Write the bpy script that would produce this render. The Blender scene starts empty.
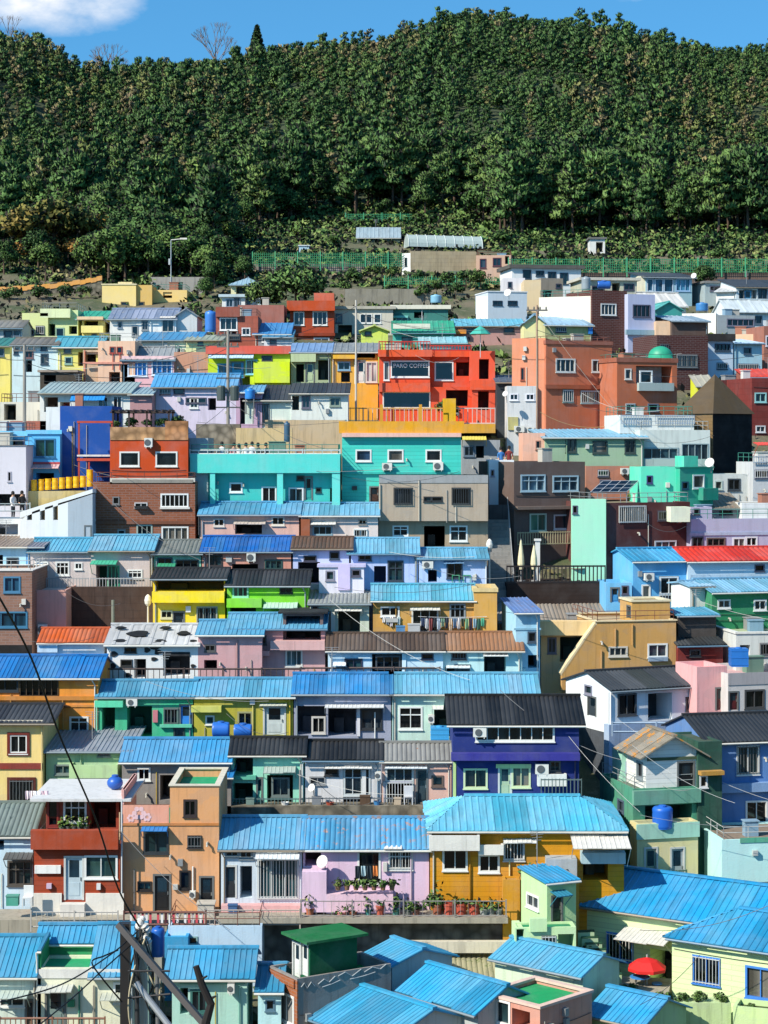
import bpy, math, random
import numpy as np
from mathutils import Vector, Matrix
R = random.Random(11)
F, HV, CX = 2000.0, 440.0, 384.0
SC = bpy.context.scene
COL = SC.collection
rad = math.radians
VZ = Vector((0, 0, 1))

# ------------------------------------------------------------------ place: the hillside profile
# (photo row, pixels per metre there) measured from storeys; gives distance and height of the slope
PROF = [(1120, 27.5), (1000, 24.5), (920, 23), (810, 21), (730, 19.8), (600, 18), (500, 16.5),
        (420, 14.8), (330, 12), (280, 10), (262, 9.2), (240, 8.2), (225, 7.6)]
PV = np.array([p[0] for p in PROF][::-1], float)
PS = np.array([p[1] for p in PROF][::-1], float)
PY = F / PS[::-1]
PZ = ((HV - PV) / PS)[::-1]
def Yof(v): return F / float(np.interp(v, PV, PS))
def P(u, v, Y): return Vector(((u - CX) * Y / F, Y, (HV - v) * Y / F))
def Zprof(Y): return float(np.interp(Y, PY, PZ))

# ------------------------------------------------------------------ materials
MATS = {}
def lin(h, k=1.0, cap=0.82):
    h = h.lstrip('#')
    if len(h) == 3: h = ''.join(c * 2 for c in h)
    out = []
    for i in (0, 2, 4):
        c = int(h[i:i + 2], 16) / 255
        c = c / 12.92 if c <= 0.04045 else ((c + 0.055) / 1.055) ** 2.4
        out.append(min(cap, c * k))
    return out
def newmat(key):
    m = bpy.data.materials.new(key); m.use_nodes = True
    nt = m.node_tree
    return m, nt, nt.nodes['Principled BSDF']
def N(nt, t, **kw):
    n = nt.nodes.new(t)
    for k, v in kw.items(): setattr(n, k, v)
    return n
def val(n, **kw):
    for k, v in kw.items():
        n.inputs[k.replace('_', ' ')].default_value = v
    return n
def coords(nt, scale, obj=True):
    tc = N(nt, 'ShaderNodeTexCoord')
    mp = N(nt, 'ShaderNodeMapping'); mp.inputs['Scale'].default_value = scale
    oi = N(nt, 'ShaderNodeObjectInfo')
    ad = N(nt, 'ShaderNodeVectorMath', operation='ADD')
    ml = N(nt, 'ShaderNodeMath', operation='MULTIPLY'); ml.inputs[1].default_value = 37.0
    nt.links.new(oi.outputs['Random'], ml.inputs[0])
    nt.links.new(tc.outputs['Object'], mp.inputs['Vector'])
    nt.links.new(mp.outputs['Vector'], ad.inputs[0]); nt.links.new(ml.outputs[0], ad.inputs[1])
    return ad.outputs[0]
def noise(nt, vec, scale, detail=3, rough=.6):
    n = N(nt, 'ShaderNodeTexNoise')
    val(n, Scale=scale, Detail=detail, Roughness=rough)
    nt.links.new(vec, n.inputs['Vector'])
    return n.outputs['Fac']
def ramp(nt, fac, a, b, ca=(0, 0, 0, 1), cb=(1, 1, 1, 1)):
    r = N(nt, 'ShaderNodeValToRGB')
    r.color_ramp.elements[0].position = a; r.color_ramp.elements[1].position = b
    r.color_ramp.elements[0].color = ca; r.color_ramp.elements[1].color = cb
    nt.links.new(fac, r.inputs['Fac'])
    return r.outputs['Color']
def mix(nt, fac, a, b):
    m = N(nt, 'ShaderNodeMix', data_type='RGBA')
    for s, x in ((0, fac), (6, a), (7, b)):
        if isinstance(x, (int, float)): m.inputs[s].default_value = x
        elif isinstance(x, (list, tuple)): m.inputs[s].default_value = (*x[:3], 1)
        else: nt.links.new(x, m.inputs[s])
    return m.outputs[2]
def bump(nt, bsdf, h, strength, dist=.05):
    b = N(nt, 'ShaderNodeBump'); val(b, Strength=strength, Distance=dist)
    nt.links.new(h, b.inputs['Height']); nt.links.new(b.outputs['Normal'], bsdf.inputs['Normal'])

def wall(h, kind='plaster', k=0.92, dirt=.5):
    key = f'wall {h} {kind} {dirt}'
    if key in MATS: return MATS[key]
    m, nt, b = newmat(key)
    c = lin(h, k)
    g = sum(c) / 3
    dark = [x * .45 + g * .08 for x in c]
    worn = [min(.8, x * .84 + .03 + g * .12) for x in c]
    v1 = coords(nt, (1, 1, 1)); vs = coords(nt, (2.2, 2.2, .22))
    n1 = noise(nt, v1, .9, 5); ns = noise(nt, vs, 1.6, 4); nf = noise(nt, v1, 14, 2)
    col = mix(nt, ramp(nt, n1, .44, .72), c, worn)
    col = mix(nt, mix(nt, dirt, (0, 0, 0), ramp(nt, ns, .5, .78)), col, dark)
    hgt = nf
    n4 = noise(nt, coords(nt, (.55, .55, .8)), 1.1, 3, .5)
    col = mix(nt, mix(nt, .5 * min(1, dirt * 1.6), (0, 0, 0), ramp(nt, n4, .575, .6)), col, [min(.8, x * .62 + g * .26) for x in c])
    n5 = noise(nt, coords(nt, (5, 5, .3)), 1.2, 3)
    col = mix(nt, mix(nt, dirt * .8, (0, 0, 0), ramp(nt, n5, .6, .74)), col, [x * .4 + g * .06 for x in c])
    if kind in ('brick', 'block', 'board', 'stone'):
        tc = N(nt, 'ShaderNodeTexCoord'); sp = N(nt, 'ShaderNodeSeparateXYZ')
        nt.links.new(tc.outputs['Object'], sp.inputs[0])
        ad = N(nt, 'ShaderNodeMath', operation='ADD')
        nt.links.new(sp.outputs['X'], ad.inputs[0]); nt.links.new(sp.outputs['Y'], ad.inputs[1])
        cb = N(nt, 'ShaderNodeCombineXYZ')
        nt.links.new(ad.outputs[0], cb.inputs['X']); nt.links.new(sp.outputs['Z'], cb.inputs['Y'])
        if kind == 'stone':
            vo = N(nt, 'ShaderNodeTexVoronoi'); val(vo, Scale=2.2)
            nt.links.new(tc.outputs['Object'], vo.inputs['Vector'])
            col = mix(nt, ramp(nt, vo.outputs['Distance'], .25, .75), col, [x * .35 for x in c])
            hs = N(nt, 'ShaderNodeSeparateColor'); nt.links.new(vo.outputs['Color'], hs.inputs[0])
            col = mix(nt, mix(nt, .4, (0, 0, 0), hs.outputs[0]), col, dark)
        else:
            bt = N(nt, 'ShaderNodeTexBrick')
            w, r_, mo = {'brick': (.42, .14, .018), 'block': (.8, .4, .02), 'board': (6, .22, .02)}[kind]
            val(bt, Scale=1, Mortar_Size=mo, Brick_Width=w, Row_Height=r_, Bias=0.0)
            nt.links.new(cb.outputs[0], bt.inputs['Vector'])
            bt.inputs['Color1'].default_value = (*[x * 1.15 for x in c], 1)
            bt.inputs['Color2'].default_value = (*[x * .8 for x in c], 1)
            bt.inputs['Mortar'].default_value = (*([x * .5 + .12 for x in c] if kind == 'brick' else [x * .5 for x in c]), 1)
            col = mix(nt, .65 if kind == 'brick' else .35, col, bt.outputs['Color'])
    nt.links.new(col, b.inputs['Base Color'])
    val(b, Roughness=.86, Specular_IOR_Level=.25)
    bump(nt, b, hgt, .25, .03)
    MATS[key] = m
    return m
def roofm(h, rust=0.0, k=.78, rough=.5, rustcol='#8a5a3a'):
    key = f'roof {h} {rust} {rustcol}'
    if key in MATS: return MATS[key]
    m, nt, b = newmat(key)
    c = lin(h, k)
    if c[2] > c[0] * 1.6 and c[2] > c[1]: k_ = min(1, max(0, (c[0] - .03) / .09)); c = [c[0] * (1.05 + .3 * k_), min(.8, c[1] * (1.16 - .13 * k_)), c[2] * .94]
    v1 = coords(nt, (1, 1, 1)); vs = coords(nt, (2.5, .35, .35))
    n1 = noise(nt, v1, .7, 5); ns = noise(nt, vs, 1.5, 4); n3 = noise(nt, v1, 2.3, 6, .7)
    g = sum(c) / 3; pale = [min(.8, x * .78 + .3 * g + .015) for x in c]
    col = mix(nt, mix(nt, .7, (0, 0, 0), ramp(nt, n1, .42, .7)), c, pale)
    col = mix(nt, mix(nt, .6, (0, 0, 0), ramp(nt, ns, .48, .72)), col, [x * .48 + .02 for x in c])
    n7 = noise(nt, v1, 5.5, 4, .7)
    col = mix(nt, mix(nt, .5, (0, 0, 0), ramp(nt, n7, .62, .7)), col, [x * .4 + .1 * g for x in c])
    if rust:
        col = mix(nt, ramp(nt, n3, .68 - .2 * rust, .72 - .2 * rust), col, lin(rustcol, .9))
    nt.links.new(col, b.inputs['Base Color'])
    val(b, Roughness=rough, Specular_IOR_Level=.35)
    bump(nt, b, n3, .12, .03)
    MATS[key] = m
    return m
def paint(h, rough=.55, k=.9, metal=0.0, var=.35):
    key = f'paint {h} {rough} {metal}'
    if key in MATS: return MATS[key]
    m, nt, b = newmat(key)
    c = lin(h, k)
    n1 = noise(nt, coords(nt, (1, 1, .5)), 3.0, 4)
    nt.links.new(mix(nt, mix(nt, var, (0, 0, 0), ramp(nt, n1, .45, .75)), c, [x * .55 for x in c]), b.inputs['Base Color'])
    val(b, Roughness=rough, Metallic=metal)
    MATS[key] = m
    return m
def glass(h, rough=.08):
    key = f'glass {h}'
    if key in MATS: return MATS[key]
    m, nt, b = newmat(key)
    c = lin(h)
    n1 = noise(nt, coords(nt, (1.4, 1.4, .25)), 1.3, 1)
    nt.links.new(mix(nt, ramp(nt, n1, .42, .62), [x * .35 for x in c], c), b.inputs['Base Color'])
    val(b, Roughness=rough, Specular_IOR_Level=.6)
    MATS[key] = m
    return m
LET = dict(W='#e4e6e2', K='#191a1c', B='#2f7fc4', R='#7d2a22', G='#1f7d52', Y='#e2b21c', N='#4a3526', S='#8f9698',
           C='#d8cfb4', T='#37b3a6', P='#e7a9a0', O='#d67a2c', L='#9ad0ea', M='#b9dfc5', D='#33393d')
def colr(x): return LET.get(x, x)
PANES = ['#10161a', '#0d1417', '#141b1e', '#182226', '#22343a', '#2c4a50', '#6d6a62', '#39444c', '#1a1d22']

# ------------------------------------------------------------------ mesh building
class MB:
    def __init__(s): s.V = []; s.Q = []; s.M = []
    def q(s, *p, m=0):
        i = len(s.V); s.V += [tuple(x) for x in p]; s.Q.append(tuple(range(i, i + len(p)))); s.M.append(m)
    def box(s, O, a, b, c, m=0):
        O = Vector(O); i = len(s.V)
        for k in range(8):
            s.V.append(tuple(O + a * (k & 1) + b * (k >> 1 & 1) + c * (k >> 2 & 1)))
        for f in ((0, 2, 3, 1), (4, 5, 7, 6), (0, 1, 5, 4), (2, 6, 7, 3), (0, 4, 6, 2), (1, 3, 7, 5)):
            s.Q.append(tuple(i + k for k in f)); s.M.append(m)
    def tube(s, pts, r, n=6, m=0, cap=True):
        pts = [Vector(p) for p in pts]; i = len(s.V)
        rs = r if isinstance(r, (list, tuple)) else [r] * len(pts)
        for k, p in enumerate(pts):
            d = (pts[min(k + 1, len(pts) - 1)] - pts[max(k - 1, 0)]).normalized()
            a = d.cross(VZ if abs(d.z) < .9 else Vector((1, 0, 0))).normalized(); b = d.cross(a)
            for j in range(n):
                t = 2 * math.pi * j / n
                s.V.append(tuple(p + (a * math.cos(t) + b * math.sin(t)) * rs[k]))
        for k in range(len(pts) - 1):
            for j in range(n):
                s.Q.append((i + k * n + j, i + k * n + (j + 1) % n, i + (k + 1) * n + (j + 1) % n, i + (k + 1) * n + j)); s.M.append(m)
        if cap:
            s.Q.append(tuple(i + j for j in range(n))); s.M.append(m)
            e = i + (len(pts) - 1) * n
            s.Q.append(tuple(e + j for j in range(n - 1, -1, -1))); s.M.append(m)
    def lathe(s, c, prof, n=14, m=0, axis=None):
        c = Vector(c); ax = (axis or VZ).normalized()
        a = ax.cross(Vector((1, 0, 0)) if abs(ax.x) < .9 else VZ).normalized(); b = ax.cross(a)
        i = len(s.V)
        for r, z in prof:
            for j in range(n):
                t = 2 * math.pi * j / n
                s.V.append(tuple(c + ax * z + (a * math.cos(t) + b * math.sin(t)) * r))
        for k in range(len(prof) - 1):
            for j in range(n):
                s.Q.append((i + k * n + j, i + k * n + (j + 1) % n, i + (k + 1) * n + (j + 1) % n, i + (k + 1) * n + j)); s.M.append(m)
        s.Q.append(tuple(i + j for j in range(n))); s.M.append(m)
        e = i + (len(prof) - 1) * n
        s.Q.append(tuple(e + j for j in range(n))); s.M.append(m)
    def build(s, name, mats, parent=None, inv=None, smooth=False):
        if not s.V: return None
        me = bpy.data.meshes.new(name)
        V = [tuple(inv @ Vector(v)) for v in s.V] if inv is not None else s.V
        me.from_pydata(V, [], s.Q)
        for m in (mats if isinstance(mats, (list, tuple)) else [mats]): me.materials.append(m)
        if any(s.M): me.polygons.foreach_set('material_index', s.M)
        if smooth: me.polygons.foreach_set('use_smooth', [True] * len(s.Q))
        me.update()
        o = bpy.data.objects.new(name, me); COL.objects.link(o)
        if parent is not None: o.parent = parent
        return o
def tag(o, label, cat, group=None, kind=None):
    if label: o['label'] = label
    if cat: o['category'] = cat
    if group: o['group'] = group
    if kind: o['kind'] = kind
    return o
def empty(name, loc, label, cat, group=None, rz=0.0):
    o = bpy.data.objects.new(name, None); COL.objects.link(o)
    o.empty_display_size = .3
    o.location = loc; o.rotation_euler = (0, 0, rz)
    return tag(o, label, cat, group)
def solo(mb, name, mat, loc, label, cat, group=None, kind=None, smooth=False):
    loc = Vector(loc)
    o = mb.build(name, mat, None, Matrix.Translation(-loc), smooth)
    o.location = loc
    return tag(o, label, cat, group, kind)
def dup(root, loc, rz, label, scale=None):
    r = root.copy(); COL.objects.link(r); r.location = loc; r.rotation_euler = (0, 0, rz)
    if scale: r.scale = scale if isinstance(scale, tuple) else (scale,) * 3
    r['label'] = label
    for ch in list(root.children):
        c = ch.copy(); COL.objects.link(c); c.parent = r
        for g in ch.children:
            d = g.copy(); COL.objects.link(d); d.parent = c
    return r

# ------------------------------------------------------------------ roof sheets with real ribs
def sheet(mb, O, es, ew, en, L, wf, pitch, h, th=.05, sty='rib'):
    n = max(1, round(L / pitch)); p = L / n
    pr = [(0, 0), (.66, 0), (.74, h), (.92, h), (1, 0)] if sty == 'rib' else [(0, 0), (.25, h * .8), (.5, h), (.75, h * .8), (1, 0)]
    per = R.choice([3, 4, 5]); jit = .0
    for k in range(n):
        if k % per == 0:
            jit, lift, pm = R.uniform(-.05, .03), R.uniform(-.008, .012), R.choice([0, 0, 0, 0, 1, 1, 2])
        def wj(x):
            a0, a1 = wf(x)
            return (a0 + (jit if a1 - a0 > .6 else 0), a1)
        for (x0, h0), (x1, h1) in zip(pr, pr[1:]):
            s0, s1 = (k + x0) * p, (k + x1) * p
            a0, a1 = wj(s0); b0, b1 = wj(s1)
            A = O + es * s0 + en * lift; B = O + es * s1 + en * lift
            if a1 - a0 < .01 and b1 - b0 < .01: continue
            p0, p1, p2, p3 = A + ew * a0 + en * h0, B + ew * b0 + en * h1, B + ew * b1 + en * h1, A + ew * a1 + en * h0
            mb.q(p0, p1, p2, p3, m=pm)
            mb.q(A + ew * a0 - en * th, B + ew * b0 - en * th, p1, p0, m=pm)
        s0, s1 = k * p, (k + 1) * p
        a0, a1 = wj(s0); b0, b1 = wj(s1)
        if a1 - a0 < .01 and b1 - b0 < .01: continue
        A = O + es * s0 - en * th; B = O + es * s1 - en * th
        mb.q(A + ew * a0, A + ew * a1, B + ew * b1, B + ew * b0)
    for s_ in (0.0, L):
        a0, a1 = wf(s_)
        if a1 - a0 > .01:
            A = O + es * s_
            mb.q(A + ew * a0 - en * th, A + ew * a1 - en * th, A + ew * a1 + en * .01, A + ew * a0 + en * .01)

class Face:
    def __init__(s, O, es, en, L): s.O, s.es, s.en, s.L = O, es, en, L
    def uv(s, u, v):
        r = Vector(((u - CX) / F, 1, (HV - v) / F))
        p = r * (s.O.dot(s.en) / r.dot(s.en)) - s.O
        return p.dot(s.es), p.z
    def pt(s, a, t, d=0.0): return s.O + s.es * a + VZ * t + s.en * d

def feats(spec):
    for tok in (spec or '').split():
        i = 0
        while tok[i].isalpha(): i += 1
        f = tok[i:].split(',')
        yield tok[:i], [float(x) for x in f[:4]], f[4:]

def bars(mb, fc, s0, s1, t0, t1, d, gap, r=.018, rails=True):
    n = max(2, int((s1 - s0) / gap))
    for k in range(n + 1):
        a = s0 + (s1 - s0) * k / n
        mb.box(fc.pt(a - r, t0, d), fc.es * 2 * r, fc.en * 2 * r, VZ * (t1 - t0))
    if rails:
        for t in (t0 + .05, t1 - .05):
            mb.box(fc.pt(s0, t - r * 1.5, d - .004), fc.es * (s1 - s0), fc.en * (2 * r + .008), VZ * (3 * r))

class House:
    def __init__(s, label, name='house', cat='house', group=None):
        s.label, s.name, s.cat, s.group = label, name, cat, group
        s.root = None
    def start(s, O, yaw):
        s.root = empty(s.name, O, s.label, s.cat, s.group, yaw)
        s.inv = (Matrix.Translation(O) @ Matrix.Rotation(yaw, 4, 'Z')).inverted()
    def part(s, mb, name, mat, parent=None, smooth=False):
        return mb.build(name, mat, parent or s.root, s.inv, smooth)
    def v(s, u0, u1, vt, vb, col, Y=None, dY=0.0, yaw=0, D=None, roof=None, f='', L='', Rt='', found=3.5, kind='plaster',
          ref=None, vtop=None, lcol=None, dirt=.5):
        if Y is None: Y = s.Y0 if (s.root is not None and found <= .5) else Yof(vb)
        Y += dY
        if s.root is None: s.Y0 = Y
        ref = ref or ('L' if yaw >= 0 else 'R')
        ya = rad(yaw)
        es = Vector((math.cos(ya), math.sin(ya), 0)); ei = Vector((-math.sin(ya), math.cos(ya), 0))
        if ref == 'L':
            O = P(u0, vb, Y); k = (u1 - CX) / F
            Ln = (k * O.y - O.x) / (es.x - k * es.y)
        else:
            E = P(u1, vb, Y); k = (u0 - CX) / F
            Ln = -(k * E.y - E.x) / (es.x - k * es.y)
            O = E - es * Ln
        uref = u0 if ref == 'L' else u1
        H = (vb - vt) * Y / F
        s.O, s.es, s.ei, s.Ln, s.H = O, es, ei, Ln, H
        if s.root is None: s.O1 = O - ei * -.148 * 0
        if s.root is None: s.start(O.copy(), ya)
        # roof size from the ridge seen in the photo
        rk = roof[0] if roof else 'f'
        opt = roof[-1] if roof and isinstance(roof[-1], dict) else {}
        m = opt.get('m', .36)
        mid = O + es * (Ln / 2)
        r = None; te = H
        oh = opt.get('oh', .28)
        if rk in 'gdh' and roof:
            kk = (HV - roof[2]) / F
            ze = O.z + H - .05; kr = -.13
            if D is None or opt.get('r'):
                r = opt.get('r') or (kk * mid.y + kr - ze - m * oh) / (m - kk * math.cos(ya))
                r = max(.8, min(6.0, r))
            else:
                r = D / 2 if rk != 'd' else D
                m = (kk * (mid.y + r * math.cos(ya)) + kr - ze) / (r + oh)
                m = max(.08, min(.8, m))
            if D is None: D = 2 * r if rk != 'd' else max(r, 3.0)
            H = te + m * oh - .05
        D = D or 5.0
        fr = Face(O, es, -ei, Ln)
        lf = Face(O + ei * D, -ei, -es, D)
        rt = Face(O + es * Ln, ei, es, D)
        back = Face(O + es * Ln + ei * D, -es, ei, Ln)
        ops = {id(fr): [], id(lf): [], id(rt): []}
        todo = []
        for fc, sp in ((fr, f), (lf, L), (rt, Rt)):
            for code, (ua, va, ub, vb2), o in feats(sp):
                um, vm = (ua + ub) / 2, (va + vb2) / 2
                s0, s1 = sorted((fc.uv(ua, vm)[0], fc.uv(ub, vm)[0]))
                t1, t0 = fc.uv(um, va)[1], fc.uv(um, vb2)[1]
                if code in ('w', 'g', 'd', 'o', 'k'):
                    s0, s1 = max(.06, s0), min(fc.L - .06, s1); t0 = max(.02 - found, t0); t1 = min(H - .05, t1)
                    if s1 - s0 < .12 or t1 - t0 < .12: continue
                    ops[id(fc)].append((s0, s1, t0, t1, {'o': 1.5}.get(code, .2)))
                todo.append((fc, code, s0, s1, t0, t1, o))
        wb = MB()
        ph = roof[2] if rk == 'f' and roof else .3
        for fc in (fr, lf, rt, back):
            hole = ops.get(id(fc), [])
            ss = sorted({0.0, fc.L, *[x for h in hole for x in h[:2]]}); ts = sorted({-found, H, *[x for h in hole for x in h[2:4]]})
            for i in range(len(ss) - 1):
                for j in range(len(ts) - 1):
                    a, c = (ss[i] + ss[i + 1]) / 2, (ts[j] + ts[j + 1]) / 2
                    if any(h[0] < a < h[1] and h[2] < c < h[3] for h in hole): continue
                    wb.q(fc.pt(ss[i], ts[j]), fc.pt(ss[i + 1], ts[j]), fc.pt(ss[i + 1], ts[j + 1]), fc.pt(ss[i], ts[j + 1]))
            for a, b, c, d, dp in hole:
                A, B, C_, D_ = fc.pt(a, c), fc.pt(b, c), fc.pt(b, d), fc.pt(a, d)
                z = -fc.en * dp
                for x, y in ((A, B), (B, C_), (C_, D_), (D_, A)): wb.q(x, y, y + z, x + z)
        wm = wall(colr(col), kind, dirt=dirt)
        lz = lambda a, b, t: O + es * a + ei * b + VZ * t
        if rk in 'gd' and roof:
            if rk == 'g':
                for a in (0.0, Ln): wb.q(lz(a, 0, H), lz(a, D, H), lz(a, D, H + .001), lz(a, r, H + m * r))
                if D > 2 * r + .01: pass
            else:
                for a in (0.0, Ln): wb.q(lz(a, 0, H), lz(a, D, H), lz(a, D, H + m * D))
                wb.q(lz(0, D, H), lz(Ln, D, H), lz(Ln, D, H + m * D), lz(0, D, H + m * D))
        if rk == 'a':
            ha = H + (vt - roof[2]) * Y / F
            for b_ in (0.0, D): wb.q(lz(0, b_, H), lz(Ln, b_, H), lz(Ln / 2, b_, ha))
        if rk == 'f':
            w_ = .13
            for a, b_, c, d in ((0, 0, Ln, w_), (0, D - w_, Ln, D), (0, w_, w_, D - w_), (Ln - w_, w_, Ln, D - w_)):
                wb.q(lz(a, b_, H), lz(c, b_, H), lz(c, d, H), lz(a, d, H))
            for (a, b_), (c, d) in (((w_, w_), (Ln - w_, w_)), ((Ln - w_, w_), (Ln - w_, D - w_)), ((Ln - w_, D - w_), (w_, D - w_)), ((w_, D - w_), (w_, w_))):
                wb.q(lz(a, b_, H - ph), lz(c, d, H - ph), lz(c, d, H), lz(a, b_, H))
        s.part(wb, 'wall', wm)
        # roof
        if roof:
            rb = MB(); rc = colr(roof[1]); rust = opt.get('rust', 0); sty = opt.get('sty', 'rib')
            pitch = opt.get('p', .22 if Y < 112 else (.3 if Y < 135 else .45)); rh = .03 if sty == 'rib' else .045
            osd = opt.get('os', .14)
            if rk == 'g' or rk == 'd':
                hyp = math.sqrt(1 + m * m)
                ew = (ei + VZ * m) / hyp; en = (VZ - ei * m) / hyp
                W = (r + oh) * hyp if rk == 'g' else (D + oh + .1) * hyp
                O1 = lz(-osd, -oh, H - m * oh + .05)
                sheet(rb, O1, es, ew, en, Ln + 2 * osd, lambda x: (0, W), pitch, rh, sty=sty)
                if rk == 'g':
                    m2 = m * r / max(.6, D - r)
                    h2 = math.sqrt(1 + m2 * m2); e2 = (-ei + VZ * m2) / h2; n2 = (VZ + ei * m2) / h2
                    O2 = lz(Ln + osd, D + oh, H - m2 * oh + .05)
                    sheet(rb, O2, -es, e2, n2, Ln + 2 * osd, lambda x: (0, (D - r + oh) * h2), pitch, rh, sty=sty)
                    cp = lz(-osd - .02, r - .12, H + m * r + .055)
                    rb.box(cp, es * (Ln + 2 * osd + .04), ei * .24, VZ * .09)
            elif rk == 'h':
                run = min(opt.get('hr', r), Ln / 2); lo = -oh * m; me_ = m * r / run; oe = oh * m / me_
                ends = ((lz(-oe, -oh, H + lo), es, ei, Ln + 2 * oe, r + oh, m, run / r), (lz(Ln + oe, D + oh, H + lo), -es, -ei, Ln + 2 * oe, D - r + oh, m, run / r),
                        (lz(-oe, D + oh, H + lo), -ei, es, D + 2 * oh, run + oe, me_, r / run), (lz(Ln + oe, -oh, H + lo), ei, -es, D + 2 * oh, run + oe, me_, r / run))
                for (O_, e_, i_, L_, R_, m_, kx) in ends:
                    hyp = math.sqrt(1 + m_ * m_); ew = (i_ + VZ * m_) / hyp; en = (VZ - i_ * m_) / hyp
                    sheet(rb, O_ + VZ * .05, e_, ew, en, L_, lambda x, L_=L_, R_=R_, kx=kx, hyp=hyp: (0, max(0, min(R_, x / kx, (L_ - x) / kx)) * hyp), pitch, rh, sty=sty)
                rb.box(lz(run, r - .12, H + m * r + .05), es * max(.1, Ln - 2 * run), ei * .24, VZ * .09)
            elif rk == 'a':
                ma = (ha - H) / (Ln / 2); hyp = math.sqrt(1 + ma * ma)
                for O_, e_, i_ in ((lz(-osd, D + oh, H - ma * osd + .05), -ei, es), (lz(Ln + osd, -oh, H - ma * osd + .05), ei, -es)):
                    sheet(rb, O_, e_, (i_ + VZ * ma) / hyp, (VZ - i_ * ma) / hyp, D + 2 * oh, lambda x: (0, (Ln / 2 + osd) * hyp), pitch, rh, sty=sty)
                rb.box(lz(Ln / 2 - .1, -oh, ha + .05), es * .2, ei * (D + 2 * oh), VZ * .07)
            elif rk == 's':
                th = roof[2]; o2 = opt.get('oh', .3)
                rb.box(lz(-o2, -o2, H - .01), es * (Ln + 2 * o2), ei * (D + 2 * o2), VZ * th)
            elif rk == 'f':
                rb.q(lz(.1, .1, H - ph), lz(Ln - .1, .1, H - ph), lz(Ln - .1, D - .1, H - ph), lz(.1, D - .1, H - ph))
                if opt.get('cop'):
                    cb = MB()
                    for a, b_, c, d in ((-.06, -.06, Ln + .06, .2), (-.06, D - .2, Ln + .06, D + .06), (-.06, .2, .2, D - .2), (Ln - .2, .2, Ln + .06, D - .2)):
                        cb.box(lz(a, b_, H + .004), es * (c - a), ei * (d - b_), VZ * opt.get('ch', .1))
                    s.part(cb, 'coping', wall(colr(opt['cop'])))
            if rk in 'gdha':
                t_ = lambda f, a: '#' + ''.join('%02x' % int(min(255, max(0, int(rc.lstrip('#')[q:q + 2], 16) * f + a))) for q in (0, 2, 4)) if len(rc) == 7 else rc
                rm = [roofm(x, rust, rustcol=opt.get('rc', '#8a5a3a')) for x in (rc, t_(.86, 26), t_(.88, 0))]
                if rk in 'gdh' and H > 1.2:
                    gb = MB(); e0 = lz(-osd, -oh - .04, H - m * oh - .03)
                    gb.tube([e0, e0 + es * (Ln + 2 * osd)], .05, 6)
                    if R.random() < .6:
                        a = R.choice([.15, Ln - .15]); gb.tube([e0 + es * a, lz(a, -.06, H - m * oh - .35), lz(a, -.06, -.2)], .035, 6)
                    s.part(gb, 'gutter', paint(R.choice(['#c9c6ba', '#9aa4a8', '#7f8d94', '#d8d6cc', '#8a7f6e', '#5f7f94']), .5))
                if R.random() < .16 and H > 1.2:
                    ab = MB(); b_ = lz(Ln * R.uniform(.2, .8), min(r or 1.5, 2.0), H + m * min(r or 1.5, 2.0)); hh = R.uniform(.8, 1.6)
                    ab.tube([b_ - VZ * .1, b_ + VZ * hh], .02, 5)
                    for q in range(4): ab.tube([b_ + VZ * (hh - .12 * q) - es * (.35 - .05 * q), b_ + VZ * (hh - .12 * q) + es * (.35 - .05 * q)], .01, 4)
                    s.part(ab, 'aerial', paint('#9a9c9c', .5))
            else: rm = wall(rc)
            s.part(rb, 'roof', rm)
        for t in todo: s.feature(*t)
        if rk == 'f' and roof and D > 2.4 and Ln > 2.5 and not opt.get('clean'):
            if R.random() < .45:
                mb = MB()
                for a, b_, c_, d_ in ((.1, .08, Ln - .1, .08), (.1, .08, .1, D - .1), (Ln - .1, .08, Ln - .1, D - .1)):
                    p0, p1 = lz(a, b_, H), lz(c_, d_, H); k_ = max(2, int((p1 - p0).length / .9))
                    for q in range(k_ + 1): mb.tube([p0.lerp(p1, q / k_), p0.lerp(p1, q / k_) + VZ * .55], .018, 4)
                    for t_ in (.3, .55): mb.tube([p0 + VZ * t_, p1 + VZ * t_], .018, 4)
                s.part(mb, 'roof_railing', paint(R.choice(['#8d9394', '#b9bcb8', '#5a6468', '#7a4a3a', '#3f8a7a']), .5))
            for q in range(R.choice([0, 1, 1, 2])):
                a, b_ = R.uniform(.4, Ln - 1.2), R.uniform(.8, D - 1.3); w_, d_, h_ = R.uniform(.4, 1.0), R.uniform(.4, .9), R.uniform(.35, .9)
                mb = MB(); mb.box(lz(a, b_, H - ph + .002), es * w_, ei * d_, VZ * (h_ + ph)); mb.box(lz(a - .05, b_ - .05, H + h_ + .003), es * (w_ + .1), ei * (d_ + .1), VZ * .05)
                s.part(mb, 'roof_box', wall(R.choice(['#b9b4a8', '#8d8f90', '#cfd0cc', '#7f9fb4', '#a9705a', '#6a8a7a'])))
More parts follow.
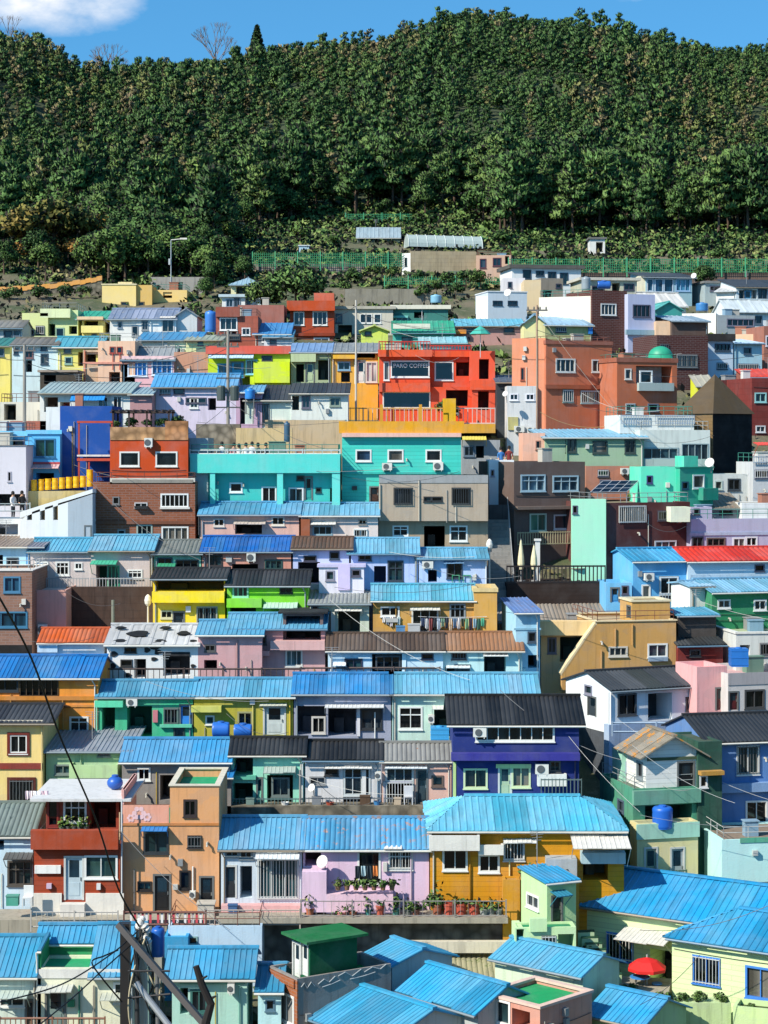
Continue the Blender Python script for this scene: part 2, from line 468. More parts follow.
        if roof and H > 1.9 and Ln > 2.2 and Y < 150:
            free = lambda a, b, c, d: all(x[0] is not fr or b < x[2] - .1 or a > x[3] + .1 or d < x[4] - .1 or c > x[5] + .1 for x in todo)
            for q in range(5):
                a, t = R.uniform(.2, Ln - .5), R.uniform(max(.2, H - 2.2), H - .5); kd = R.choice(['m', 'vent', 'pipe', 'pipe', 'cond'])
                if kd == 'm' and free(a, a + .22, t, t + .3): s.feature(fr, 'm', a, a + .22, t, t + .3, [R.choice(['#c9cbc6', '#8d9294', '#dcd8cc'])])
                elif kd == 'vent' and free(a, a + .25, t, t + .25):
                    mb = MB(); mb.tube([fr.pt(a, t, 0), fr.pt(a, t, .18), fr.pt(a, t - .14, .22)], .055, 8); s.part(mb, 'vent_pipe', paint('#b9b6aa', .5))
                elif kd == 'pipe' and free(a - .05, a + .05, 0, t):
                    mb = MB(); mb.tube([fr.pt(a, t, .0), fr.pt(a, t, .05), fr.pt(a, -.1, .05)], .022, 6); s.part(mb, 'gas_pipe', paint(R.choice(['#c9a83a', '#a9a49a', '#8d8f90', '#d4cfc0']), .5))
                elif kd == 'cond' and free(0, Ln, t, t + .05):
                    mb = MB(); mb.tube([fr.pt(.1 + (Ln - .2) * x / 6, t - .06 * math.sin(math.pi * x / 6), .03) for x in range(7)], .014, 4); s.part(mb, 'cable_run', paint('#3a3a3a', .6))
        return s
    def feature(s, fc, code, s0, s1, t0, t1, o):
        col = next((colr(x) for x in o if x and (x[0] == '#' or (len(x) == 1 and x.isupper()))), None)
        num = next((int(x[1:]) for x in o if x[0] == 'n' and x[1:].isdigit()), None)
        pane = next((colr(x[1:]) for x in o if x[0] == 'p' and len(x) > 1), None)
        W, Hh = s1 - s0, t1 - t0
        es, en = fc.es, fc.en
        if code in ('w', 'g', 'k'):
            proud = col is not None; fm = paint(col or R.choice(['#dfe2e0', '#d4d8d8', '#9aa0a2', '#7a6a5a', '#b9c4c8', '#c9ccc8']), .5, var=.25); mb = MB(); zb = -.06 if proud else -.15; zd = .095 if proud else .08
            fw = min(.06, W * .12, Hh * .12) if code != 'k' else .03
            g_ = .03 if proud else 0
            for a, b, c, d in ((s0 - g_, s1 + g_, t0 - g_, t0 + fw), (s0 - g_, s1 + g_, t1 - fw, t1 + g_), (s0 - g_, s0 + fw, t0 + fw, t1 - fw), (s1 - fw, s1 + g_, t0 + fw, t1 - fw)):
                mb.box(fc.pt(a, c, zb), es * (b - a), en * zd, VZ * (d - c))
            n = num if num is not None else max(1, round(W / .75))
            for k in range(1, n + (1 if num is None and n == 1 and W > .8 else 0)):
                a = s0 + W * k / n
                if a < s1 - .05: mb.box(fc.pt(a - .02, t0 + fw, zb + .01), es * .04, en * .06, VZ * (Hh - 2 * fw))
            if 'h' in o: mb.box(fc.pt(s0 + fw, t0 + Hh * .62, zb + .012), es * (W - 2 * fw), en * .05, VZ * .05)
            if code == 'w': mb.box(fc.pt(s0 - .06, t0 - .08, -.02), es * (W + .12), en * .1, VZ * .048)
            w = s.part(mb, 'window', fm)
            zp = zb - .025; pb = MB(); pb.q(*[fc.pt(x, y, zp) for x, y in ((s0, t0), (s1, t0), (s1, t1), (s0, t1))])
            s.part(pb, 'pane', glass(pane or R.choice(PANES)), w)
            if code == 'w' and pane is None and W > .55 and R.random() < .16:
                gb = MB(); bars(gb, fc, s0, s1, t0, t1, .06, .14, .01); s.part(gb, 'grille', paint(R.choice(['#c8ccca', '#6a6e70', '#e0e0dc']), .5))
            if code == 'g':
                gb = MB(); bars(gb, fc, s0 - .02, s1 + .02, t0 - .05, t1 + .02, .09, .13, .012)
                s.part(gb, 'grille', paint('#3a3f42' if 'b' in o else '#c8ccca', .5))
        elif code == 'd':
            mb = MB()
            mb.box(fc.pt(s0 + .03, t0, -.1), es * (W - .06), en * .045, VZ * (Hh - .03))
            mb.box(fc.pt(s0 + W * .2, t0 + Hh * .1, -.056), es * W * .6, en * .02, VZ * Hh * .3)
            d = s.part(mb, 'door', paint(col or R.choice(['#2b2a29', '#3d2a22', '#51585c', '#23323a']), .45))
            jb = MB()
            for a, b, c, e in ((s0 - .05, s0 + .035, t0, t1 - .035), (s1 - .035, s1 + .05, t0, t1 - .035), (s0 - .05, s1 + .05, t1 - .035, t1 + .05)):
                jb.box(fc.pt(a, c, -.09), es * (b - a), en * .115, VZ * (e - c))
            s.part(jb, 'door_frame', paint('#c9ccc8' if 'f' in o else '#6a6d6c', .5))
            gb = MB(); gb.q(*[fc.pt(a, t, -.0535) for a, t in ((s0 + W * .22, t0 + Hh * .52), (s0 + W * .78, t0 + Hh * .52), (s0 + W * .78, t0 + Hh * .92), (s0 + W * .22, t0 + Hh * .92))])
            s.part(gb, 'pane', glass(pane or '#20303a'), d)
            hb = MB(); hb.box(fc.pt(s1 - W * .16, t0 + Hh * .45, -.055), es * .04, en * .05, VZ * .14)
            s.part(hb, 'handle', paint('#b9bab5', .3, metal=.8), d)
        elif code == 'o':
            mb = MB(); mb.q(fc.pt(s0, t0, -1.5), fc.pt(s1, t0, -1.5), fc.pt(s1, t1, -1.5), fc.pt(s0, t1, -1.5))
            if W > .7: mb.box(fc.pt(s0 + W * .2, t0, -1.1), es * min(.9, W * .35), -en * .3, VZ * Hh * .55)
            s.part(mb, 'inner_wall', wall(col or '#4a4844'))  # dark default back colour stands for the deep shade inside openings
        elif code == 'a':
            out = next((float(x[1:]) for x in o if x[0] == 'e' and len(x) > 1), .7)
            k = -fc.pt((s0 + s1) / 2, t0).y; mb = MB()
            drop = max(.08, Hh * .9)
            A, B = fc.pt(s0, t1 - .02, .01), fc.pt(s1, t1 - .02, .01); z = en * out - VZ * drop * .5
            n = Vector((0, 0, -.035))
            sheet(mb, A + z, (B - A).normalized(), -z.normalized(), (B - A).normalized().cross(-z.normalized()).normalized(), (B - A).length, lambda x: (0, z.length), .2, .015, .03)
            for e in (A, B):
                mb.tube([e + z * .9 - VZ * .02, e - VZ * out * .9], .018, 5)
            s.part(mb, 'awning', paint(col or '#d5d9d8', .5))
        elif code == 'b':
            out = next((float(x[1:]) for x in o if x[0] == 'e' and len(x) > 1), .75)
            mb = MB(); w_ = .1
            mb.box(fc.pt(s0, t0, .002), es * W, en * out, VZ * .12)
            mb.box(fc.pt(s0, t0 + .12, out - w_), es * W, en * w_, VZ * (Hh - .12))
            for a in (s0, s1 - w_): mb.box(fc.pt(a, t0 + .12, .002), es * w_, en * (out - w_ - .002), VZ * (Hh - .12))
            s.part(mb, 'balcony', wall(col or '#cfcabc'))
        elif code == 'r':
            out = next((float(x[1:]) for x in o if x[0] == 'e' and len(x) > 1), .08)
            mb = MB(); bars(mb, fc, s0, s1, t0, t1, out, .16)
            s.part(mb, 'railing', paint(col or '#8d9394', .5))
        elif code == 'c':
            mb = MB(); dpt = .3
            mb.box(fc.pt(s0, t0, .06), es * W, en * dpt, VZ * Hh)
            for a in (s0 + .08, s1 - .12): mb.box(fc.pt(a, t0 - .07, -.01), es * .04, en * .38, VZ * .06)
            a = s.part(mb, 'air_conditioner', paint('#dcdcd4', .5, var=.25))
            gb = MB(); rr = min(W, Hh) * .4
            gb.lathe(fc.pt(s0 + W * .4, t0 + Hh * .5, .365), [(rr, 0), (rr, .015), (rr * .85, .02)], 14, axis=en)
            s.part(gb, 'fan_grille', paint('#5c6062', .5), a)
        elif code == 'p':
            dp = next((float(x[1:]) for x in o if x[0] == 'e' and len(x) > 1), .04)
            mb = MB(); mb.box(fc.pt(s0, t0, .003), es * W, en * dp, VZ * Hh)
            nm = next((x[2:] for x in o if x[0] == 'N' and len(x) > 1), 'trim_band')
            s.part(mb, nm, wall(col or '#d8d4c8'))
        elif code == 'q':
            mb = MB(); w_ = .13
            for a, b, c, d in ((s0 - w_, s1 + w_, t0 - w_, t0), (s0 - w_, s1 + w_, t1, t1 + w_), (s0 - w_, s0, t0, t1), (s1, s1 + w_, t0, t1)):
                mb.box(fc.pt(a, c, .003), es * (b - a), en * .06, VZ * (d - c))
            s.part(mb, 'window_trim', wall(col or '#6d2a22'))
        elif code == 't':
            mb = MB(); a = (s0 + s1) / 2
            mb.tube([fc.pt(a, t1, .07), fc.pt(a, t0, .07)], .035, 6)
            s.part(mb, 'downpipe', paint(col or '#b9b4a6', .5))
        elif code == 'm':
            mb = MB(); mb.box(fc.pt(s0, t0, .003), es * W, en * .16, VZ * Hh)
            s.part(mb, 'meter_box', paint(col or '#b8bab6', .5))
def slab(h, pts, mat, name, th=.25, Y=None, en=None):
    """an upright panel with the outline PTS (photo points) standing on the plane of the house front, TH metres thick"""
    f = Face(h.O, h.es, -h.ei, h.Ln); P_ = [f.uv(*p) for p in pts]; mb = MB()
    a = [f.pt(x, t, .004) for x, t in P_]; b = [f.pt(x, t, -th) for x, t in P_]
    mb.q(*a); mb.q(*b[::-1])
    for k in range(len(a)): j = (k + 1) % len(a); mb.q(a[k], b[k], b[j], a[j])
    return h.part(mb, name, mat)
HOUSES = {}
def H(label, *vols, name='house', cat='house', group=None):
    h = HOUSES[label] = House(label, name, cat, group)
    for kw in vols:
        kw = dict(kw); h.v(*kw.pop('a'), **kw)
    return h
def V(*a, **kw): return dict(a=a, **kw)
# ================================================================== SETTING
SUN_AZ, SUN_EL = 52, 40
cam = bpy.data.cameras.new('camera'); co = bpy.data.objects.new('camera', cam); COL.objects.link(co)
co.rotation_euler = (rad(90), 0, 0)
cam.sensor_fit = 'VERTICAL'; cam.sensor_height = 36; cam.lens = F / 1024 * 36
cam.shift_y = -(512 - HV) / 1024
cam.clip_start = .5; cam.clip_end = 6000
SC.camera = co
SC.render.resolution_x, SC.render.resolution_y = 768, 1024
sd = Vector((-math.sin(rad(SUN_AZ)) * math.cos(rad(SUN_EL)), -math.cos(rad(SUN_AZ)) * math.cos(rad(SUN_EL)), math.sin(rad(SUN_EL))))
sl = bpy.data.lights.new('sun', 'SUN'); so = bpy.data.objects.new('sun', sl); COL.objects.link(so)
sl.energy = 5.0; sl.angle = rad(.53); sl.color = (1, .92, .79)
so.rotation_euler = sd.to_track_quat('Z', 'Y').to_euler()
w = bpy.data.worlds.new('World'); SC.world = w; w.use_nodes = True
nt = w.node_tree
bg = nt.nodes['Background']; bg.inputs['Strength'].default_value = .095
sky = N(nt, 'ShaderNodeTexSky', sky_type='NISHITA'); sky.sun_disc = False
sky.sun_elevation = rad(SUN_EL); sky.sun_rotation = math.atan2(sd.x, sd.y); sky.altitude = 300; sky.dust_density = .3; sky.ozone_density = 2.0
tc = N(nt, 'ShaderNodeTexCoord')
ad = N(nt, 'ShaderNodeVectorMath', operation='MULTIPLY_ADD'); ad.inputs[1].default_value = (1, 1, 1.0); ad.inputs[2].default_value = (0, 0, .16)
nrm = N(nt, 'ShaderNodeVectorMath', operation='NORMALIZE')
nt.links.new(tc.outputs['Generated'], ad.inputs[0]); nt.links.new(ad.outputs[0], nrm.inputs[0]); nt.links.new(nrm.outputs[0], sky.inputs['Vector'])
cm = None
for (u, v, ru, rv, st) in ((52, -4, 115, 46, 1.5), (215, 26, 60, 22, .35), (330, 6, 60, 16, .4), (640, 0, 110, 14, .45), (5, -30, 200, 55, 1.2)):
    c = Vector(((u - CX) / F, 1, (HV - v) / F)).normalized()
    sb = N(nt, 'ShaderNodeVectorMath', operation='SUBTRACT'); sb.inputs[1].default_value = c
    nt.links.new(tc.outputs['Generated'], sb.inputs[0])
    ml = N(nt, 'ShaderNodeVectorMath', operation='MULTIPLY'); ml.inputs[1].default_value = (F / ru, 0, F / rv)
    nt.links.new(sb.outputs[0], ml.inputs[0])
    ln = N(nt, 'ShaderNodeVectorMath', operation='LENGTH'); nt.links.new(ml.outputs[0], ln.inputs[0])
    mr = N(nt, 'ShaderNodeMapRange'); val(mr, From_Min=0.0, From_Max=1.15, To_Min=st, To_Max=0.0)
    nt.links.new(ln.outputs['Value'], mr.inputs['Value'])
    if cm is None: cm = mr.outputs[0]
    else:
        mx = N(nt, 'ShaderNodeMath', operation='MAXIMUM'); nt.links.new(cm, mx.inputs[0]); nt.links.new(mr.outputs[0], mx.inputs[1]); cm = mx.outputs[0]
mp = N(nt, 'ShaderNodeMapping'); mp.inputs['Scale'].default_value = (1, 1, 1.9)
nt.links.new(tc.outputs['Generated'], mp.inputs['Vector'])
nz = noise(nt, mp.outputs[0], 26, 7, .58)
mu = N(nt, 'ShaderNodeMath', operation='MULTIPLY'); nt.links.new(nz, mu.inputs[0]); nt.links.new(cm, mu.inputs[1])
cl = ramp(nt, mu.outputs[0], .22, .62)
sk = N(nt, 'ShaderNodeMix', data_type='RGBA', blend_type='MULTIPLY'); sk.inputs[0].default_value = 1; sk.inputs[7].default_value = (.6, 1.36, 1.6, 1)
nt.links.new(sky.outputs[0], sk.inputs[6])
nt.links.new(mix(nt, cl, sk.outputs[2], (8.0, 8.2, 8.6)), bg.inputs['Color'])
SC.view_settings.view_transform = 'Standard'; SC.view_settings.look = 'None'; SC.view_settings.gamma = 1; SC.view_settings.exposure = EXPO = .42
SC.view_settings.use_curve_mapping = False
SC.cycles.max_bounces = 5; SC.cycles.diffuse_bounces = 3; SC.cycles.glossy_bounces = 2; SC.cycles.transmission_bounces = 3; SC.cycles.transparent_max_bounces = 6

# ------------------------------------------------------------------ terrain
RU = np.array([-700, -200, 0, 40, 75, 110, 150, 230, 260, 330, 400, 450, 500, 600, 700, 768, 1000, 1500], float)
RV = np.array([120, 50, 32, 42, 68, 72, 60, 58, 60, 46, 28, 10, 12, 26, 42, 48, 78, 150], float)
YR, HT = 520.0, 9.0
def ridge(x, Y):
    u = CX + F * x / Y
    return (HV - np.interp(u, RU, RV)) / F * YR - HT
def zterr(x, Y):
    x = np.asarray(x, float); Y = np.asarray(Y, float)
    sh = np.interp(Y, [74, 80, 205, 225], [0, 4, 4, 0])
    z = np.interp(Y - sh, PY, PZ) - np.interp(Y, [205, 225], [.5, .1])
    near = -.37 * np.maximum(Y, -5) - 2.5
    z = np.where(Y < 74, np.maximum(-27.4, np.where(Y < -5, -.65 + .0 * Y, near)), z)
    z = np.where((Y >= 72) & (Y < 80), np.minimum(z, -24.9), z)
    zb = PZ[-1] - .1
    t = np.clip((Y - PY[-1]) / (YR - PY[-1]), 0, 1)
    zr = ridge(x, np.maximum(Y, 1))
    hill = zb + (zr - zb) * (t + .12 * np.sin(t * math.pi)) + 2.0 * np.clip(t * 6, 0, 1) * np.clip((1 - t) * 5, 0, 1) * (np.sin(x * .085 + Y * .04) * np.sin(Y * .05 - x * .03) + .6 * np.sin(x * .19 + 1.7) * np.sin(Y * .11 + .4))
    hill = np.where(Y > YR, zr - (Y - YR) * .5, hill)
    z = np.where(Y > PY[-1], hill, z)
    return np.maximum(z, -30)
def ground():
    ys = np.concatenate([[-3000, -800, -300, -120, -40], np.arange(-5, 74, 6), np.arange(74, 290, 2.5), np.arange(290, 640, 8), [700, 900, 1500, 3500]])
    xs = np.concatenate([[-3000, -1200, -500, -260], np.arange(-180, 181, 4), [260, 500, 1200, 3000]])
    X, Yg = np.meshgrid(xs, ys); rg = np.random.default_rng(3)
    Z = zterr(X, Yg) + rg.normal(0, .12, X.shape) * (Yg > 74)
    V_ = np.stack([X, Yg, Z], -1).reshape(-1, 3); nx = len(xs)
    Q = [(j * nx + i, j * nx + i + 1, (j + 1) * nx + i + 1, (j + 1) * nx + i) for j in range(len(ys) - 1) for i in range(nx - 1)]
    me = bpy.data.meshes.new('hillside_ground'); me.from_pydata(V_.tolist(), [], Q)
    m, nt, b = newmat('ground'); 
    tcn = N(nt, 'ShaderNodeTexCoord')
    n1 = noise(nt, tcn.outputs['Object'], .16, 6, .65); n2 = noise(nt, tcn.outputs['Object'], 1.3, 6, .7)
    c = mix(nt, ramp(nt, n1, .4, .62), (.15, .125, .08), (.055, .075, .03))
    c = mix(nt, ramp(nt, n2, .55, .72), c, (.20, .17, .12))
    sx = N(nt, 'ShaderNodeSeparateXYZ'); nt.links.new(tcn.outputs['Object'], sx.inputs[0]); mr = N(nt, 'ShaderNodeMapRange'); val(mr, From_Min=258.0, From_Max=285.0); nt.links.new(sx.outputs['Y'], mr.inputs['Value'])
    c = mix(nt, mr.outputs[0], c, mix(nt, ramp(nt, n2, .4, .6), (.03, .045, .018), (.05, .07, .025)))
    nt.links.new(c, b.inputs['Base Color']); val(b, Roughness=.95); bump(nt, b, n2, .6, .3)
    me.materials.append(m); o = bpy.data.objects.new('hillside_ground', me); COL.objects.link(o); o['kind'] = 'structure'
ground()

# ------------------------------------------------------------------ foliage
def leafmat(key, stops, extra=.45):
    m, nt, b = newmat('leaf ' + key)
    at = N(nt, 'ShaderNodeAttribute', attribute_name='tint'); oi = N(nt, 'ShaderNodeObjectInfo')
    ma = N(nt, 'ShaderNodeMath', operation='MULTIPLY_ADD'); ma.inputs[1].default_value = extra
    nt.links.new(oi.outputs['Random'], ma.inputs[0]); nt.links.new(at.outputs['Fac'], ma.inputs[2])
    r = N(nt, 'ShaderNodeValToRGB'); el = r.color_ramp.elements
    while len(el) < len(stops): el.new(.5)
    for e, (p, c) in zip(el, stops): e.position = p; e.color = (*c, 1)
    nt.links.new(ma.outputs[0], r.inputs['Fac']); nt.links.new(r.outputs[0], b.inputs['Base Color'])
    an = N(nt, 'ShaderNodeAttribute', attribute_name='leaf_normal'); vt = N(nt, 'ShaderNodeVectorTransform', vector_type='NORMAL', convert_from='OBJECT', convert_to='WORLD')
    nt.links.new(an.outputs['Vector'], vt.inputs[0]); nt.links.new(vt.outputs[0], b.inputs['Normal'])
    val(b, Roughness=.65, Specular_IOR_Level=.25)
    MATS['leaf ' + key] = m
    return m
PINE = [(0, (.054, .12, .032)), (.35, (.098, .2, .05)), (.58, (.17, .25, .06)), (.8, (.26, .23, .09)), (1.0, (.28, .21, .12))]
leaf_pine = leafmat('pine', PINE)
leaf_forest = leafmat('forest', PINE, 0.0)
leaf_bush = leafmat('bush', [(0, (.04, .095, .025)), (.4, (.09, .18, .04)), (.7, (.16, .24, .05)), (1, (.28, .27, .09))])
leaf_autumn = leafmat('autumn', [(0, (.11, .15, .035)), (.35, (.22, .19, .04)), (.7, (.34, .19, .04)), (1, (.36, .15, .04))], .7)
leaf_dry = leafmat('dry', [(0, (.10, .09, .035)), (.5, (.17, .15, .06)), (1, (.24, .2, .1))], .2)
bark = paint('#5d4c3e', .9)
def leaves(C, S, rg, size, up=.35):
    """quads of about SIZE at centres C"""
    n = len(C)
    nn = rg.normal(size=(n, 3)); nn[:, 2] += up * 2; nn /= np.linalg.norm(nn, axis=1)[:, None]
    a = np.cross(nn, rg.normal(size=(n, 3))); a /= np.linalg.norm(a, axis=1)[:, None] + 1e-9
    b = np.cross(nn, a)
    s = size * rg.uniform(.6, 1.25, (n, 1))
    a *= s * .62; b *= s * .36
    return np.stack([C - a, C - b * .9, C + a, C + b * .9], 1)
def needles(C, rg, size, core=None):
    n = len(C)
    a = rg.normal(size=(n, 3)) * .55 + np.array([0, 0, .75])
    o = C.copy(); o[:, 2] = 0; a += .5 * o / (np.linalg.norm(o, axis=1)[:, None] + .3)
    a /= np.linalg.norm(a, axis=1)[:, None]
    b = np.cross(a, rg.normal(size=(n, 3))); b /= np.linalg.norm(b, axis=1)[:, None] + 1e-9
    s = size * rg.uniform(.6, 1.3, (n, 1)); a *= s * .75; b *= s * .24
    return np.stack([C - a * .6, C - b, C + a, C + b], 1)
def pine_pts(rg, Ht, Rr, npad, nl, base=.42):
    out = []; tint = []; nr = []
    for k in range(npad):
        f = (k + .5) / npad; h = Ht * (base + (1 - base) * f)
        rr = Rr * (1 - .72 * f ** 1.4) * rg.uniform(.55, 1.05)
        t = k * 2.4 + rg.uniform(-.5, .5)
        c = np.array([rr * .62 * math.cos(t), rr * .62 * math.sin(t), h])
        p = rg.normal(size=(nl, 3)); p /= np.linalg.norm(p, axis=1)[:, None]
        p *= rg.uniform(.45, 1, (nl, 1)) ** .5
        p[:, 2] = np.where(p[:, 2] < -.2, p[:, 2] * .5, p[:, 2])
        nr.append(softn(p, c, rg, Rr)); p *= np.array([Rr * .4, Rr * .4, Rr * .22]) * rg.uniform(.75, 1.25)
        out.append(p + c); tint.append(np.full(nl, rg.uniform(0, .16)))
    return np.concatenate(out), np.concatenate(tint), np.concatenate(nr)
def lobe_pts(rg, Ht, Rr, npad, nl, base=.3):
    out = []; tint = []; nr = []
    for k in range(npad):
        d = rg.normal(size=3); d /= np.linalg.norm(d); d[2] = abs(d[2]) * .9 - .15
        c = np.array([0, 0, Ht * (base + (1 - base) * .45)]) + d * np.array([Rr * .62, Rr * .62, Ht * (1 - base) * .42])
        p = rg.normal(size=(nl, 3)); p /= np.linalg.norm(p, axis=1)[:, None]
        nr.append(softn(p, c, rg, Rr)); p *= (rg.uniform(.3, 1, (nl, 1)) ** .5) * Rr * .48 * rg.uniform(.7, 1.25)
        p[:, 2] *= .8
        out.append(p + c); tint.append(np.full(nl, rg.uniform(0, .2)))
    return np.concatenate(out), np.concatenate(tint), np.concatenate(nr)
def leafmesh(name, Qd, tint, mat, nrm=None):
    n = len(Qd); me = bpy.data.meshes.new(name)
    me.vertices.add(n * 4); me.vertices.foreach_set('co', Qd.reshape(-1).astype(np.float32))
    me.loops.add(n * 4); me.loops.foreach_set('vertex_index', np.arange(n * 4, dtype=np.int32))
    me.polygons.add(n); me.polygons.foreach_set('loop_start', np.arange(0, n * 4, 4, dtype=np.int32))
    a = me.attributes.new('tint', 'FLOAT', 'FACE'); a.data.foreach_set('value', np.asarray(tint, np.float32))
    if nrm is None:
        c = Qd.mean(1); d = c - c.mean(0); d[:, 2] += .4 * np.abs(d).max(); rr = np.random.default_rng(1)
        if np.abs(d).max() > 12: d = np.zeros_like(c) + np.array([0, 0, 1.0])
        nrm = d / (np.linalg.norm(d, axis=1)[:, None] + 1e-6) + rr.normal(0, .35, d.shape)
    nrm = nrm / (np.linalg.norm(nrm, axis=1)[:, None] + 1e-6)
    a = me.attributes.new('leaf_normal', 'FLOAT_VECTOR', 'FACE'); a.data.foreach_set('vector', nrm.reshape(-1).astype(np.float32))
    me.materials.append(mat); me.update(); me.validate()
    return me
def softn(p, c, rg, Rr):
    d = p / (np.linalg.norm(p, axis=1)[:, None] + 1e-6)
    return d + .45 * np.array([c[0], c[1], 0]) / Rr + np.array([0, 0, .25]) + rg.normal(0, .33, p.shape)
def trunkmb(rg, Ht, r, top=.9, limbs=5, lean=.4):
    mb = MB(); lx, ly = rg.normal(0, lean, 2)
    pts = [(lx * f * f + .12 * math.sin(f * 6), ly * f * f, Ht * f * top - (.5 if f == 0 else 0)) for f in np.linspace(0, 1, 6)]
    mb.tube(pts, [r * (1 - .75 * k / 5) for k in range(6)], 7)
    for k in range(limbs):
        f = .45 + .5 * k / limbs; i = int(f * 5); t = k * 2.4
        p = Vector(pts[i]); q = p + Vector((math.cos(t) * Ht * .2, math.sin(t) * Ht * .2, Ht * .1))
        mb.tube([p, (p + q) / 2 + VZ * .1, q], [r * .4, r * .25, r * .1], 5)
    return mb
def proto(kind, seed, Ht, Rr, npad, nl, size, mat, name, lab, cat, group=None, base=.42, r=.16):
    rg = np.random.default_rng(seed)
    C, t, nr = (pine_pts if kind == 'pine' else lobe_pts)(rg, Ht, Rr, npad, nl, base)
    root = empty(name, (0, 0, 0), lab, cat, group)
    c = bpy.data.objects.new('crown', leafmesh('crown', needles(C, rg, size * 1.25) if kind == 'pine' else leaves(C, 0, rg, size), t, mat, nr)); COL.objects.link(c); c.parent = root
    trunkmb(rg, Ht, r, limbs=6 if kind == 'pine' else 4).build('trunk', bark, root)
    return root
class Kind:
    def __init__(s, *a, **k): s.a, s.k, s.root, s.used = a, k, None, False
    def put(s, loc, label, group=None, sc=1.0, sz=None):
        if s.root is None: s.root = proto(*s.a, **s.k)
        r = s.root if not s.used else None
        rz = R.uniform(0, 6.28); scl = (sc, sc, sz or sc)
        if r is None: r = dup(s.root, loc, rz, label, scl)
        else: r.location = loc; r.rotation_euler = (0, 0, rz); r.scale = scl; r['label'] = label; s.used = True
        if group: r['group'] = group
        elif 'group' in r.keys(): del r['group']
        return r
pines = [Kind('pine', 20 + k, 8.5, 2.4 + .2 * k, 17, 170, .37, leaf_pine, 'pine_tree', 'x', 'tree', base=.3 + .08 * (k % 3)) for k in range(5)]
leafy = [Kind('lobe', 40 + k, 6.5, 2.6, 16, 200, .32, leaf_bush, 'leafy_tree', 'x', 'tree', base=.1) for k in range(3)]
autumn = [Kind('lobe', 50, 5.5, 2.3, 14, 90, .42, leaf_autumn, 'autumn_tree', 'x', 'tree', base=.25)]
darkt = [Kind('lobe', 55, 6.0, 3.1, 20, 130, .42, leaf_pine, 'leafy_tree', 'x', 'tree', base=.15)]
bushk = [Kind('lobe', 60 + k, 2.2, 1.5, 10, 70, .3, leaf_bush, 'bush', 'x', 'bush', base=.05, r=.05) for k in range(3)]
def gpt(u, v, Y):  # a point on the ground straight under the photo position
    x = (u - CX) * Y / F
    return Vector((x, Y, float(zterr(x, Y))))
# forest positions on a jittered grid
rg = np.random.default_rng(5)
FU = [-300, 95, 108, 130, 225, 245, 330, 470, 500, 768, 1100]; FY = [228, 228, 209, 208, 214, 252, 266, 266, 244, 244, 238]
pts = []
for Y in np.arange(206, 532, 2.9):
    half = Y * .235
    for x in np.arange(-half, half, 2.9):
        xx = x + rg.uniform(-1.7, 1.7); yy = Y + rg.uniform(-1.7, 1.7)
        u = CX + F * xx / yy
        if yy < np.interp(u, FU, FY) + rg.uniform(0, 6): continue
        if u < -60 or u > 830: continue
        pts.append((yy, xx, u))
pts.sort()
NEAR = [p for p in pts if True]
def region(u):
    for a, n in ((110, 'behind the autumn trees at the far left'), (235, 'beside the curved hill road and street light'), (330, 'above the green mesh fence'), (400, 'above the netted vegetable plots'),
                 (490, 'above the white polytunnel'), (580, 'above the wide white flat roofed house'), (660, 'above the little white garden hut'), (900, 'above the rocky slope on the right')):
        if u < a: return n
edge = {}
k = 0
near_pts, far_pts = [], []
cnt = {}
for p in pts:
    reg = region(p[2]); c = cnt.get(reg, 0)
    if len(near_pts) < 250 and c < 42 and p[0] < np.interp(p[2], FU, FY) + 34: near_pts.append(p); cnt[reg] = c + 1
    else: far_pts.append(p)
for Y, x, u in near_pts:
    reg = region(u); s_ = R.uniform(.6, 1.3); olive = R.random() < (.6 if u < 230 else .2)
    nm = ('round leafy tree at the forest edge ' if olive else 'dark green pine at the forest edge ') + reg
    (R.choice(leafy) if olive else R.choice(pines)).put((x, Y, float(zterr(x, Y)) - .2), nm, ('leafy trees ' if olive else 'pines ') + reg, s_)
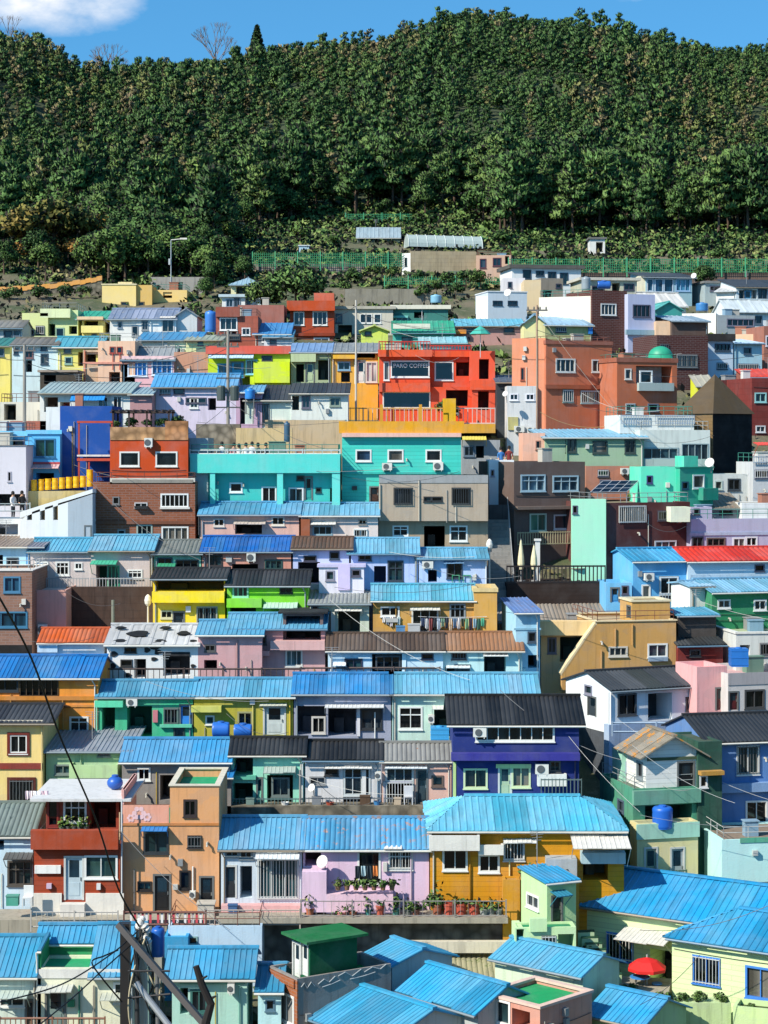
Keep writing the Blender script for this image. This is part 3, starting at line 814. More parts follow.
def forest():
    qs, ts, ns = [], [], []; rg = np.random.default_rng(9)
    protos = []
    for k in range(10):
        C, t, nr = pine_pts(rg, 7.4, 1.6 + .12 * (k % 4), 10, 56, .16) if k < 8 else lobe_pts(rg, 5.5, 1.9, 9, 62, .2)
        protos.append((needles(C, rg, .52) if k < 8 else leaves(C, 0, rg, .45), t, nr))
    trunk = []
    for Y, x, u in far_pts:
        q, t, nr = protos[rg.integers(0, 10)]
        a = rg.uniform(0, 6.28); s = rg.uniform(.48, 1.02) * (1 + (.28 if Y < 470 else .08) * math.sin(x * .11 + Y * .07) * math.sin(Y * .09 - x * .05)); ca, sa = math.cos(a) * s, math.sin(a) * s
        v = HV - F * float(zterr(x, Y)) / Y
        M = np.array([[ca, -sa, 0], [sa, ca, 0], [0, 0, s * rg.uniform(.85, 1.15)]])
        qs.append(q @ M.T + np.array([x, Y, float(zterr(x, Y)) - .2]))
        # hue of each tree: mostly dark pine, olive and brown patches where the photo has them
        olive = .1 + .75 * math.exp(-((u - 730) / 60) ** 2 - ((v - 150) / 40) ** 2) + .3 * math.exp(-((u - 60) / 60) ** 2 - ((v - 80) / 60) ** 2) + (.4 if v < 85 and u < 420 else 0) + .3 * math.exp(-((u - 120) / 70) ** 2 - ((v - 120) / 30) ** 2) + .3 * math.exp(-((u - 600) / 60) ** 2 - ((v - 110) / 25) ** 2)
        base = rg.uniform(.42, .85) if rg.random() < olive else rg.uniform(0, .38)
        if rg.random() < .015: base = .8
        ts.append(np.clip(t * .7 + base, 0, 1)); ns.append((nr @ np.array([[math.cos(a), -math.sin(a), 0], [math.sin(a), math.cos(a), 0], [0, 0, 1]]).T))
    o = bpy.data.objects.new('forest', leafmesh('forest', np.concatenate(qs), np.concatenate(ts), leaf_forest, np.concatenate(ns))); COL.objects.link(o)
    tag(o, 'dense pine forest covering the whole hill above the village', 'forest', None, 'stuff')
forest()
def cover():
    rg = np.random.default_rng(13); C = []
    for k in range(95000):
        Y = rg.uniform(203, 300) if k % 5 else rg.uniform(80, 203); u = rg.uniform(-240, 1010)
        x = (u - CX) * Y / F
        if math.sin(x * .35 + 1.3 * math.sin(Y * .21)) + math.sin(Y * .4 + x * .1) + rg.uniform(-.7, .7) < -.1: continue
        C.append((x, Y, 0))
    C = np.array(C); C[:, 2] = zterr(C[:, 0], C[:, 1]) + rg.uniform(.05, .55, len(C))
    q = leaves(C, 0, rg, .55, .1)
    t = np.clip(.5 + .35 * np.sin(C[:, 0] * .23) * np.sin(C[:, 1] * .31 + 2) + rg.uniform(-.3, .3, len(C)), 0, 1)
    o = bpy.data.objects.new('ground_cover', leafmesh('ground_cover', q, t, leafmat('cover', [(0, (.06, .11, .03)), (.4, (.12, .17, .05)), (.7, (.22, .21, .08)), (1, (.32, .26, .14))], 0))); COL.objects.link(o)
    tag(o, 'weeds and dry grass growing over the garden slope', 'weeds', None, 'stuff')
cover()
def undergrowth():
    rg = np.random.default_rng(31); qs, ts, ns = [], [], []
    for k in range(4600):
        Y = rg.uniform(204, 300) if k % 4 else rg.uniform(150, 204); u = rg.uniform(-40, 810); x = (u - CX) * Y / F
        if Y < 204 and rg.random() < .75: continue
        if 395 < u < 495 and 205 < Y < 236: continue
        if u < 106 and Y < 204: continue
        if 580 < u < 612 and Y < 232: continue
        if 340 < u < 405 and 230 < Y < 241: continue
        s = rg.uniform(.5, 1.3) * (1.0 if Y > 225 else .7); n = 34
        C = rg.normal(size=(n, 3)); C /= np.linalg.norm(C, axis=1)[:, None]; C *= np.array([s, s, s * .7]) * rg.uniform(.4, 1, (n, 1)); C[:, 2] = np.abs(C[:, 2]); ns.append(C / np.linalg.norm(C, axis=1)[:, None] + np.array([0, 0, .4]) + rg.normal(0, .35, C.shape))
        qs.append(leaves(C + np.array([x, Y, float(zterr(x, Y))]), 0, rg, .5)); ts.append(np.clip(rg.uniform(0, .75) + rg.uniform(-.12, .12, n), 0, 1))
    for k in range(420):
        u = rg.uniform(-30, 800); Y = np.interp(u, FU, FY) + rg.uniform(-9, 9); x = (u - CX) * Y / F
        if 395 < u < 495 and Y < 240: continue
        s = rg.uniform(.9, 2.1); n = 90
        C = rg.normal(size=(n, 3)); C /= np.linalg.norm(C, axis=1)[:, None]; d = C.copy(); C *= np.array([s, s, s * .95]) * rg.uniform(.5, 1, (n, 1)); C[:, 2] = np.abs(C[:, 2])
        ns.append(d + np.array([0, 0, .4]) + rg.normal(0, .3, C.shape)); qs.append(leaves(C + np.array([x, Y, float(zterr(x, Y))]), 0, rg, .5)); ts.append(np.clip(rg.uniform(0, .7) + rg.uniform(-.12, .12, n), 0, 1))
    o = bpy.data.objects.new('undergrowth', leafmesh('undergrowth', np.concatenate(qs), np.concatenate(ts), leafmat('undergrowth', [(0, (.06, .13, .035)), (.4, (.13, .23, .055)), (.75, (.24, .29, .09)), (1, (.34, .28, .14))], 0), np.concatenate(ns))); COL.objects.link(o)
    tag(o, 'tangled low undergrowth between the vegetable plots and forest edge', 'undergrowth', None, 'stuff')
undergrowth()
# single trees and bushes the photo shows
def tr(kind, u, v, Y, h, label):
    """base seen at photo row v; h = height in photo pixels"""
    p = P(u, v, Y); g = float(zterr(p.x, Y)); p.z = min(p.z, g + 1.5)
    base = {'pine': 8.5}.get(kind.a[0], kind.a[2]); kind.put(p, label, None, h * Y / F / kind.a[2])
tr(darkt[0], 296, 318, 178, 60, 'big dark round tree behind the red brown cube house')
tr(darkt[0], 262, 318, 181, 42, 'dark round tree left of the red brown cube house beside the pavilion')
for u, v, h, l in ((55, 240, 48, 'orange autumn tree at the left edge of the forest'), (28, 250, 44, 'yellow brown autumn tree nearest the left edge'), (78, 236, 40, 'rust coloured tree right of the orange autumn tree'), (20, 226, 36, 'small golden tree behind the autumn trees'), (110, 226, 34, 'small amber tree under the pines at left')):
    autumn[0].put(gpt(u, v, 219 + (240 - v) * .2) + VZ * .5, l, None, h * 222 / F / 5.5 * 1.4)
for u, v, Y, h, l in ((45, 284, 205, 46, 'dark bushy tree above the orange topped wall'), (125, 282, 205, 62, 'broad green tree behind the cream yellow villa'), (92, 280, 206, 50, 'green tree left of the cream yellow villa'), (215, 290, 200, 34, 'light green tree right of the curved hill road'), (245, 282, 203, 30, 'small olive tree beside the cream pavilion house'),
                       (205, 300, 196, 26, 'yellow green bushy tree right of the cream yellow villa'), (704, 296, 192, 34, 'dark slim tree right of the glass fronted villa'), (170, 268, 215, 50, 'leafy tree behind the street light'), (205, 262, 214, 40, 'leafy tree between street light and pavilion')):
    tr(leafy[R.randrange(3)], u, v, Y, h, l)
BU = [(12, 302, 196, 'dark hedge bush at the far left under the orange topped wall'), (40, 300, 196, 'second hedge bush from the left edge'), (66, 298, 196, 'hedge bush above the pale lime house'), (84, 296, 197, 'hedge bush left of the cream yellow villa'),
      (345, 292, 195, 'bright bush right of the red brown cube house'), (352, 284, 198, 'bush left of the grey retaining slope'), (372, 276, 205, 'bush under the green mesh fence end'), (392, 277, 206, 'bush left of the old concrete block house'), (420, 283, 204, 'low bush before the old concrete block house'),
      (436, 292, 196, 'bush right of the pale blue tank'), (446, 286, 198, 'tall bush above the long light blue roof'), (456, 296, 194, 'orange tinged bush above the long light blue roof'), (466, 284, 202, 'bush below the right end of the old concrete block'), (480, 286, 200, 'bush left of the small pale hatch house'), (424, 300, 190, 'bush left of the pale blue tank'),
      (205, 428, 124, 'dark green bush beside the utility pole with transformer'), (212, 436, 123, 'lower green bush beside the tourist terrace'), (446, 384, 136.5, 'bushy plant in front of the coffee shop porch'), (8, 400, 136, 'dark bush at the left edge beside the concrete pole'),
      (10, 372, 150, 'big dark bush at the left edge below the slate roof'), (18, 362, 153, 'upper dark bush beside the slate roofed house'), (325, 930, 84.6, 'green bush under the footpath ledge near the green hut'), (24, 372, 149, 'small bush beside the aqua tank'), (645, 470, 122, 'small bush left of the teal cube house'),
      (556, 262, 216, 'bush behind the green fence over the white flat house'), (640, 262, 214, 'bush behind the green fence over the villa'), (720, 262, 213, 'bush behind the green fence at right'), (700, 250, 228, 'bush on the rocky garden slope'), (540, 246, 232, 'bush on the slope left of the garden hut'), (262, 262, 214, 'bush at the left end of the green fence'),
      (300, 240, 236, 'bush above the green fence'), (335, 246, 232, 'bush above the fence below the vegetable plots'), (500, 246, 234, 'bush right of the polytunnel'), (385, 212, 268, 'bush above the netted plots'), (250, 240, 236, 'bush left of the vegetable plots')]
for i, (u, v, Y, l) in enumerate(BU): tr(bushk[i % 3], u, v, Y, R.uniform(11, 17) * (1 if Y > 150 else 1.7), l)
for k in range(16):
    u = 6 + k * 14.5 + R.uniform(-4, 4); Y = (204 if u > 100 else 212) + (k * 5 % 7); kd = (autumn[0] if k in (1, 3, 4, 5) else leafy[k % 3]); kd.put(gpt(u, 0, Y), ['green', 'yellow', 'green', 'amber', 'russet', 'mid green', 'dull green', 'olive', 'bright green', 'shaggy green', 'dark green', 'pale green', 'rounded green', 'leaning green', 'low green', 'dusky green'][k] + f' tree, {["first", "second", "third", "fourth", "fifth", "sixth", "seventh", "eighth", "ninth", "tenth", "eleventh", "twelfth", "thirteenth", "fourteenth", "fifteenth", "sixteenth"][k]} from the left along the hill road', 'trees along the hill road', R.uniform(.45, .8) if u < 100 else R.uniform(.7, 1.1))
# skyline specials
def fir():
    rg = np.random.default_rng(77); C = []
    for k in range(2300):
        f = rg.random(); t = rg.uniform(0, 6.28); r = (1 - f) * 2.9 * rg.uniform(.5, 1) + .1
        C.append((r * math.cos(t), r * math.sin(t), 1.2 + f * 8.6))
    root = empty('fir_tree', gpt(257, 0, 505), 'single dark conical fir standing out on the skyline', 'tree')
    c = bpy.data.objects.new('crown', leafmesh('crown', leaves(np.array(C), 0, rg, .7), np.zeros(len(C)), leaf_forest)); COL.objects.link(c); c.parent = root
    mb = MB(); mb.tube([(0, 0, -.5), (0, 0, 9)], [.25, .05], 7); mb.build('trunk', bark, root)
    root.scale = (1.25,) * 3; root.location.z += 5.5
fir()
def bare(u, Y, Ht, label, dz=0):
    root = empty('bare_tree', gpt(u, 0, Y) + VZ * dz, label, 'tree'); mb = MB(); tw = MB()
    mb.tube([(0, 0, -1), (0, 0, Ht * .45)], [.28, .2], 7)
    def br(p, d, L, r, n):
        q = p + d * L; tw.tube([p, q], [r, r * .6], 4, cap=False)
        if n:
            for k in range(3): br(q, (d + Vector((R.uniform(-.6, .6), R.uniform(-.6, .6), R.uniform(-.1, .5)))).normalized(), L * .7, r * .6, n - 1)
    for k in range(9):
        t = k * .7; br(Vector((0, 0, Ht * (.2 + .03 * k))), Vector((math.cos(t) * .6, math.sin(t) * .6, .8)).normalized(), Ht * .26, .12, 3)
    tm = paint('#8a7466', .9); mb.build('trunk', tm, root); tw.build('branches', tm, root)
bare(215, 508, 13.5, 'wide bare leafless tree on the skyline left of the dark fir', 4)
bare(108, 508, 12, 'smaller bare leafless tree on the skyline at left', 3)
bare(8, 515, 12, 'bare tree on the skyline at the left corner', 1)
# ================================================================== HOUSES, near rows first
BL = '#3f9bd6'   # painted steel roof blue
# ---- lowest row (below the footpath)
H('pale green bungalow with ribbed blue roof at the bottom left corner of the village',
  V(-30, 35, 975, 1045, '#cfdccf', roof=('g', '#3f97cf', 934), f='w0,998,24,1006,W,n2 a-4,990,30,997,#b9c7be d26,1000,34,1040,#7d6a58 t33,978,36,1040'))
H('cream bungalow whose blue roof is cut open around a green roof terrace',
  V(92, 136, 975, 1045, '#dfe0c4', roof=('g', '#3d98d4', 922), D=5.2,
    f='p92,969,137,978,#d8d8d2 w114,983,126,1003,W,n1 t93,985,95,1040,#8d8a80 a102,992,130,998,#bfc3b4'),
  V(38, 92, 968, 1045, '#dfe0c4', D=2.0, roof=('f', '#2aa06a', .12), f='p36,969,92,978,#d8d8d2 d46,990,65,1030,#7b8f8a a38,984,74,990,#c5c7bd t78,985,81,1040,#2f7f67 m68,999,75,1006,#2f8a63'),
  V(38, 92, 943, 975, '#2a8f5c', D=2.4, dY=2.0, Y=Yof(1045), roof=('g', '#3d98d4', 922, {'r': 1.0, 'm': .45, 'oh': .1}), found=1),
  V(38, 41, 950, 1045, '#2a8f5c', D=2.0, roof=('d', '#3d98d4', 941, {'oh': .05, 'os': .02})))
H('aqua bungalow with wide ribbed blue roof behind the dark steel pole frame',
  V(172, 247, 977, 1045, '#a9d3c4', roof=('g', '#3f9bd8', 946, {'os': .35}), f='w191,990,207,1012,#3b6d68,n2 p180,980,245,984,#6aa796 c228,982,235,991 t238,985,241,1040,#7fb8a8 o180,988,188,1014'))
H('low pale blue concrete shed with flat top beside the striped railing',
  V(168, 262, 926, 950, '#b9d3e6', D=3.0, roof=('f', '#a9b9c4', .12), f='w189,937,197,944,#8aa,n1'), cat='shed', name='shed')
H('small bright blue roofed box shed next to the blue barrel',
  V(164, 188, 937, 960, '#2f97c9', D=1.6, roof=('f', '#3aa0cf', .1)), cat='shed', name='shed')
H('narrow pale aqua house with steep blue roof left of the green rooftop hut',
  V(258, 281, 990, 1045, '#b7e2e6', D=4, roof=('g', '#3f9bd8', 962), f='w266,1000,274,1010,#5d7f92'))
def flower_wall():
    h = HOUSES['tall orange house with pink flower painted terrace wall and green roof floor']; f = Face(h.O1, h.es, -h.ei, 4); mb = MB()
    for u, v, r in ((139, 813, .2), (147, 817, .13), (131, 818, .12)):
        c = f.uv(u, v)
        for k in range(6):
            a = k * 1.047; p = (c[0] + r * math.cos(a), c[1] + r * math.sin(a)); mb.q(*[f.pt(p[0] + r * .55 * math.cos(t), p[1] + r * .55 * math.sin(t), .012 + .002 * k) for t in np.linspace(0, 5.6, 8)])
    h.part(mb, 'painted_flowers', paint('#e9c3c6', .8))
def graffiti_house():
    h = House('brick and grey concrete house with pale scrawls on its parapet and dark green rooftop hut')
    h.v(297, 391, 979, 1050, '#8b8783', yaw=32, D=2.3, roof=('f', '#1f8a4b', .5, {'clean': 1}), dirt=.9)
    f0 = (h.O, h.es, h.ei, h.Ln)
    h.v(297, 298.2, 981, 1050, '#9a5a35', yaw=32, D=2.24, dY=-.03, kind='brick', found=3, L='w279,994,294,1022,W,n2', Y=Yof(1050))
    h.v(310, 357, 942, 978, '#0f5a38', yaw=32, dY=.62, D=1.4, found=.3, dirt=.2, roof=('s', '#146b3a', .1, {'oh': .33}), L='d293,943,300,977,#d9ddd9,f d301,943,308,976,#d9ddd9,f')
    h.O, h.es, h.ei, h.Ln = f0; f = Face(h.O, h.es, -h.ei, h.Ln); mb = MB()
    for st in ([(301, 987), (304, 983), (307, 988), (311, 982), (315, 986)], [(318, 984), (324, 979), (329, 982), (335, 976)], [(322, 987), (331, 984), (340, 980)], [(338, 976), (345, 972), (352, 976), (361, 969)], [(364, 972), (372, 967), (380, 969), (386, 964)], [(350, 979), (363, 976), (375, 972)]):
        mb.tube([f.pt(*f.uv(*q), .012) for q in st], .022, 4)
    h.part(mb, 'painted_scrawl', paint('#a3abae', .8))
graffiti_house()
H('low house under a small tilted blue ribbed roof behind the green rooftop hut',
  V(364, 392, 956, 1000, '#c8cfcf', yaw=-56, ref='L', Y=82.5, roof=('g', '#35a0e0', 0, {'r': 1.5, 'm': .3})))
H('old low building with mossy brown slab roof beside the bright blue roofs',
  V(404, 512, 976, 1000, '#6b675c', Y=83.4, D=7, roof=('d', '#b0aa88', 946, {'sty': 'corr', 'rust': .5, 'rc': '#6d7a48'}), f='o470,980,500,995'))
H('house under the large blue ribbed roof at the bottom edge left of centre',
  V(304, 388, 1013, 1065, '#bfc4c0', yaw=-50, ref='L', Y=78.5, roof=('g', '#35a0de', 0, {'r': 2.2, 'm': .36})))
H('house under the steep blue ribbed roof whose ridge falls toward the pink rooftop',
  V(402, 478, 990, 1060, '#aeb6b6', yaw=-48, ref='L', Y=79.5, roof=('g', '#339fe0', 0, {'r': 1.5, 'm': .45})))
H('house under the blue ribbed roof squeezed between pink rooftop and light green porch',
  V(495, 583, 957, 1010, '#c6d8bd', yaw=-40, ref='L', Y=82, roof=('g', '#4fa8dc', 0, {'r': 1.3, 'm': .35})))
H('salmon house with flat green painted roof and pale parapet at the bottom edge',
  V(540, 592, 1009, 1060, '#d0937f', yaw=46, Y=75.5, D=2.9, roof=('f', '#1c9a5c', .14, {'cop': '#dcbcac', 'ch': .1, 'clean': 1}), L='w496,1001,510,1024,W,n1 o512,1010,530,1030'))
H('house under the blue ribbed roof right of the pink rooftop',
  V(589, 645, 1013, 1065, '#a7c99a', yaw=-40, ref='L', Y=78.5, roof=('g', '#2f9ade', 0, {'r': 1.5, 'm': .4})))
H('small pale green porch house with single slope blue roof above green outside steps',
  V(547, 576, 882, 972, '#b5da9f', yaw=24, D=2.3, roof=('d', '#2d8fd0', 876, {'m': .1, 'oh': .15}), L='w527,895,539,908,W,n2', f='d552,896,562,922,#1d3a2c a550,890,565,894,#2f7f9a', Y=83.6, dirt=.25),
  V(515, 576, 928, 985, '#c3e2aa', yaw=4, Y=82.6, D=1.0, roof=('f', '#2e8a5c', .08), found=3, f='o515,928,524,944,#2f6f9f g542,936,555,948,#6c7a70,n2 o558,934,574,955', dirt=.25),
  V(530, 547, 919, 932, '#c3e2aa', yaw=4, Y=82.5, D=.25, found=.0, dirt=.25))
H('large light green house with long blue ribbed roof, blue window frames and a wing',
  V(580, 800, 904, 990, '#d3e6ad', yaw=-33, ref='L', Y=87, D=5.0, kind='board', dirt=.25, roof=('g', '#1f93da', 0, {'m': .5, 'r': 2.3, 'p': .3}),
    f='w607,934,633,960,#3f7fd0,n2 o650,950,674,985,#1b1f22 a626,929,676,944,#d7d4cb,e1.2 t571,932,574,985,#c9d6b8'),
  V(672, 800, 936, 1020, '#d3e6ad', yaw=-33, ref='L', Y=82.6, D=4.2, kind='board', dirt=.25, roof=('h', '#2394da', 0, {'m': .42, 'r': 2.1, 'p': .3, 'oh': .3}),
    f='w693,957,720,984,#3f7fd0,n2 w746,969,790,1000,#3f7fd0,n3'))
H('light green garden wall building with planted top at the bottom right corner',
  V(733, 800, 1006, 1040, '#c3dd9c', yaw=-20, ref='L', Y=79.5, D=1.2, roof=('f', '#4d5a34', .2)), cat='planter', name='garden_wall')

# ---- row above the footpath
H('pale blue house with old grey corrugated roof at the far left above the rubble',
  V(-30, 33, 835, 905, '#c3dceb', roof=('g', '#7f8d86', 801, {'sty': 'corr', 'rust': .35, 'rc': '#56615e'}), D=5,
    f='w8,861,33,885,#55504a,n3,h a6,852,34,860,#5a5a58 o-20,840,4,850 p-20,836,34,840,#3f8fc4 t35,838,37,900'))
H('red brown house with white flat roof, planted balcony and white sliding windows',
  V(34, 120, 846, 921, '#9c3f22', D=3.6, roof=('f', '#8d8a84', .2), kind='board',
    f='p32,829,119,848,#a34426,e.35,Nbalcony_wall d65,857,83,900,#b7c9d1,f w85,856,117,878,W,n2,p#3d5a52 p35,865,61,873,#e8e8e4,e.12,Nsign m97,883,101,889,#ddd m47,883,52,888,#c9b3c9 p31,893,62,921,#dedad0,e.1,Nwhite_base p86,893,124,921,#dedad0,e.1,Nwhite_base p62,902,86,921,#d4d0c8,e.5,Nstep t121,800,123,915,#d5d8d8'),
  V(46, 119, 799, 831, '#8f3a24', dY=1.15, D=4.0, found=.4, roof=('s', '#cfd0cf', .12, {'oh': .6}), f='w64,800,86,822,W,n3,h o90,800,116,829,#6d2c1f w48,800,58,826,#7d2a22,n1'))
H('tall orange house with pink flower painted terrace wall and green roof floor',
  V(122, 219, 824, 914, '#d9a070', D=4.6, roof=('f', '#2f9a78', .1, {'clean': 1}),
    f='w144,832,168,853,D,n2 a142,826,168,831,#2f7fc4,e.5 w188,836,201,847,#3a3432,n2 d154,875,170,911,#17181a d200,877,213,911,#17181a w138,882,151,890,#2b2624,n2 w180,871,190,889,#2b2624 c190,890,196,896,#2f7fc4 p122,823,219,825.5,#c07c42 t119,812,121,912,#c9b08c t192,866,194,892,W m173,884,178,889'),
  V(122, 169, 805, 824, '#e2a189', D=.15, found=0),
  V(170, 219, 786, 826, '#d9a06e', D=4.6, found=.1, dY=.01, roof=('f', '#1f9d6a', .35, {'cop': '#d6cdb8', 'ch': .06, 'clean': 1}), f='w184,800,196,816,#3a3030,n2'),
  V(122, 124, 790, 826, '#e0a8a0', D=4.4, found=.2, dY=.1))
H('white and pale blue house with faded blue roof between orange house and pink house',
  V(221, 302, 848, 920, '#c6d4de', roof=('g', '#5ba7d8', 815, {'rust': .25, 'rc': '#9aa7ad'}), 
    f='d225,866,236,898,#2b2f33,f w226,846,238,856,#8a9599,n2 o240,866,252,898,#56616a g258,859,298,898,#cfd6d6,n3 a256,851,300,860,#dde3e4 w240,848,252,858,#8a9599,n2 p222,903,302,922,#dba9a8,e.5,Nplinth'))
H('lavender pink house with patchy rust and blue roof, laundry and potted terrace',
  V(303, 429, 848, 920, '#dcbfd8', roof=('g', '#4f9fdc', 816, {'rust': .5, 'rc': '#a08a84', 'sty': 'corr'}),
    f='o305,848,321,866,#55504e w358,851,380,884,W,n1,p#1a1f22 w389,850,412,869,W,n2,h t410,850,412,915,#c9b4c4 a384,845,402,848,#e4e2da,e.4 p303,867,327,907,#e0c2d8,e1.0,Nside_wall p327,889,393,908,#e3bfd0,e1.0,Nterrace_wall o329,908,360,921,#8a6a78 o362,908,391,921,#8a6a78 m383,862,387,871,#cfcfc8 m310,876,319,881,#3b3f44'))
H('ochre yellow house under a broad light blue hipped roof with white balcony boxes',
  V(430, 624, 829, 922, '#d0911c', D=6.2, kind='board', roof=('h', '#4fb8e8', 794, {'p': .3, 'oh': .35, 'm': .42, 'hr': 1.6}),
    f='w443,848,467,870,W,n2,p#1b2023 w479,855,499,872,W,n2 b429,833,479,848,#dcdad2,e.6 b478,843,503,853,#dcdad2,e.45 w504,842,524,860,#cfd3d3,n3 a503,838,536,842,#e2e2dc,e.5 p545,855,575,875,#a9b0b4,e.9,Nlean_to a570,833,627,850,#dcd8ce,e1.6 p580,850,624,861,#a9c6cf,e.6,Nboard_panel o583,862,608,880,#6a6f62 p430,828,623,832,#8a5a18,e.03 t469,836,471,915,#a87814 t508,860,511,912,#e9dca0'),
  V(503, 520, 880, 922, '#c98d22', dY=-.9, D=.8, roof=('f', '#a58a5a', .08)), V(520, 579, 880, 922, '#cf9a3a', dY=-.7, D=.6, roof=('f', '#a58a5a', .08)))
H('tall weathered green house with rust stained roof and white boarded top room',
  V(633, 698, 789, 890, '#4d9478', yaw=14, D=4.4, Y=92, roof=('f', '#6a7a6a', .1), dirt=.9,
    f='p632,789,699,803,#6aa08a,e.25,Nrusty_balcony o645,805,692,826,#2d4a40', L='w618,800,624,812,#567,n1'),
  V(646, 698, 753, 790, '#e4e4de', yaw=14, D=2.7, dY=.2, kind='board', found=.1, roof=('a', '#9a917f', 737, {'rust': .6, 'rc': '#c98a34', 'oh': .4, 'os': .45}), f='d678,762,694,789,#111214 p647,757,697,760,#4a5a44,e.05', L='w637,762,643,778,#8a9599,n1', dirt=.3),
  V(698, 722, 742, 890, '#2c5446', yaw=14, D=3.2, dY=.6, Y=92, found=3, dirt=.9, roof=('f', '#4a5a4a', .1), f='p698,770,721,774,#b98a3a,e.4,Nrusty_canopy w700,776,707,787,#ddd,n1'),
  V(622, 634, 752, 800, '#9fd0ba', yaw=10, D=1.6, dY=2.6, found=.5, roof=('f', '#7d9a8c', .1), f='w626,762,630,772,#9ab'),
  V(637, 698, 824, 890, '#d9cf9a', yaw=14, D=.9, dY=-.95, Y=92, found=3, roof=('f', '#7aa38f', .3), f='d645,848,657,886,#9aa48a,f d671,848,684,886,#9aa8ac,f r646,869,684,880,#4c6a5a,e.3 p636,823,699,838,#a5d4c0,e.08,Nparapet'))
H('blue two storey house with black tiled roof at the right edge above the mint box',
  V(706, 800, 742, 862, '#5d86bd', yaw=12, D=5.5, Y=94, roof=('g', '#2d3136', 712, {'sty': 'corr', 'm': .45}),
    f='w737,746,759,774,W,n2 w746,801,767,826,W,n2 p706,782,800,791,#7f9fc8,e.3 t717,745,719,850,#4a3a44 p706,741,800,744,#54616d'))
H('plain pale mint house wall at the right edge with broken tiles on top',
  V(722, 800, 840, 905, '#b9e6e2', D=4, yaw=8, Y=90, roof=('f', '#8a7a6a', .1), dirt=.25, f='p740,837,800,842,#57a98c,e.03 m752,850,757,855'))

# ---- terrace row
H('cream yellow two storey house with dark maroon window trim at the left edge',
  V(-30, 43, 722, 815, '#e9cf86', D=5, roof=('g', '#33363c', 703, {'sty': 'corr', 'os': .6}), f='q10,735,27,753,#6d2a22 w10,735,27,753,W,n2 p-30,763,43,769,#8d3a30,e.06 q10,780,33,803,#5d2a20 w10,780,33,803,#6a5040,n2 t41,725,43,800,#d9c48a p-30,720,43,723,#d8d0bc'))
H('light green house with curved blue grey roof edge and a pale green balcony',
  V(46, 131, 750, 810, '#a9c79c', D=5, roof=('d', '#7d9cb4', 736, {'m': .2}), f='w55,765,71,774,#7a8680,n2 w98,746,110,756,#7a8680,n2 b72,762,120,775,#b7d79c,e.9 t80,752,82,800,#9dbb90'))
H('grey walled house with bright blue ribbed roof below the green house',
  V(122, 230, 761, 822, '#8b8682', roof=('g', '#3f95da', 737), f='w138,768,150,780,W,n2 o160,775,180,800 w196,770,210,782,#999,n2 t186,765,188,800'))
H('mint teal house with black roof, flat white canopy and iron railing',
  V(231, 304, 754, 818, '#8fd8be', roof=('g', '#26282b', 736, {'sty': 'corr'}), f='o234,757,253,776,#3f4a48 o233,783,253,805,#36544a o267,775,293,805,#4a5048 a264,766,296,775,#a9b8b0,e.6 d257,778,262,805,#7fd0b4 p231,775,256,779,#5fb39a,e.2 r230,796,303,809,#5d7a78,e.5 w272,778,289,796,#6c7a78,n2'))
H('white plastered house with black roof between the mint house and the grey roofed house',
  V(305, 381, 759, 818, '#d3d3d4', roof=('g', '#1f2022', 739, {'sty': 'corr'}), f='w310,777,325,784,#8d8f90,n2 o343,767,371,805,#8d9294 w344,768,370,795,#c3cacb,n3,h a325,765,372,768,#e6e6e2,e.4 w325,768,338,775,#333,n1 p362,770,366,803,#d9d9d6,e.1 c375,771,381,778 t301,762,304,805,W r306,795,381,808,#70767a,e.6'))
H('peach plastered house with bleached grey corrugated roof above the old stone ledge',
  V(382, 452, 760, 818, '#d9b0a0', roof=('g', '#8f8f8a', 741, {'sty': 'corr', 'rust': .2}), f='w386,768,413,803,#bcc4c4,n3,h a385,765,427,768,#dfe6ea,e.4 d417,770,427,803,#31434a w432,776,443,786,#6a5a50,n1 g384,782,412,803,#aab,n2 t450,764,452,808,#c9a294 r384,795,415,808,#70767a,e.6'))
H('deep indigo blue house with black upper roof and long white strip window',
  V(453, 579, 757, 832, '#243272', D=5.2, roof=('f', '#333', .1), dirt=.2,
    f='w464,769,487,788,#c9d8ae,n2 d499,767,511,797,#a9c0a0,f w512,767,530,787,#c9d8ae,n2 p496,764,531,768,#c3d99a,e.06 c535,763,548,773 w550,761,560,771,#555,n2 b537,773,566,785,#dfe2dc,e.35 p451,752,579,759,#34348a,e.5 t574,760,576,800,#2a2a50 r540,776,580,795,#5a6a66,e.7 p453,762,456,800,#b9d48a,e.03'),
  V(453, 579, 724, 758, '#263678', D=5.0, found=.1, dY=.1, dirt=.2, roof=('g', '#1d1e20', 694, {'sty': 'corr', 'os': .3}), f='w476,726,554,741,W,n7 c473,727,486,736,W'))

# ---- long blue roofed row
H('orange two storey house with royal blue roof at the left edge',
  V(-30, 98, 677, 752, '#e0923a', D=5.2, roof=('g', '#1f77cf', 654), f='w-8,679,18,691,D,n2 k20,678,58,696,#4a3a26,n6,p#14181a p-30,696,98,700,#c9822f,e.1 w70,717,88,732,W,n2,h t10,694,12,706,#c08a40 t62,700,64,750,#c08a40 p-30,705,98,707,#cf8632,e.05'))
H('emerald green house with pale blue ribbed roof and a blue door',
  V(98, 193, 696, 752, '#3fb486', roof=('g', '#4a9cd0', 679), f='o102,705,115,735,#2c6a52 p96,700,124,706,#5fd0a4,e.5 o127,706,152,737,#25564a c127,698,138,705 d180,705,192,728,#2f7fd0 w164,708,178,724,#5f7a72,n2 p160,724,192,727,#5fc09c,e.2 w174,728,184,737,#2b3a38,n1 t96,698,98,748,#8fe0c0 m153,710,158,722,#c97a80'))
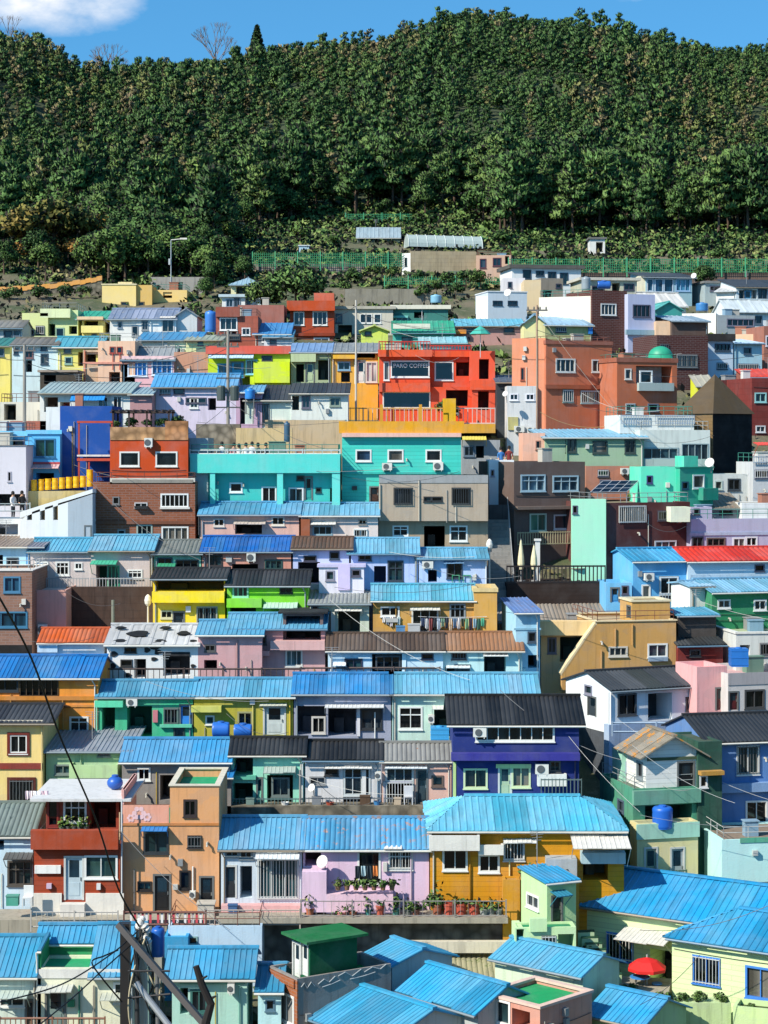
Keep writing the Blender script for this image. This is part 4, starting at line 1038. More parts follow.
H('olive yellow house with ribbed light blue roof and blue water drums before it',
  V(194, 293, 696, 752, '#b0a83f', roof=('g', '#55a5d6', 677), f='p192,705,222,711,#c9c85a,e.5 w206,716,214,724,#e4e4d8,n1 d264,706,285,735,#c7d0cc,f a260,703,287,706,#d5d8c8,e.3 w238,712,252,728,#9a9a70,n2 t289,698,291,745,#d8b840 t252,698,254,745,#c9c070 m250,699,255,704,#ddd'))
H('dusty lilac grey house with vivid blue roof in the middle of the long row',
  V(294, 391, 693, 752, '#9aa0b4', roof=('g', '#2f86d6', 672), f='o296,706,326,735,#55565e o328,708,356,736,#3f4046 a325,704,384,708,#d9dcdc,e.5 w361,709,382,729,#2f3338,n2 p357,706,360,736,#d9d9de,e.1 w312,717,325,733,#c9c4bc,n2 t374,712,376,742,W'))
H('pale mint house with long light blue roof right of the lilac house',
  V(392, 538, 693, 752, '#bfe0d2', roof=('g', '#62b2dc', 672), f='w399,707,422,729,#e0e6e2,n2,h o434,709,464,737,#4a5652 a432,705,464,709,#e4e4d8,e.6 c428,714,434,722 w470,709,490,728,W,n2 t392,698,394,745,#8aa o495,706,518,736,#4a5652'))
H('white house with dark tiled gable roof and grey shaded front right of the black roofs',
  V(611, 714, 690, 728, '#dfe6ea', yaw=24, D=4.6, Y=100, roof=('g', '#343b42', 667, {'sty': 'corr', 'm': .5}), dirt=.25,
    f='w618,694,636,715,#4a4d50,n2,p#14181a o648,693,672,720,#3a3d42 w686,697,704,710,#3d4146,n2,p#14181a t607,692,609,726,W', L='w585,685,592,694,#889,n1 d588,697,596,716,#39424a', found=.3),
  V(609, 714, 725, 790, '#9fb6d2', yaw=24, D=.5, Y=99.7, found=2, dirt=.7), V(609, 714, 724, 790, '#4a5058', yaw=24, D=4.2, Y=100.25, found=2, dirt=.7))  # second block's dark grey stands in for the shadowed alley below the gable
H('pink house with shaded grey front and blue box tank platform at the right edge',
  V(728, 800, 674, 745, '#cfcac6', yaw=16, D=4.6, Y=100.5, roof=('f', '#c9a0a0', .35), L='', f='w745,690,764,708,#4a4a4a,n2,p#15191b d729,692,738,710,#5d1f1f p728,672,800,684,#a9a6a8,e.03'),
  V(697, 727, 667, 745, '#e7a9a8', yaw=16, D=2.6, Y=100.9, roof=('f', '#d9b0b0', .3), f='d716,688,727,710,#5d1f1f'))

flower_wall()
# ---- cow house row
H('salmon and brick house with blue framed windows at the left edge',
  V(-30, 32, 571, 660, '#8f6a58', kind='brick', D=5.0, roof=('f', '#cfcfca', .15, {'cop': '#d6d2cc', 'ch': .05}), f='w4,577,20,592,#4a7fa0,n2,p#24506a w-12,612,27,627,#3f7a9a,n3,p#1f4a60 p-30,645,32,660,#222,e.03'),
  V(32, 66, 590, 660, '#cf9f92', dY=1.4, D=4.2, found=3, roof=('f', '#c9b9b0', .1), f='c39,624,48,634'))
H('white low house with bright orange tiled roof beside the cow spotted house',
  V(40, 104, 642, 680, '#dfe1e0', roof=('g', '#d4622a', 627, {'sty': 'corr'}), f='p38,642,58,652,#b9d0dc,e.2'))
def cow():
    h = House('white house with black cow spots painted on its roof and walls')
    h.v(107, 198, 644, 692, '#e2e4e4', D=5.4, roof=('g', '#d6d9da', 623, {'m': .33, 'p': .6}), dirt=.2,
        f='o163,653,190,676,#3a3c40 w121,660,132,666,#333,n1 o134,659,146,678,#2d2f33 w125,648,136,652,#333,n2 p163,652,190,656,#222528,e.05')
    fr = Face(h.O, h.es, -h.ei, h.Ln)
    mb = MB()
    def blob(c, a, b, sx, sy, n=14):
        pts = [c + a * (math.cos(t) * sx * (1 + .25 * math.sin(3 * t + sx * 9))) + b * (math.sin(t) * sy) for t in [2 * math.pi * k / n for k in range(n)]]
        up = a.cross(b).normalized() * .03
        mb.q(*pts); mb.q(*[p - up for p in pts])
    for u, v, sx, sy in ((114, 654, .18, .15), (147, 650, .16, .14), (155, 646, .27, .2), (158, 652, .2, .13), (128, 675, .16, .12), (154, 659, .17, .1), (193, 666, .13, .1), (113, 666, .14, .16)):
        s_, t_ = fr.uv(u, v); blob(fr.pt(s_, t_, .035), h.es, VZ, sx, sy)
    m = .33; ew = (h.ei + VZ * m).normalized()
    for s_, w_, sx, sy in ((.7, .5, .35, .2), (1.6, 1.4, .55, .4), (3.0, 2.2, .3, .18), (2.9, .5, .28, .18), (4.1, 1.5, .33, .25), (.5, 2.2, .28, .16), (4.7, .5, .18, .12)):
        c = h.O + h.es * s_ * (h.Ln / 5.0) + VZ * (h.H - m * .28 + .10) + h.ei * (-.28) + ew * w_
        blob(c, h.es, ew, sx, sy)
    h.part(mb, 'cow_spots', paint('#16181a', .6))
cow()
H('dusty mauve house with stepped light blue roofs and dark roofed upper porch',
  V(198, 262, 634, 692, '#c79a9c', roof=('g', '#4f9fd4', 619, {'p': .24}), D=4.4, f='w205,645,215,651,#555,n2 o204,660,217,670,#333 t236,640,238,690,#b08a88'),
  V(228, 325, 628, 692, '#c99c9c', dY=.9, roof=('g', '#58a6d8', 612), D=4.4, f='o283,630,321,640,#2f2a2a w286,650,302,666,#d6d6d0,n3,p#5d7f86 p271,640,325,649,#d4a8a4,e.6,Nbalcony_wall o240,652,256,668,#332c2c a236,648,258,652,#c9c4bc,e.4 w258,636,266,644,#444,n2 p254,650,270,655,#d89a94,e.5'),
  V(283, 323, 613, 641, '#7a625f', dY=1.2, D=2.5, found=0, roof=('s', '#26292c', .08, {'oh': .25}), f='o286,616,320,640,#3a3230'))
H('bright yellow house with black tiled roof and yellow balcony wall',
  V(153, 225, 578, 640, '#f0cf10', D=4.4, dirt=.2, roof=('g', '#2a2d31', 567, {'sty': 'corr', 'm': .3}), f='o155,580,224,591,#6a5a20 b153,591,225,602,#f5d91a,e.5 w161,611,172,618,#cfc9a0,n2 w197,607,217,624,#b9b9a4,n3 d173,612,184,630,#1c1c1c m186,606,191,612,#ddd'))
H('lime green house with black tiled roof next to the yellow house',
  V(227, 308, 585, 640, '#7ccf2e', D=4.6, dirt=.2, roof=('g', '#2a2d31', 569, {'sty': 'corr', 'm': .36}), f='w280,588,292,593,#263a1c,n2 a264,602,298,611,#b9d8c4,e.8 w233,586,248,597,#9db,n3 o230,606,256,622,#3a5a22 p227,598,262,607,#86dd34,e.4'))
H('pale grey green house with bare concrete roof right of the lime green house',
  V(310, 369, 603, 650, '#c9d4bf', roof=('d', '#9aa09c', 589, {'rust': .4, 'rc': '#6a6a64', 'm': .3, 'sty': 'corr'}), D=4, f='o338,611,360,633,#56534c a335,608,362,612,#e4e2d8,e.4 d318,612,330,633,#9aa79c w312,606,318,614,#777,n1 p331,612,335,634,#dfe4d8,e.1'))
H('ochre tan house with light blue roof and a long line of laundry',
  V(373, 474, 600, 650, '#c99a4a', roof=('g', '#57b3dc', 583), f='w381,607,399,616,W,n2 w412,608,438,632,#d5d5cc,n3 a410,607,440,611,#dddcd2,e.5 w450,604,465,618,#8d99a0,n3,h t395,602,397,632,#a57f38 m386,618,398,622'),
  V(474, 497, 592, 650, '#d0a050', D=3.2, dY=-.3, roof=('f', '#c9b48a', .25, {'cop': '#dcc48a', 'ch': .2})))
H('long pale blue house with brown tiled roofs below the laundry line',
  V(328, 443, 650, 700, '#c1dcea', roof=('g', '#5f4d40', 632, {'sty': 'corr'}), f='w345,659,362,668,#334,n2 w376,656,400,668,#444a50,n3 o372,654,402,676,#3c4044 a333,662,346,668,#e4eaea,e.3 p402,652,406,676,#cfe4ee,e.05 w422,654,433,659,#445,n1'),
  V(443, 522, 650, 700, '#b9dcdc', dY=.15, roof=('g', '#a0714e', 631, {'sty': 'corr'}), f='w452,650,466,659,#38404a,n2 w455,665,470,672,#38404a,n1 o445,667,470,676,#444 a446,665,470,668,#dfe8e8,e.4 o484,656,506,676,#3a4048 a483,653,508,657,#e0e4e0,e.4'))
def slanted():
    h = House('orange tan house with slanted side parapet, small roof box and cream terrace')
    h.v(596, 676, 622, 715, '#c79a5a', yaw=10, D=5.0, Y=105, roof=('f', '#b9a07a', .1, {'cop': '#dcc9a0', 'ch': .06}),
      f='w609,647,627,656,#cfcabc,n3,p#39474e w648,644,667,657,W,n2 p648,657,667,661,#8aa0b4,e.15 t631,624,633,645,#d0a05c t614,628,616,646,#cfa26a t600,650,602,668,#cfa26a')
    slab(h, [(562, 690), (562, 674), (595.8, 624), (595.8, 690)], wall('#c79a5a'), 'slanted_parapet', .35)
    slab(h, [(560, 673), (562, 676), (597, 624), (597, 620)], wall('#dcc9a0'), 'coping', .5)
    h.v(632, 670, 602, 622, '#c79c58', yaw=10, D=2.2, Y=106, found=.4, roof=('f', '#d6cfb8', .06, {'cop': '#d9cfae'}), L='d627,606,631,618,#3b4a50')
    h.v(541, 600, 634, 690, '#e3bd86', D=4.0, Y=106.2, found=3, roof=('f', '#c7b38e', .15), f='p539,620,598,634,#eac88e,e.8,Nterrace_parapet w548,638,556,653,#667,n2 o560,637,584,662,#4b5a50')
slanted()
H('small sky blue house with rusted blue sheet roof left of the orange tan terrace',
  V(516, 540, 612, 690, '#9fd0e6', D=4.5, yaw=6, roof=('d', '#5d83c4', 602, {'rust': .45, 'rc': '#8a7a86', 'm': .15}), f='w528,632,536,642,#456,n1 o528,655,540,668,#333 p514,628,541,630,#7fb4cc'))
H('low house under a bleached grey brown corrugated roof below the dark timber deck',
  V(500, 614, 621, 660, '#8a8074', D=4.0, roof=('d', '#9a8e80', 600, {'sty': 'corr', 'rust': .3, 'm': .3}), f='w585,624,600,632,#888,n2', Y=110))
H('royal sky blue house with white lit gable and front balcony',
  V(633, 690, 561, 640, '#62b0e2', yaw=14, D=4.4, Y=112.5, dirt=.25, roof=('g', '#3f9fe0', 547, {'m': .32}), f='w642,585,650,598,W,n1 o659,576,679,600,#3b4f60 w660,577,678,594,#dfe6e8,n2 c643,573,652,580,#8ac r655,592,692,601,#9ab,e.7'),
  V(606, 632, 583, 640, '#6fb8e4', yaw=4, D=3.0, Y=111.5, roof=('f', '#7fb4d0', .25), f='d611,588,619,602,#3f8fc8 w622,586,628,594,#556,n1'))
H('pale blue white house with bright red tiled roof at the right edge',
  V(688, 800, 561, 640, '#bcd0dc', yaw=10, D=4.6, Y=113, roof=('g', '#e0341f', 546, {'sty': 'corr', 'm': .32}), dirt=.25, f='w755,565,764,571,#556,n1 p690,574,800,578,#a9c0d0'))
H('dark green house with pale blue roof and white lit gable end below the red roof',
  V(712, 800, 592, 660, '#2f8a5e', yaw=16, D=4.4, Y=109, dirt=.2, roof=('g', '#6db6e0', 577, {'m': .32}), f='w718,600,730,608,W,n2 w754,600,766,610,W,n2', L=''),
  V(690, 711.5, 586, 660, '#e2e6e0', yaw=16, D=2.5, Y=109.6, roof=('g', '#79bce2', 580), found=3, L=''))
H('low shed with bright blue awning roof under the green house',
  V(678, 716, 615, 640, '#4a4440', yaw=10, D=2.2, Y=106.5, roof=('d', '#4fa4d8', 608, {'m': .25})), cat='shed', name='shed')
H('dark red walled house with black ribbed roof behind the white gabled house',
  V(678, 723, 645, 700, '#7a2a26', yaw=12, D=4.4, Y=105.5, roof=('g', '#2f3437', 628, {'sty': 'corr'}), f='w690,650,700,656,#444,n1'))
H('long low white wall house with grey flat roof above the pink house',
  V(736, 800, 634, 690, '#cfd2cc', yaw=8, D=5, Y=105, roof=('f', '#a9b890', .15, {'cop': '#dcdcd4'}), f='w760,643,790,655,#8d8d8d,n3 o740,645,750,660'))

# ---- row above: middle of the village
H('tall plain light grey windowless block at the left edge',
  V(-30, 26, 446, 540, '#cfccd4', yaw=-4, D=6, Y=116.5, roof=('f', '#bbb', .1, {'cop': '#77767a', 'ch': .05}), dirt=.15, f='w8,472,11,481,#b4b2bc,n1 o-30,494,26,506,#333', found=1.0), cat='building', name='building')
def striped():
    h = House('white slant topped building with tall black slots below the yellow barrels', 'building', 'building')
    h.v(21, 92, 520, 552, '#e4e5e3', D=4.0, Y=114, dirt=.15, roof=('f', '#bbb', .05), f='d85,526,92,545,#5a6870')
    w = wall('#e8e9e6', dirt=.15)
    for a, b, va, vb in ((20, 27, 521, 515), (32, 40, 512, 509), (45, 53, 507.5, 505), (58, 68, 503.5, 500.5)):
        slab(h, [(a, 552), (a, va), (b, vb), (b, 552)], w, 'white_fin', 1.6)
    slab(h, [(68, 552), (68, 500.5), (92.5, 493), (92.5, 552)], wall('#aab4bc', dirt=.2), 'grey_panel', 1.2)
    slab(h, [(20, 518), (20, 512), (92.5, 489), (92.5, 494)], w, 'sloping_cap', 2.4)
striped()
H('low white cafe terrace block with glass railing at the left edge',
  V(-30, 22, 517, 556, '#dcdedd', D=4, Y=115.3, roof=('f', '#a9a9a6', .08), f='o-20,524,18,535,#444'), cat='building', name='building')
H('pale blue house with brown sheet roof at the left edge below the cafe terrace',
  V(-30, 26, 546, 600, '#a9d4e8', D=4.5, roof=('d', '#a08c7c', 534, {'sty': 'corr', 'rust': .3}), f='w7,558,18,569,#39434c,n1 o-10,555,3,575,#334'),
  V(26, 43, 546, 600, '#6faede', D=4.5, dY=.02, roof=('d', '#6f7f94', 536)))
H('grey pink house with two ribbed sky blue roofs and green glass porch',
  V(30, 91, 551, 600, '#d0c4c0', D=4.6, roof=('g', '#52a9d8', 537), f='w36,562,48,569,W,n3,h w56,562,69,575,W,n3,h w75,563,82,569,W,n2 r48,577,90,588,#aaa,e.5'),
  V(91, 153, 550, 600, '#cdbfba', dY=-.1, D=4.6, roof=('g', '#5fb0da', 534), f='o96,566,107,587,#2f6a55 a92,560,118,566,#4fb894,e.8 k108,566,119,587,#3fae86,n3,p#5d8f80 w128,570,142,578,W,n3,h r92,577,152,588,#aaa,e.5 t151,553,153,590'))
H('mint house with mossy grey corrugated roof between blue roofs',
  V(154, 201, 553, 600, '#8fcfb4', D=4.4, roof=('g', '#7d8480', 539, {'sty': 'corr', 'rust': .4, 'rc': '#5a6258'}), f='w158,558,172,565,#345,n2 w176,560,198,568,#2d3a3a,n3 a158,563,176,569,#3f9a74,e.5'))
H('salmon house with royal blue ribbed roof',
  V(202, 291, 551, 600, '#d49480', D=4.6, roof=('g', '#1763c4', 535), f='w208,555,222,566,#3a3433,n2 o232,564,258,580,#333 c247,553,256,561 w265,560,282,569,#2f4f4a,n3 m226,557,232,562'))
H('lavender house with short brown tiled roof right of the royal blue roof',
  V(293, 351, 548, 600, '#bcc6ea', D=4.4, roof=('g', '#6a4f40', 536, {'sty': 'corr'}), f='w330,552,339,559,#345,n1 o298,562,320,584,#2f2f33 w304,556,316,561,#445,n1'))
H('periwinkle house with pale blue roof and rounded white porch',
  V(349, 418, 553, 600, '#b5c6f0', D=4.6, roof=('g', '#63b4e0', 537), f='w359,552,371,560,#38404a,n2 w388,561,403,581,#39424e,n2,h c353,566,364,574 o374,566,386,583,#444a60 t415,556,417,595'),
  V(319, 364, 567, 600, '#e0e0ee', dY=-1.2, D=1.2, roof=('s', '#c3bfe0', .15, {'oh': .1}), f='w326,571,334,580,#8d8d9d,n1 w352,570,360,576,#556,n1 p338,564,350,590,#cfc3ee,e.1'))
H('light blue lavender house with a lower pale roof and green chairs in front',
  V(419, 487, 558, 600, '#b3c9ee', D=4.6, dY=-.1, roof=('g', '#5fb3e2', 547), f='w447,563,462,578,#3b4350,n2 c422,561,433,568 o428,570,437,582,#445 a444,561,464,564,#8ab4d8,e.3 t485,560,487,595,W'))
H('brick house with orange red upper storey and stone edged roof garden',
  V(93, 195, 482, 560, '#8a5238', kind='brick', D=5.2, Y=115.5, roof=('f', '#8d7a68', .1), f='w113,497,119,504,#777,n1 w135,503,147,507,#ccc,n2 p135,506,148,508,#222,e.3 w161,494,188,507,W,n6 p160,507,190,509,#d0ccc4,e.12 w137,525,152,535,#9aa79c,n3 w162,527,188,540,#d9dcd8,n4 w118,530,125,538,#888,n1 p93,521,195,524,#7a4a34,e.12'),
  V(110, 188, 438, 481, '#c24a1e', D=4.4, Y=116.4, found=.2, dirt=.3, roof=('f', '#6a6a4a', .25, {'clean': 1}), f='w120,452,139,466,#e2e2dc,n1,p#182024 w156,452,177,466,#e2e2dc,n1,p#182024 c145,438,153,447'),
  V(110, 165, 427, 440, '#d0a070', D=.3, Y=116.35, found=0, kind='stone'), V(165, 188, 421, 440, '#c98f60', D=.3, Y=116.35, found=0, kind='stone'), V(188, 208, 438, 520, '#9aa4aa', D=4, Y=117.2, found=0),
  V(110, 195, 478, 484, '#cfcabc', D=.15, Y=115.5, found=0, f='p112,479.5,193,483,#8f8a80,e.02'))
H('bright sky blue cube house with tall navy blue side block',
  V(28, 60, 432, 500, '#5fb8ea', D=3.0, Y=118.2, dirt=.15, roof=('f', '#4f9ac4', .15), f='w35,439,55,457,#2a6f9c,n2,p#1f4a40 a28,464,60,472,#e0b4b0,e.6 o36,473,54,482,#333 p26,430,62,434,#6fc4f0,e.1 p28,462,60,464,#b9484a,e.05'),
  V(60, 112, 406, 500, '#1d4f9e', D=4.6, Y=119, yaw=0, dirt=.15, roof=('f', '#2f6aa4', .1), found=2), 
  V(-30, 28, 432, 500, '#6fbde4', D=3, Y=119.5, roof=('f', '#88b4cc', .15), f='w8,440,24,452,#446,n2 p-30,431,28,436,#7fc8ec,e.2'))
H('long turquoise house with columned porch and a railed tourist terrace on top',
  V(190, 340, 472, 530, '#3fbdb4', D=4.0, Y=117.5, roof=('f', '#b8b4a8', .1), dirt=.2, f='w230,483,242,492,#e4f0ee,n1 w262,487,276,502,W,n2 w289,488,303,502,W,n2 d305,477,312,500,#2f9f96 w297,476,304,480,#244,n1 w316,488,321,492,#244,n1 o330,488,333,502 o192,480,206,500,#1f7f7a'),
  V(190, 340, 454, 473, '#56d2c6', D=4.4, Y=116.8, found=.0, roof=('f', '#c9c4b4', 1.0), dirt=.2),
  V(210, 215, 472, 530, '#5fd8cc', D=.3, Y=116.85), V(277, 283, 472, 530, '#5fd8cc', D=.3, Y=116.85), V(332, 340, 472, 530, '#5fd8cc', D=.3, Y=116.85))
H('tall turquoise house with white framed windows under the yellow deck',
  V(342, 461, 433, 530, '#42c8b8', D=5.0, Y=118, dirt=.2, roof=('s', '#e0a020', .7, {'oh': .18}), kind='board', f='w356,450,371,461,W,n1,p#27405a w388,450,403,461,W,n1 w426,450,441,461,W,n1 c382,463,392,470 c433,462,443,470 d370,487,379,502,#4a2f20 m352,486,357,490,#333 p342,472,461,474,#38b0a4,e.15 p342,433,461,437,#e8b8a8,e.35'))
H('grey beige flat roofed house with barred windows in the centre of the village',
  V(379, 488, 521, 580, '#a8957c', D=5.0, Y=116.5, found=3, roof=('f', '#999', .1), f='w393,526,408,536,W,n2,h o424,526,445,547,#4a4640 w450,526,467,541,W,n2,h'),
  V(379, 488, 476, 521, '#b0a08c', D=5.4, Y=115.9, found=.0, roof=('f', '#8d8f90', .25), f='g394,488,412,504,#4d4a46,b g452,488,470,504,#4d4a46,b w424,497,431,501,#333,n1 w432,497,442,501,#333,n1 t418,480,420,521,#c9bda8 p379,475,488,483,#9a9c9c,e.03 t379,484,381,520,#c9bda8'))
H('pale pink house with sky blue roof left of the grey beige house',
  V(200, 299, 514, 560, '#dcaf9e', D=4.6, roof=('g', '#52a4dc', 501), f='w214,519,224,526,#d9cfc4,n2 o235,524,262,534,#4f4640 w272,517,284,525,#e4dccc,n2 a234,521,266,526,#c9bcb0,e.5 t198,515,200,535,#444'))
H('pinkish white house with striped light blue roof and small brick annex',
  V(301, 378, 515, 560, '#dcccc4', D=4.6, roof=('g', '#66b2de', 502), f='w313,526,332,535,#8aa8b4,n3 a311,521,336,527,#e2e0d8,e.4 w359,520,366,524,#9a958c,n2 w354,529,367,537,W,n2 p301,519,310,537,#9a5a3e,e.3,Nbrick_annex'))
H('sage green house with light blue roof edge below the terracotta houses',
  V(545, 644, 437, 490, '#9ab898', yaw=6, D=4.6, Y=125, dirt=.25, roof=('d', '#6db8dc', 428, {'m': .12, 'os': .25}), f='w566,439,576,452,#3d4a46,n2 w593,441,607,453,#3d4a46,n1 w625,440,635,453,#3d4a46,n2 t566,437,567,466,#88a888'),
  V(586, 641, 466, 500, '#b87a62', yaw=6, D=2, Y=124.7, f='w598,470,608,476,#667,n1 w600,480,610,488,#667,n1 c620,468,628,474'),
  V(523, 545, 433, 480, '#eab49a', yaw=0, D=4, Y=125.2, roof=('f', '#bbb', .1), f='w536,441,540,449,#a87a68,n1'))
H('dark grey brown two storey house with pale blue framed windows',
  V(514, 585, 462, 560, '#6a5a54', yaw=22, D=5, Y=118.5, dirt=.3, roof=('f', '#5a5654', .1), f='w521,475,545,491,#a9c4d0,n3,h,p#5d7f90 w553,476,578,491,#a9c4d0,n3,h,p#4d6a7a w530,514,546,531,#b9d4c4,n2,p#6a9a84 w554,515,569,529,#c9cfd4,n1 p514,506,586,509,#7a6a60,e.5 r514,531,586,544,#b9b490,e.5'))
H('maroon brown house with mint lit side wall and grille window',
  V(606, 690, 503, 585, '#5d3330', yaw=24, D=5.5, Y=115.5, dirt=.25, roof=('f', '#8a7a66', .1), f='g619,506,645,522,#b9b4ac,n4 w658,511,668,520,#445,n1 w655,541,676,549,#ccc,n3'),
  V(572, 606, 499, 585, '#a9ebca', yaw=2, D=.4, Y=115.2, dirt=.12, f='w573,506,577,513,#556,n1 w571,506,572,513'))
H('teal mint cube house with small chimney block and bright side wall',
  V(680, 713, 468, 520, '#2fae8e', yaw=30, D=1.8, Y=119, dirt=.15, roof=('f', '#4f9a84', .12, {'cop': '#2a8f78', 'ch': .06}), f='w693,475,704,488,#dfe6e2,n1 w682,482,688,489,#256,n1 p698,488,713,500,#249078,e.5,Nbalcony'),
  V(641, 679.5, 467, 520, '#5fe0bc', yaw=6, D=3.0, Y=119.1, dirt=.15, roof=('f', '#4f9a84', .12), f='w647,476,652,483,#447,n1'),
  V(684, 698, 456, 470, '#4fd0b0', yaw=24, D=1.0, Y=119.8, found=.2, roof=('f', '#4fc0a4', .05)))
H('white terrace house with glass railings and outside staircase behind the teal cube',
  V(640, 710, 430, 500, '#cfd8d2', yaw=8, D=4.6, Y=126, roof=('f', '#b9bdb8', .1), f='w643,448,678,459,#8fa4a8,n4,p#2c4a54 k682,444,708,460,#8fa4a8,n4,p#31404a p640,459,712,470,#a9c0b8,e.3'),
  V(620, 694, 415, 432, '#d6dcd8', yaw=8, D=4, Y=127, found=.1, roof=('f', '#c0c4c0', .05), f='r621,415,648,424,#9ab,e.1 r655,415,694,424,#9ab,e.1'))
H('lavender grey house with pale terrace wall below the pyramid hut',
  V(691, 800, 519, 590, '#b3b4cc', yaw=12, D=5, Y=117, roof=('f', '#bbb', .7), dirt=.3, f='w692,537,703,547,#4a4d54,n2,p#1a1e22 w707,538,725,546,#6a5a54,n3 w733,538,745,548,#dfe4e4,n2 w746,537,757,546,#dfe4e4,n2 p690,532,800,535,#a9b6cc,e.05'),
  V(691, 712, 507, 521, '#bdb8cf', yaw=12, D=2.5, Y=117.6, found=.3, roof=('f', '#bbb', .05), f='w694,509,699,514,#4a4d54,n1'))
H('white corrugated shed wall with dark sheet roof at the right edge beside the teal cube',
  V(742, 800, 503, 530, '#e2e4e2', yaw=6, D=3, Y=119.5, roof=('f', '#9a9a92', .05), kind='board'),
  V(708, 742, 508, 530, '#8d9494', yaw=6, D=3, Y=120, roof=('d', '#8a8070', 492, {'m': .4, 'rust': .4}), f='w720,508,732,514,#333,n1'), cat='shed', name='shed')
H('pale yellow board shed wall standing on the maroon house',
  V(671, 690, 507, 522, '#dfe8cc', yaw=8, D=1.0, Y=116.2, found=.0, roof=('f', '#bcc4a8', .05)), cat='shed', name='shed')
# ---- upper village, left
H('white walled house with light blue roof and blue lattice awning left of the lavender house',
  V(40, 130, 393, 450, '#e3e3dc', D=5, roof=('d', '#8fb9c0', 381, {'m': .2}), f='o44,397,58,412,#6a4a3a w98,397,108,408,W,n2 w113,396,122,408,W,n2 a72,394,106,408,#2f8fd8,e.9 o60,402,70,414,#c0503a'),
  V(130, 152, 394, 450, '#b48a8c', D=4, roof=('d', '#7fb4c8', 386)))
H('white plaster house with low brick parapet in front at the left behind the blue cube',
  V(0, 62, 402, 450, '#d9d4c4', D=4, dY=2, roof=('f', '#8f8a7c', .2), f='o4,404,16,420,#3a3a34 w44,404,52,418,#888,n1'),
  V(10, 58, 421, 450, '#b0624e', kind='brick', D=.4))
H('big white block wall with peeling top beside the navy blue wall',
  V(46, 76, 407, 440, '#e6e6de', D=3.5, Y=122, roof=('f', '#bcbcb4', .1)), cat='shed', name='shed')
H('lavender white house with broad bright blue roof left of the utility pole',
  V(153, 236, 387, 440, '#d9cfe2', D=5, roof=('g', '#4f9fe0', 373), f='w160,389,170,394,#445,n1 w174,389,184,394,#445,n1 w186,398,206,403,#556,n2 w190,398,198,408,W,n2 o208,398,216,410'),
  V(236, 262, 392, 440, '#c0a0b8', D=3, roof=('d', '#5fa8dc', 384, {'m': .2}), f='o240,398,254,424,#7a6a78'))
H('pink house with two groups of bright blue windows and a brown side wall',
  V(122, 174, 360, 400, '#ebb6bc', D=4.6, dirt=.25, roof=('g', '#9aa0a2', 346), f='w128,362,147,376,#dfe8f4,n4,h,p#1f7fd8 w152,360,172,375,#dfe8f4,n4,h,p#1f7fd8 p122,356,174,361,#f0c8c8,e.1'),
  V(174, 210, 352, 400, '#c99478', D=4.4, dY=.2, roof=('f', '#a08a7c', .1)))
H('yellow green shop house with red slab roof and blue striped awning',
  V(208, 290, 353, 400, '#c6dc1c', D=4.6, dirt=.15, roof=('f', '#c95a4c', .1), f='p206,346,291,354,#d9604f,e.25,Nred_fascia a209,354,254,363,#b9dcf0,e.8 w218,364,230,374,#2f8fc4,n2 d231,362,244,378,#2f9fd0 w246,360,257,374,#8fd0e8,n2 w262,356,272,361,#444,n1 b254,362,290,383,#d9ec20,e.6 o212,376,250,386,#8a8a2a'))
H('peach plastered house with red pipes below the teal roofed yellow house',
  V(98, 135, 341, 400, '#ecc0a0', D=4.4, roof=('f', '#d0a890', .15), f='w110,347,115,353,#a04a3a,n1 w117,347,122,353,#a04a3a,n1 t112,353,114,370,#c04a3a t119,353,121,370,#c04a3a o109,372,120,382,#6a6a66 p83,362,135,364,#e09a84,e.1'),
  V(83, 100, 350, 400, '#c9ac90', D=4, dY=.3, f='o85,352,98,364,#5a4a3c t84,350,86,382,#d06a4a'))
H('yellow and pale green house with sea blue sheet roof at the left',
  V(58, 98, 347, 400, '#e2d978', D=4.6, dY=.6, roof=('g', '#3f9fc4', 336, {'os': .4}), f='w64,349,71,353,#776,n1 w65,357,72,364,#8a9,n1 o78,352,96,366,#5d4a3c'))
H('pale aqua white house with dark slate roof at the left edge of the upper village',
  V(12, 58, 345, 400, '#cfe4e6', D=4.6, dY=.8, roof=('g', '#7a7468', 337, {'sty': 'corr'}), f='w14,349,18,354,#345,n1 w25,350,33,358,#7a5a5a,n2 o24,360,32,372,#39424a w41,346,47,350,#456,n1 w41,354,48,364,#345,n1'),
  V(40, 76, 372, 400, '#4a4238', D=3, dY=-3, roof=('s', '#a09080', .15, {'oh': .15}), f='o44,375,56,384'))
H('white house with worn blue roof and pale right gable in the upper left',
  V(110, 176, 319, 365, '#e6e4de', D=5, roof=('g', '#7fa0c4', 308, {'rust': .4, 'rc': '#a9a49c', 'm': .28}), f='w132,326,138,336,#8a8f92,n1 w142,321,148,330,#8a8f92,n2 w162,319,174,332,#c9c4bc,n2 a160,316,176,320,#d5d0c8,e.3 w118,322,122,328,#789,n1 t150,318,152,345,W'),
  V(176, 197, 316, 365, '#c9cac8', D=4.6, dY=.2, roof=('a', '#8f9496', 309)))
H('small house with bright yellow walls, balcony and teal green sheet roof',
  V(82, 112, 319, 360, '#e9d87a', D=4.5, dirt=.2, roof=('d', '#35b08c', 310, {'m': .2, 'os': .5}), f='o84,321,98,330,#7a5a3c b82,326,104,333,#efe08c,e.5 o105,322,112,334,#4a4a4a w92,334,97,338,#776,n1 p78,317,104,320,#e8c8a0,e.6'))
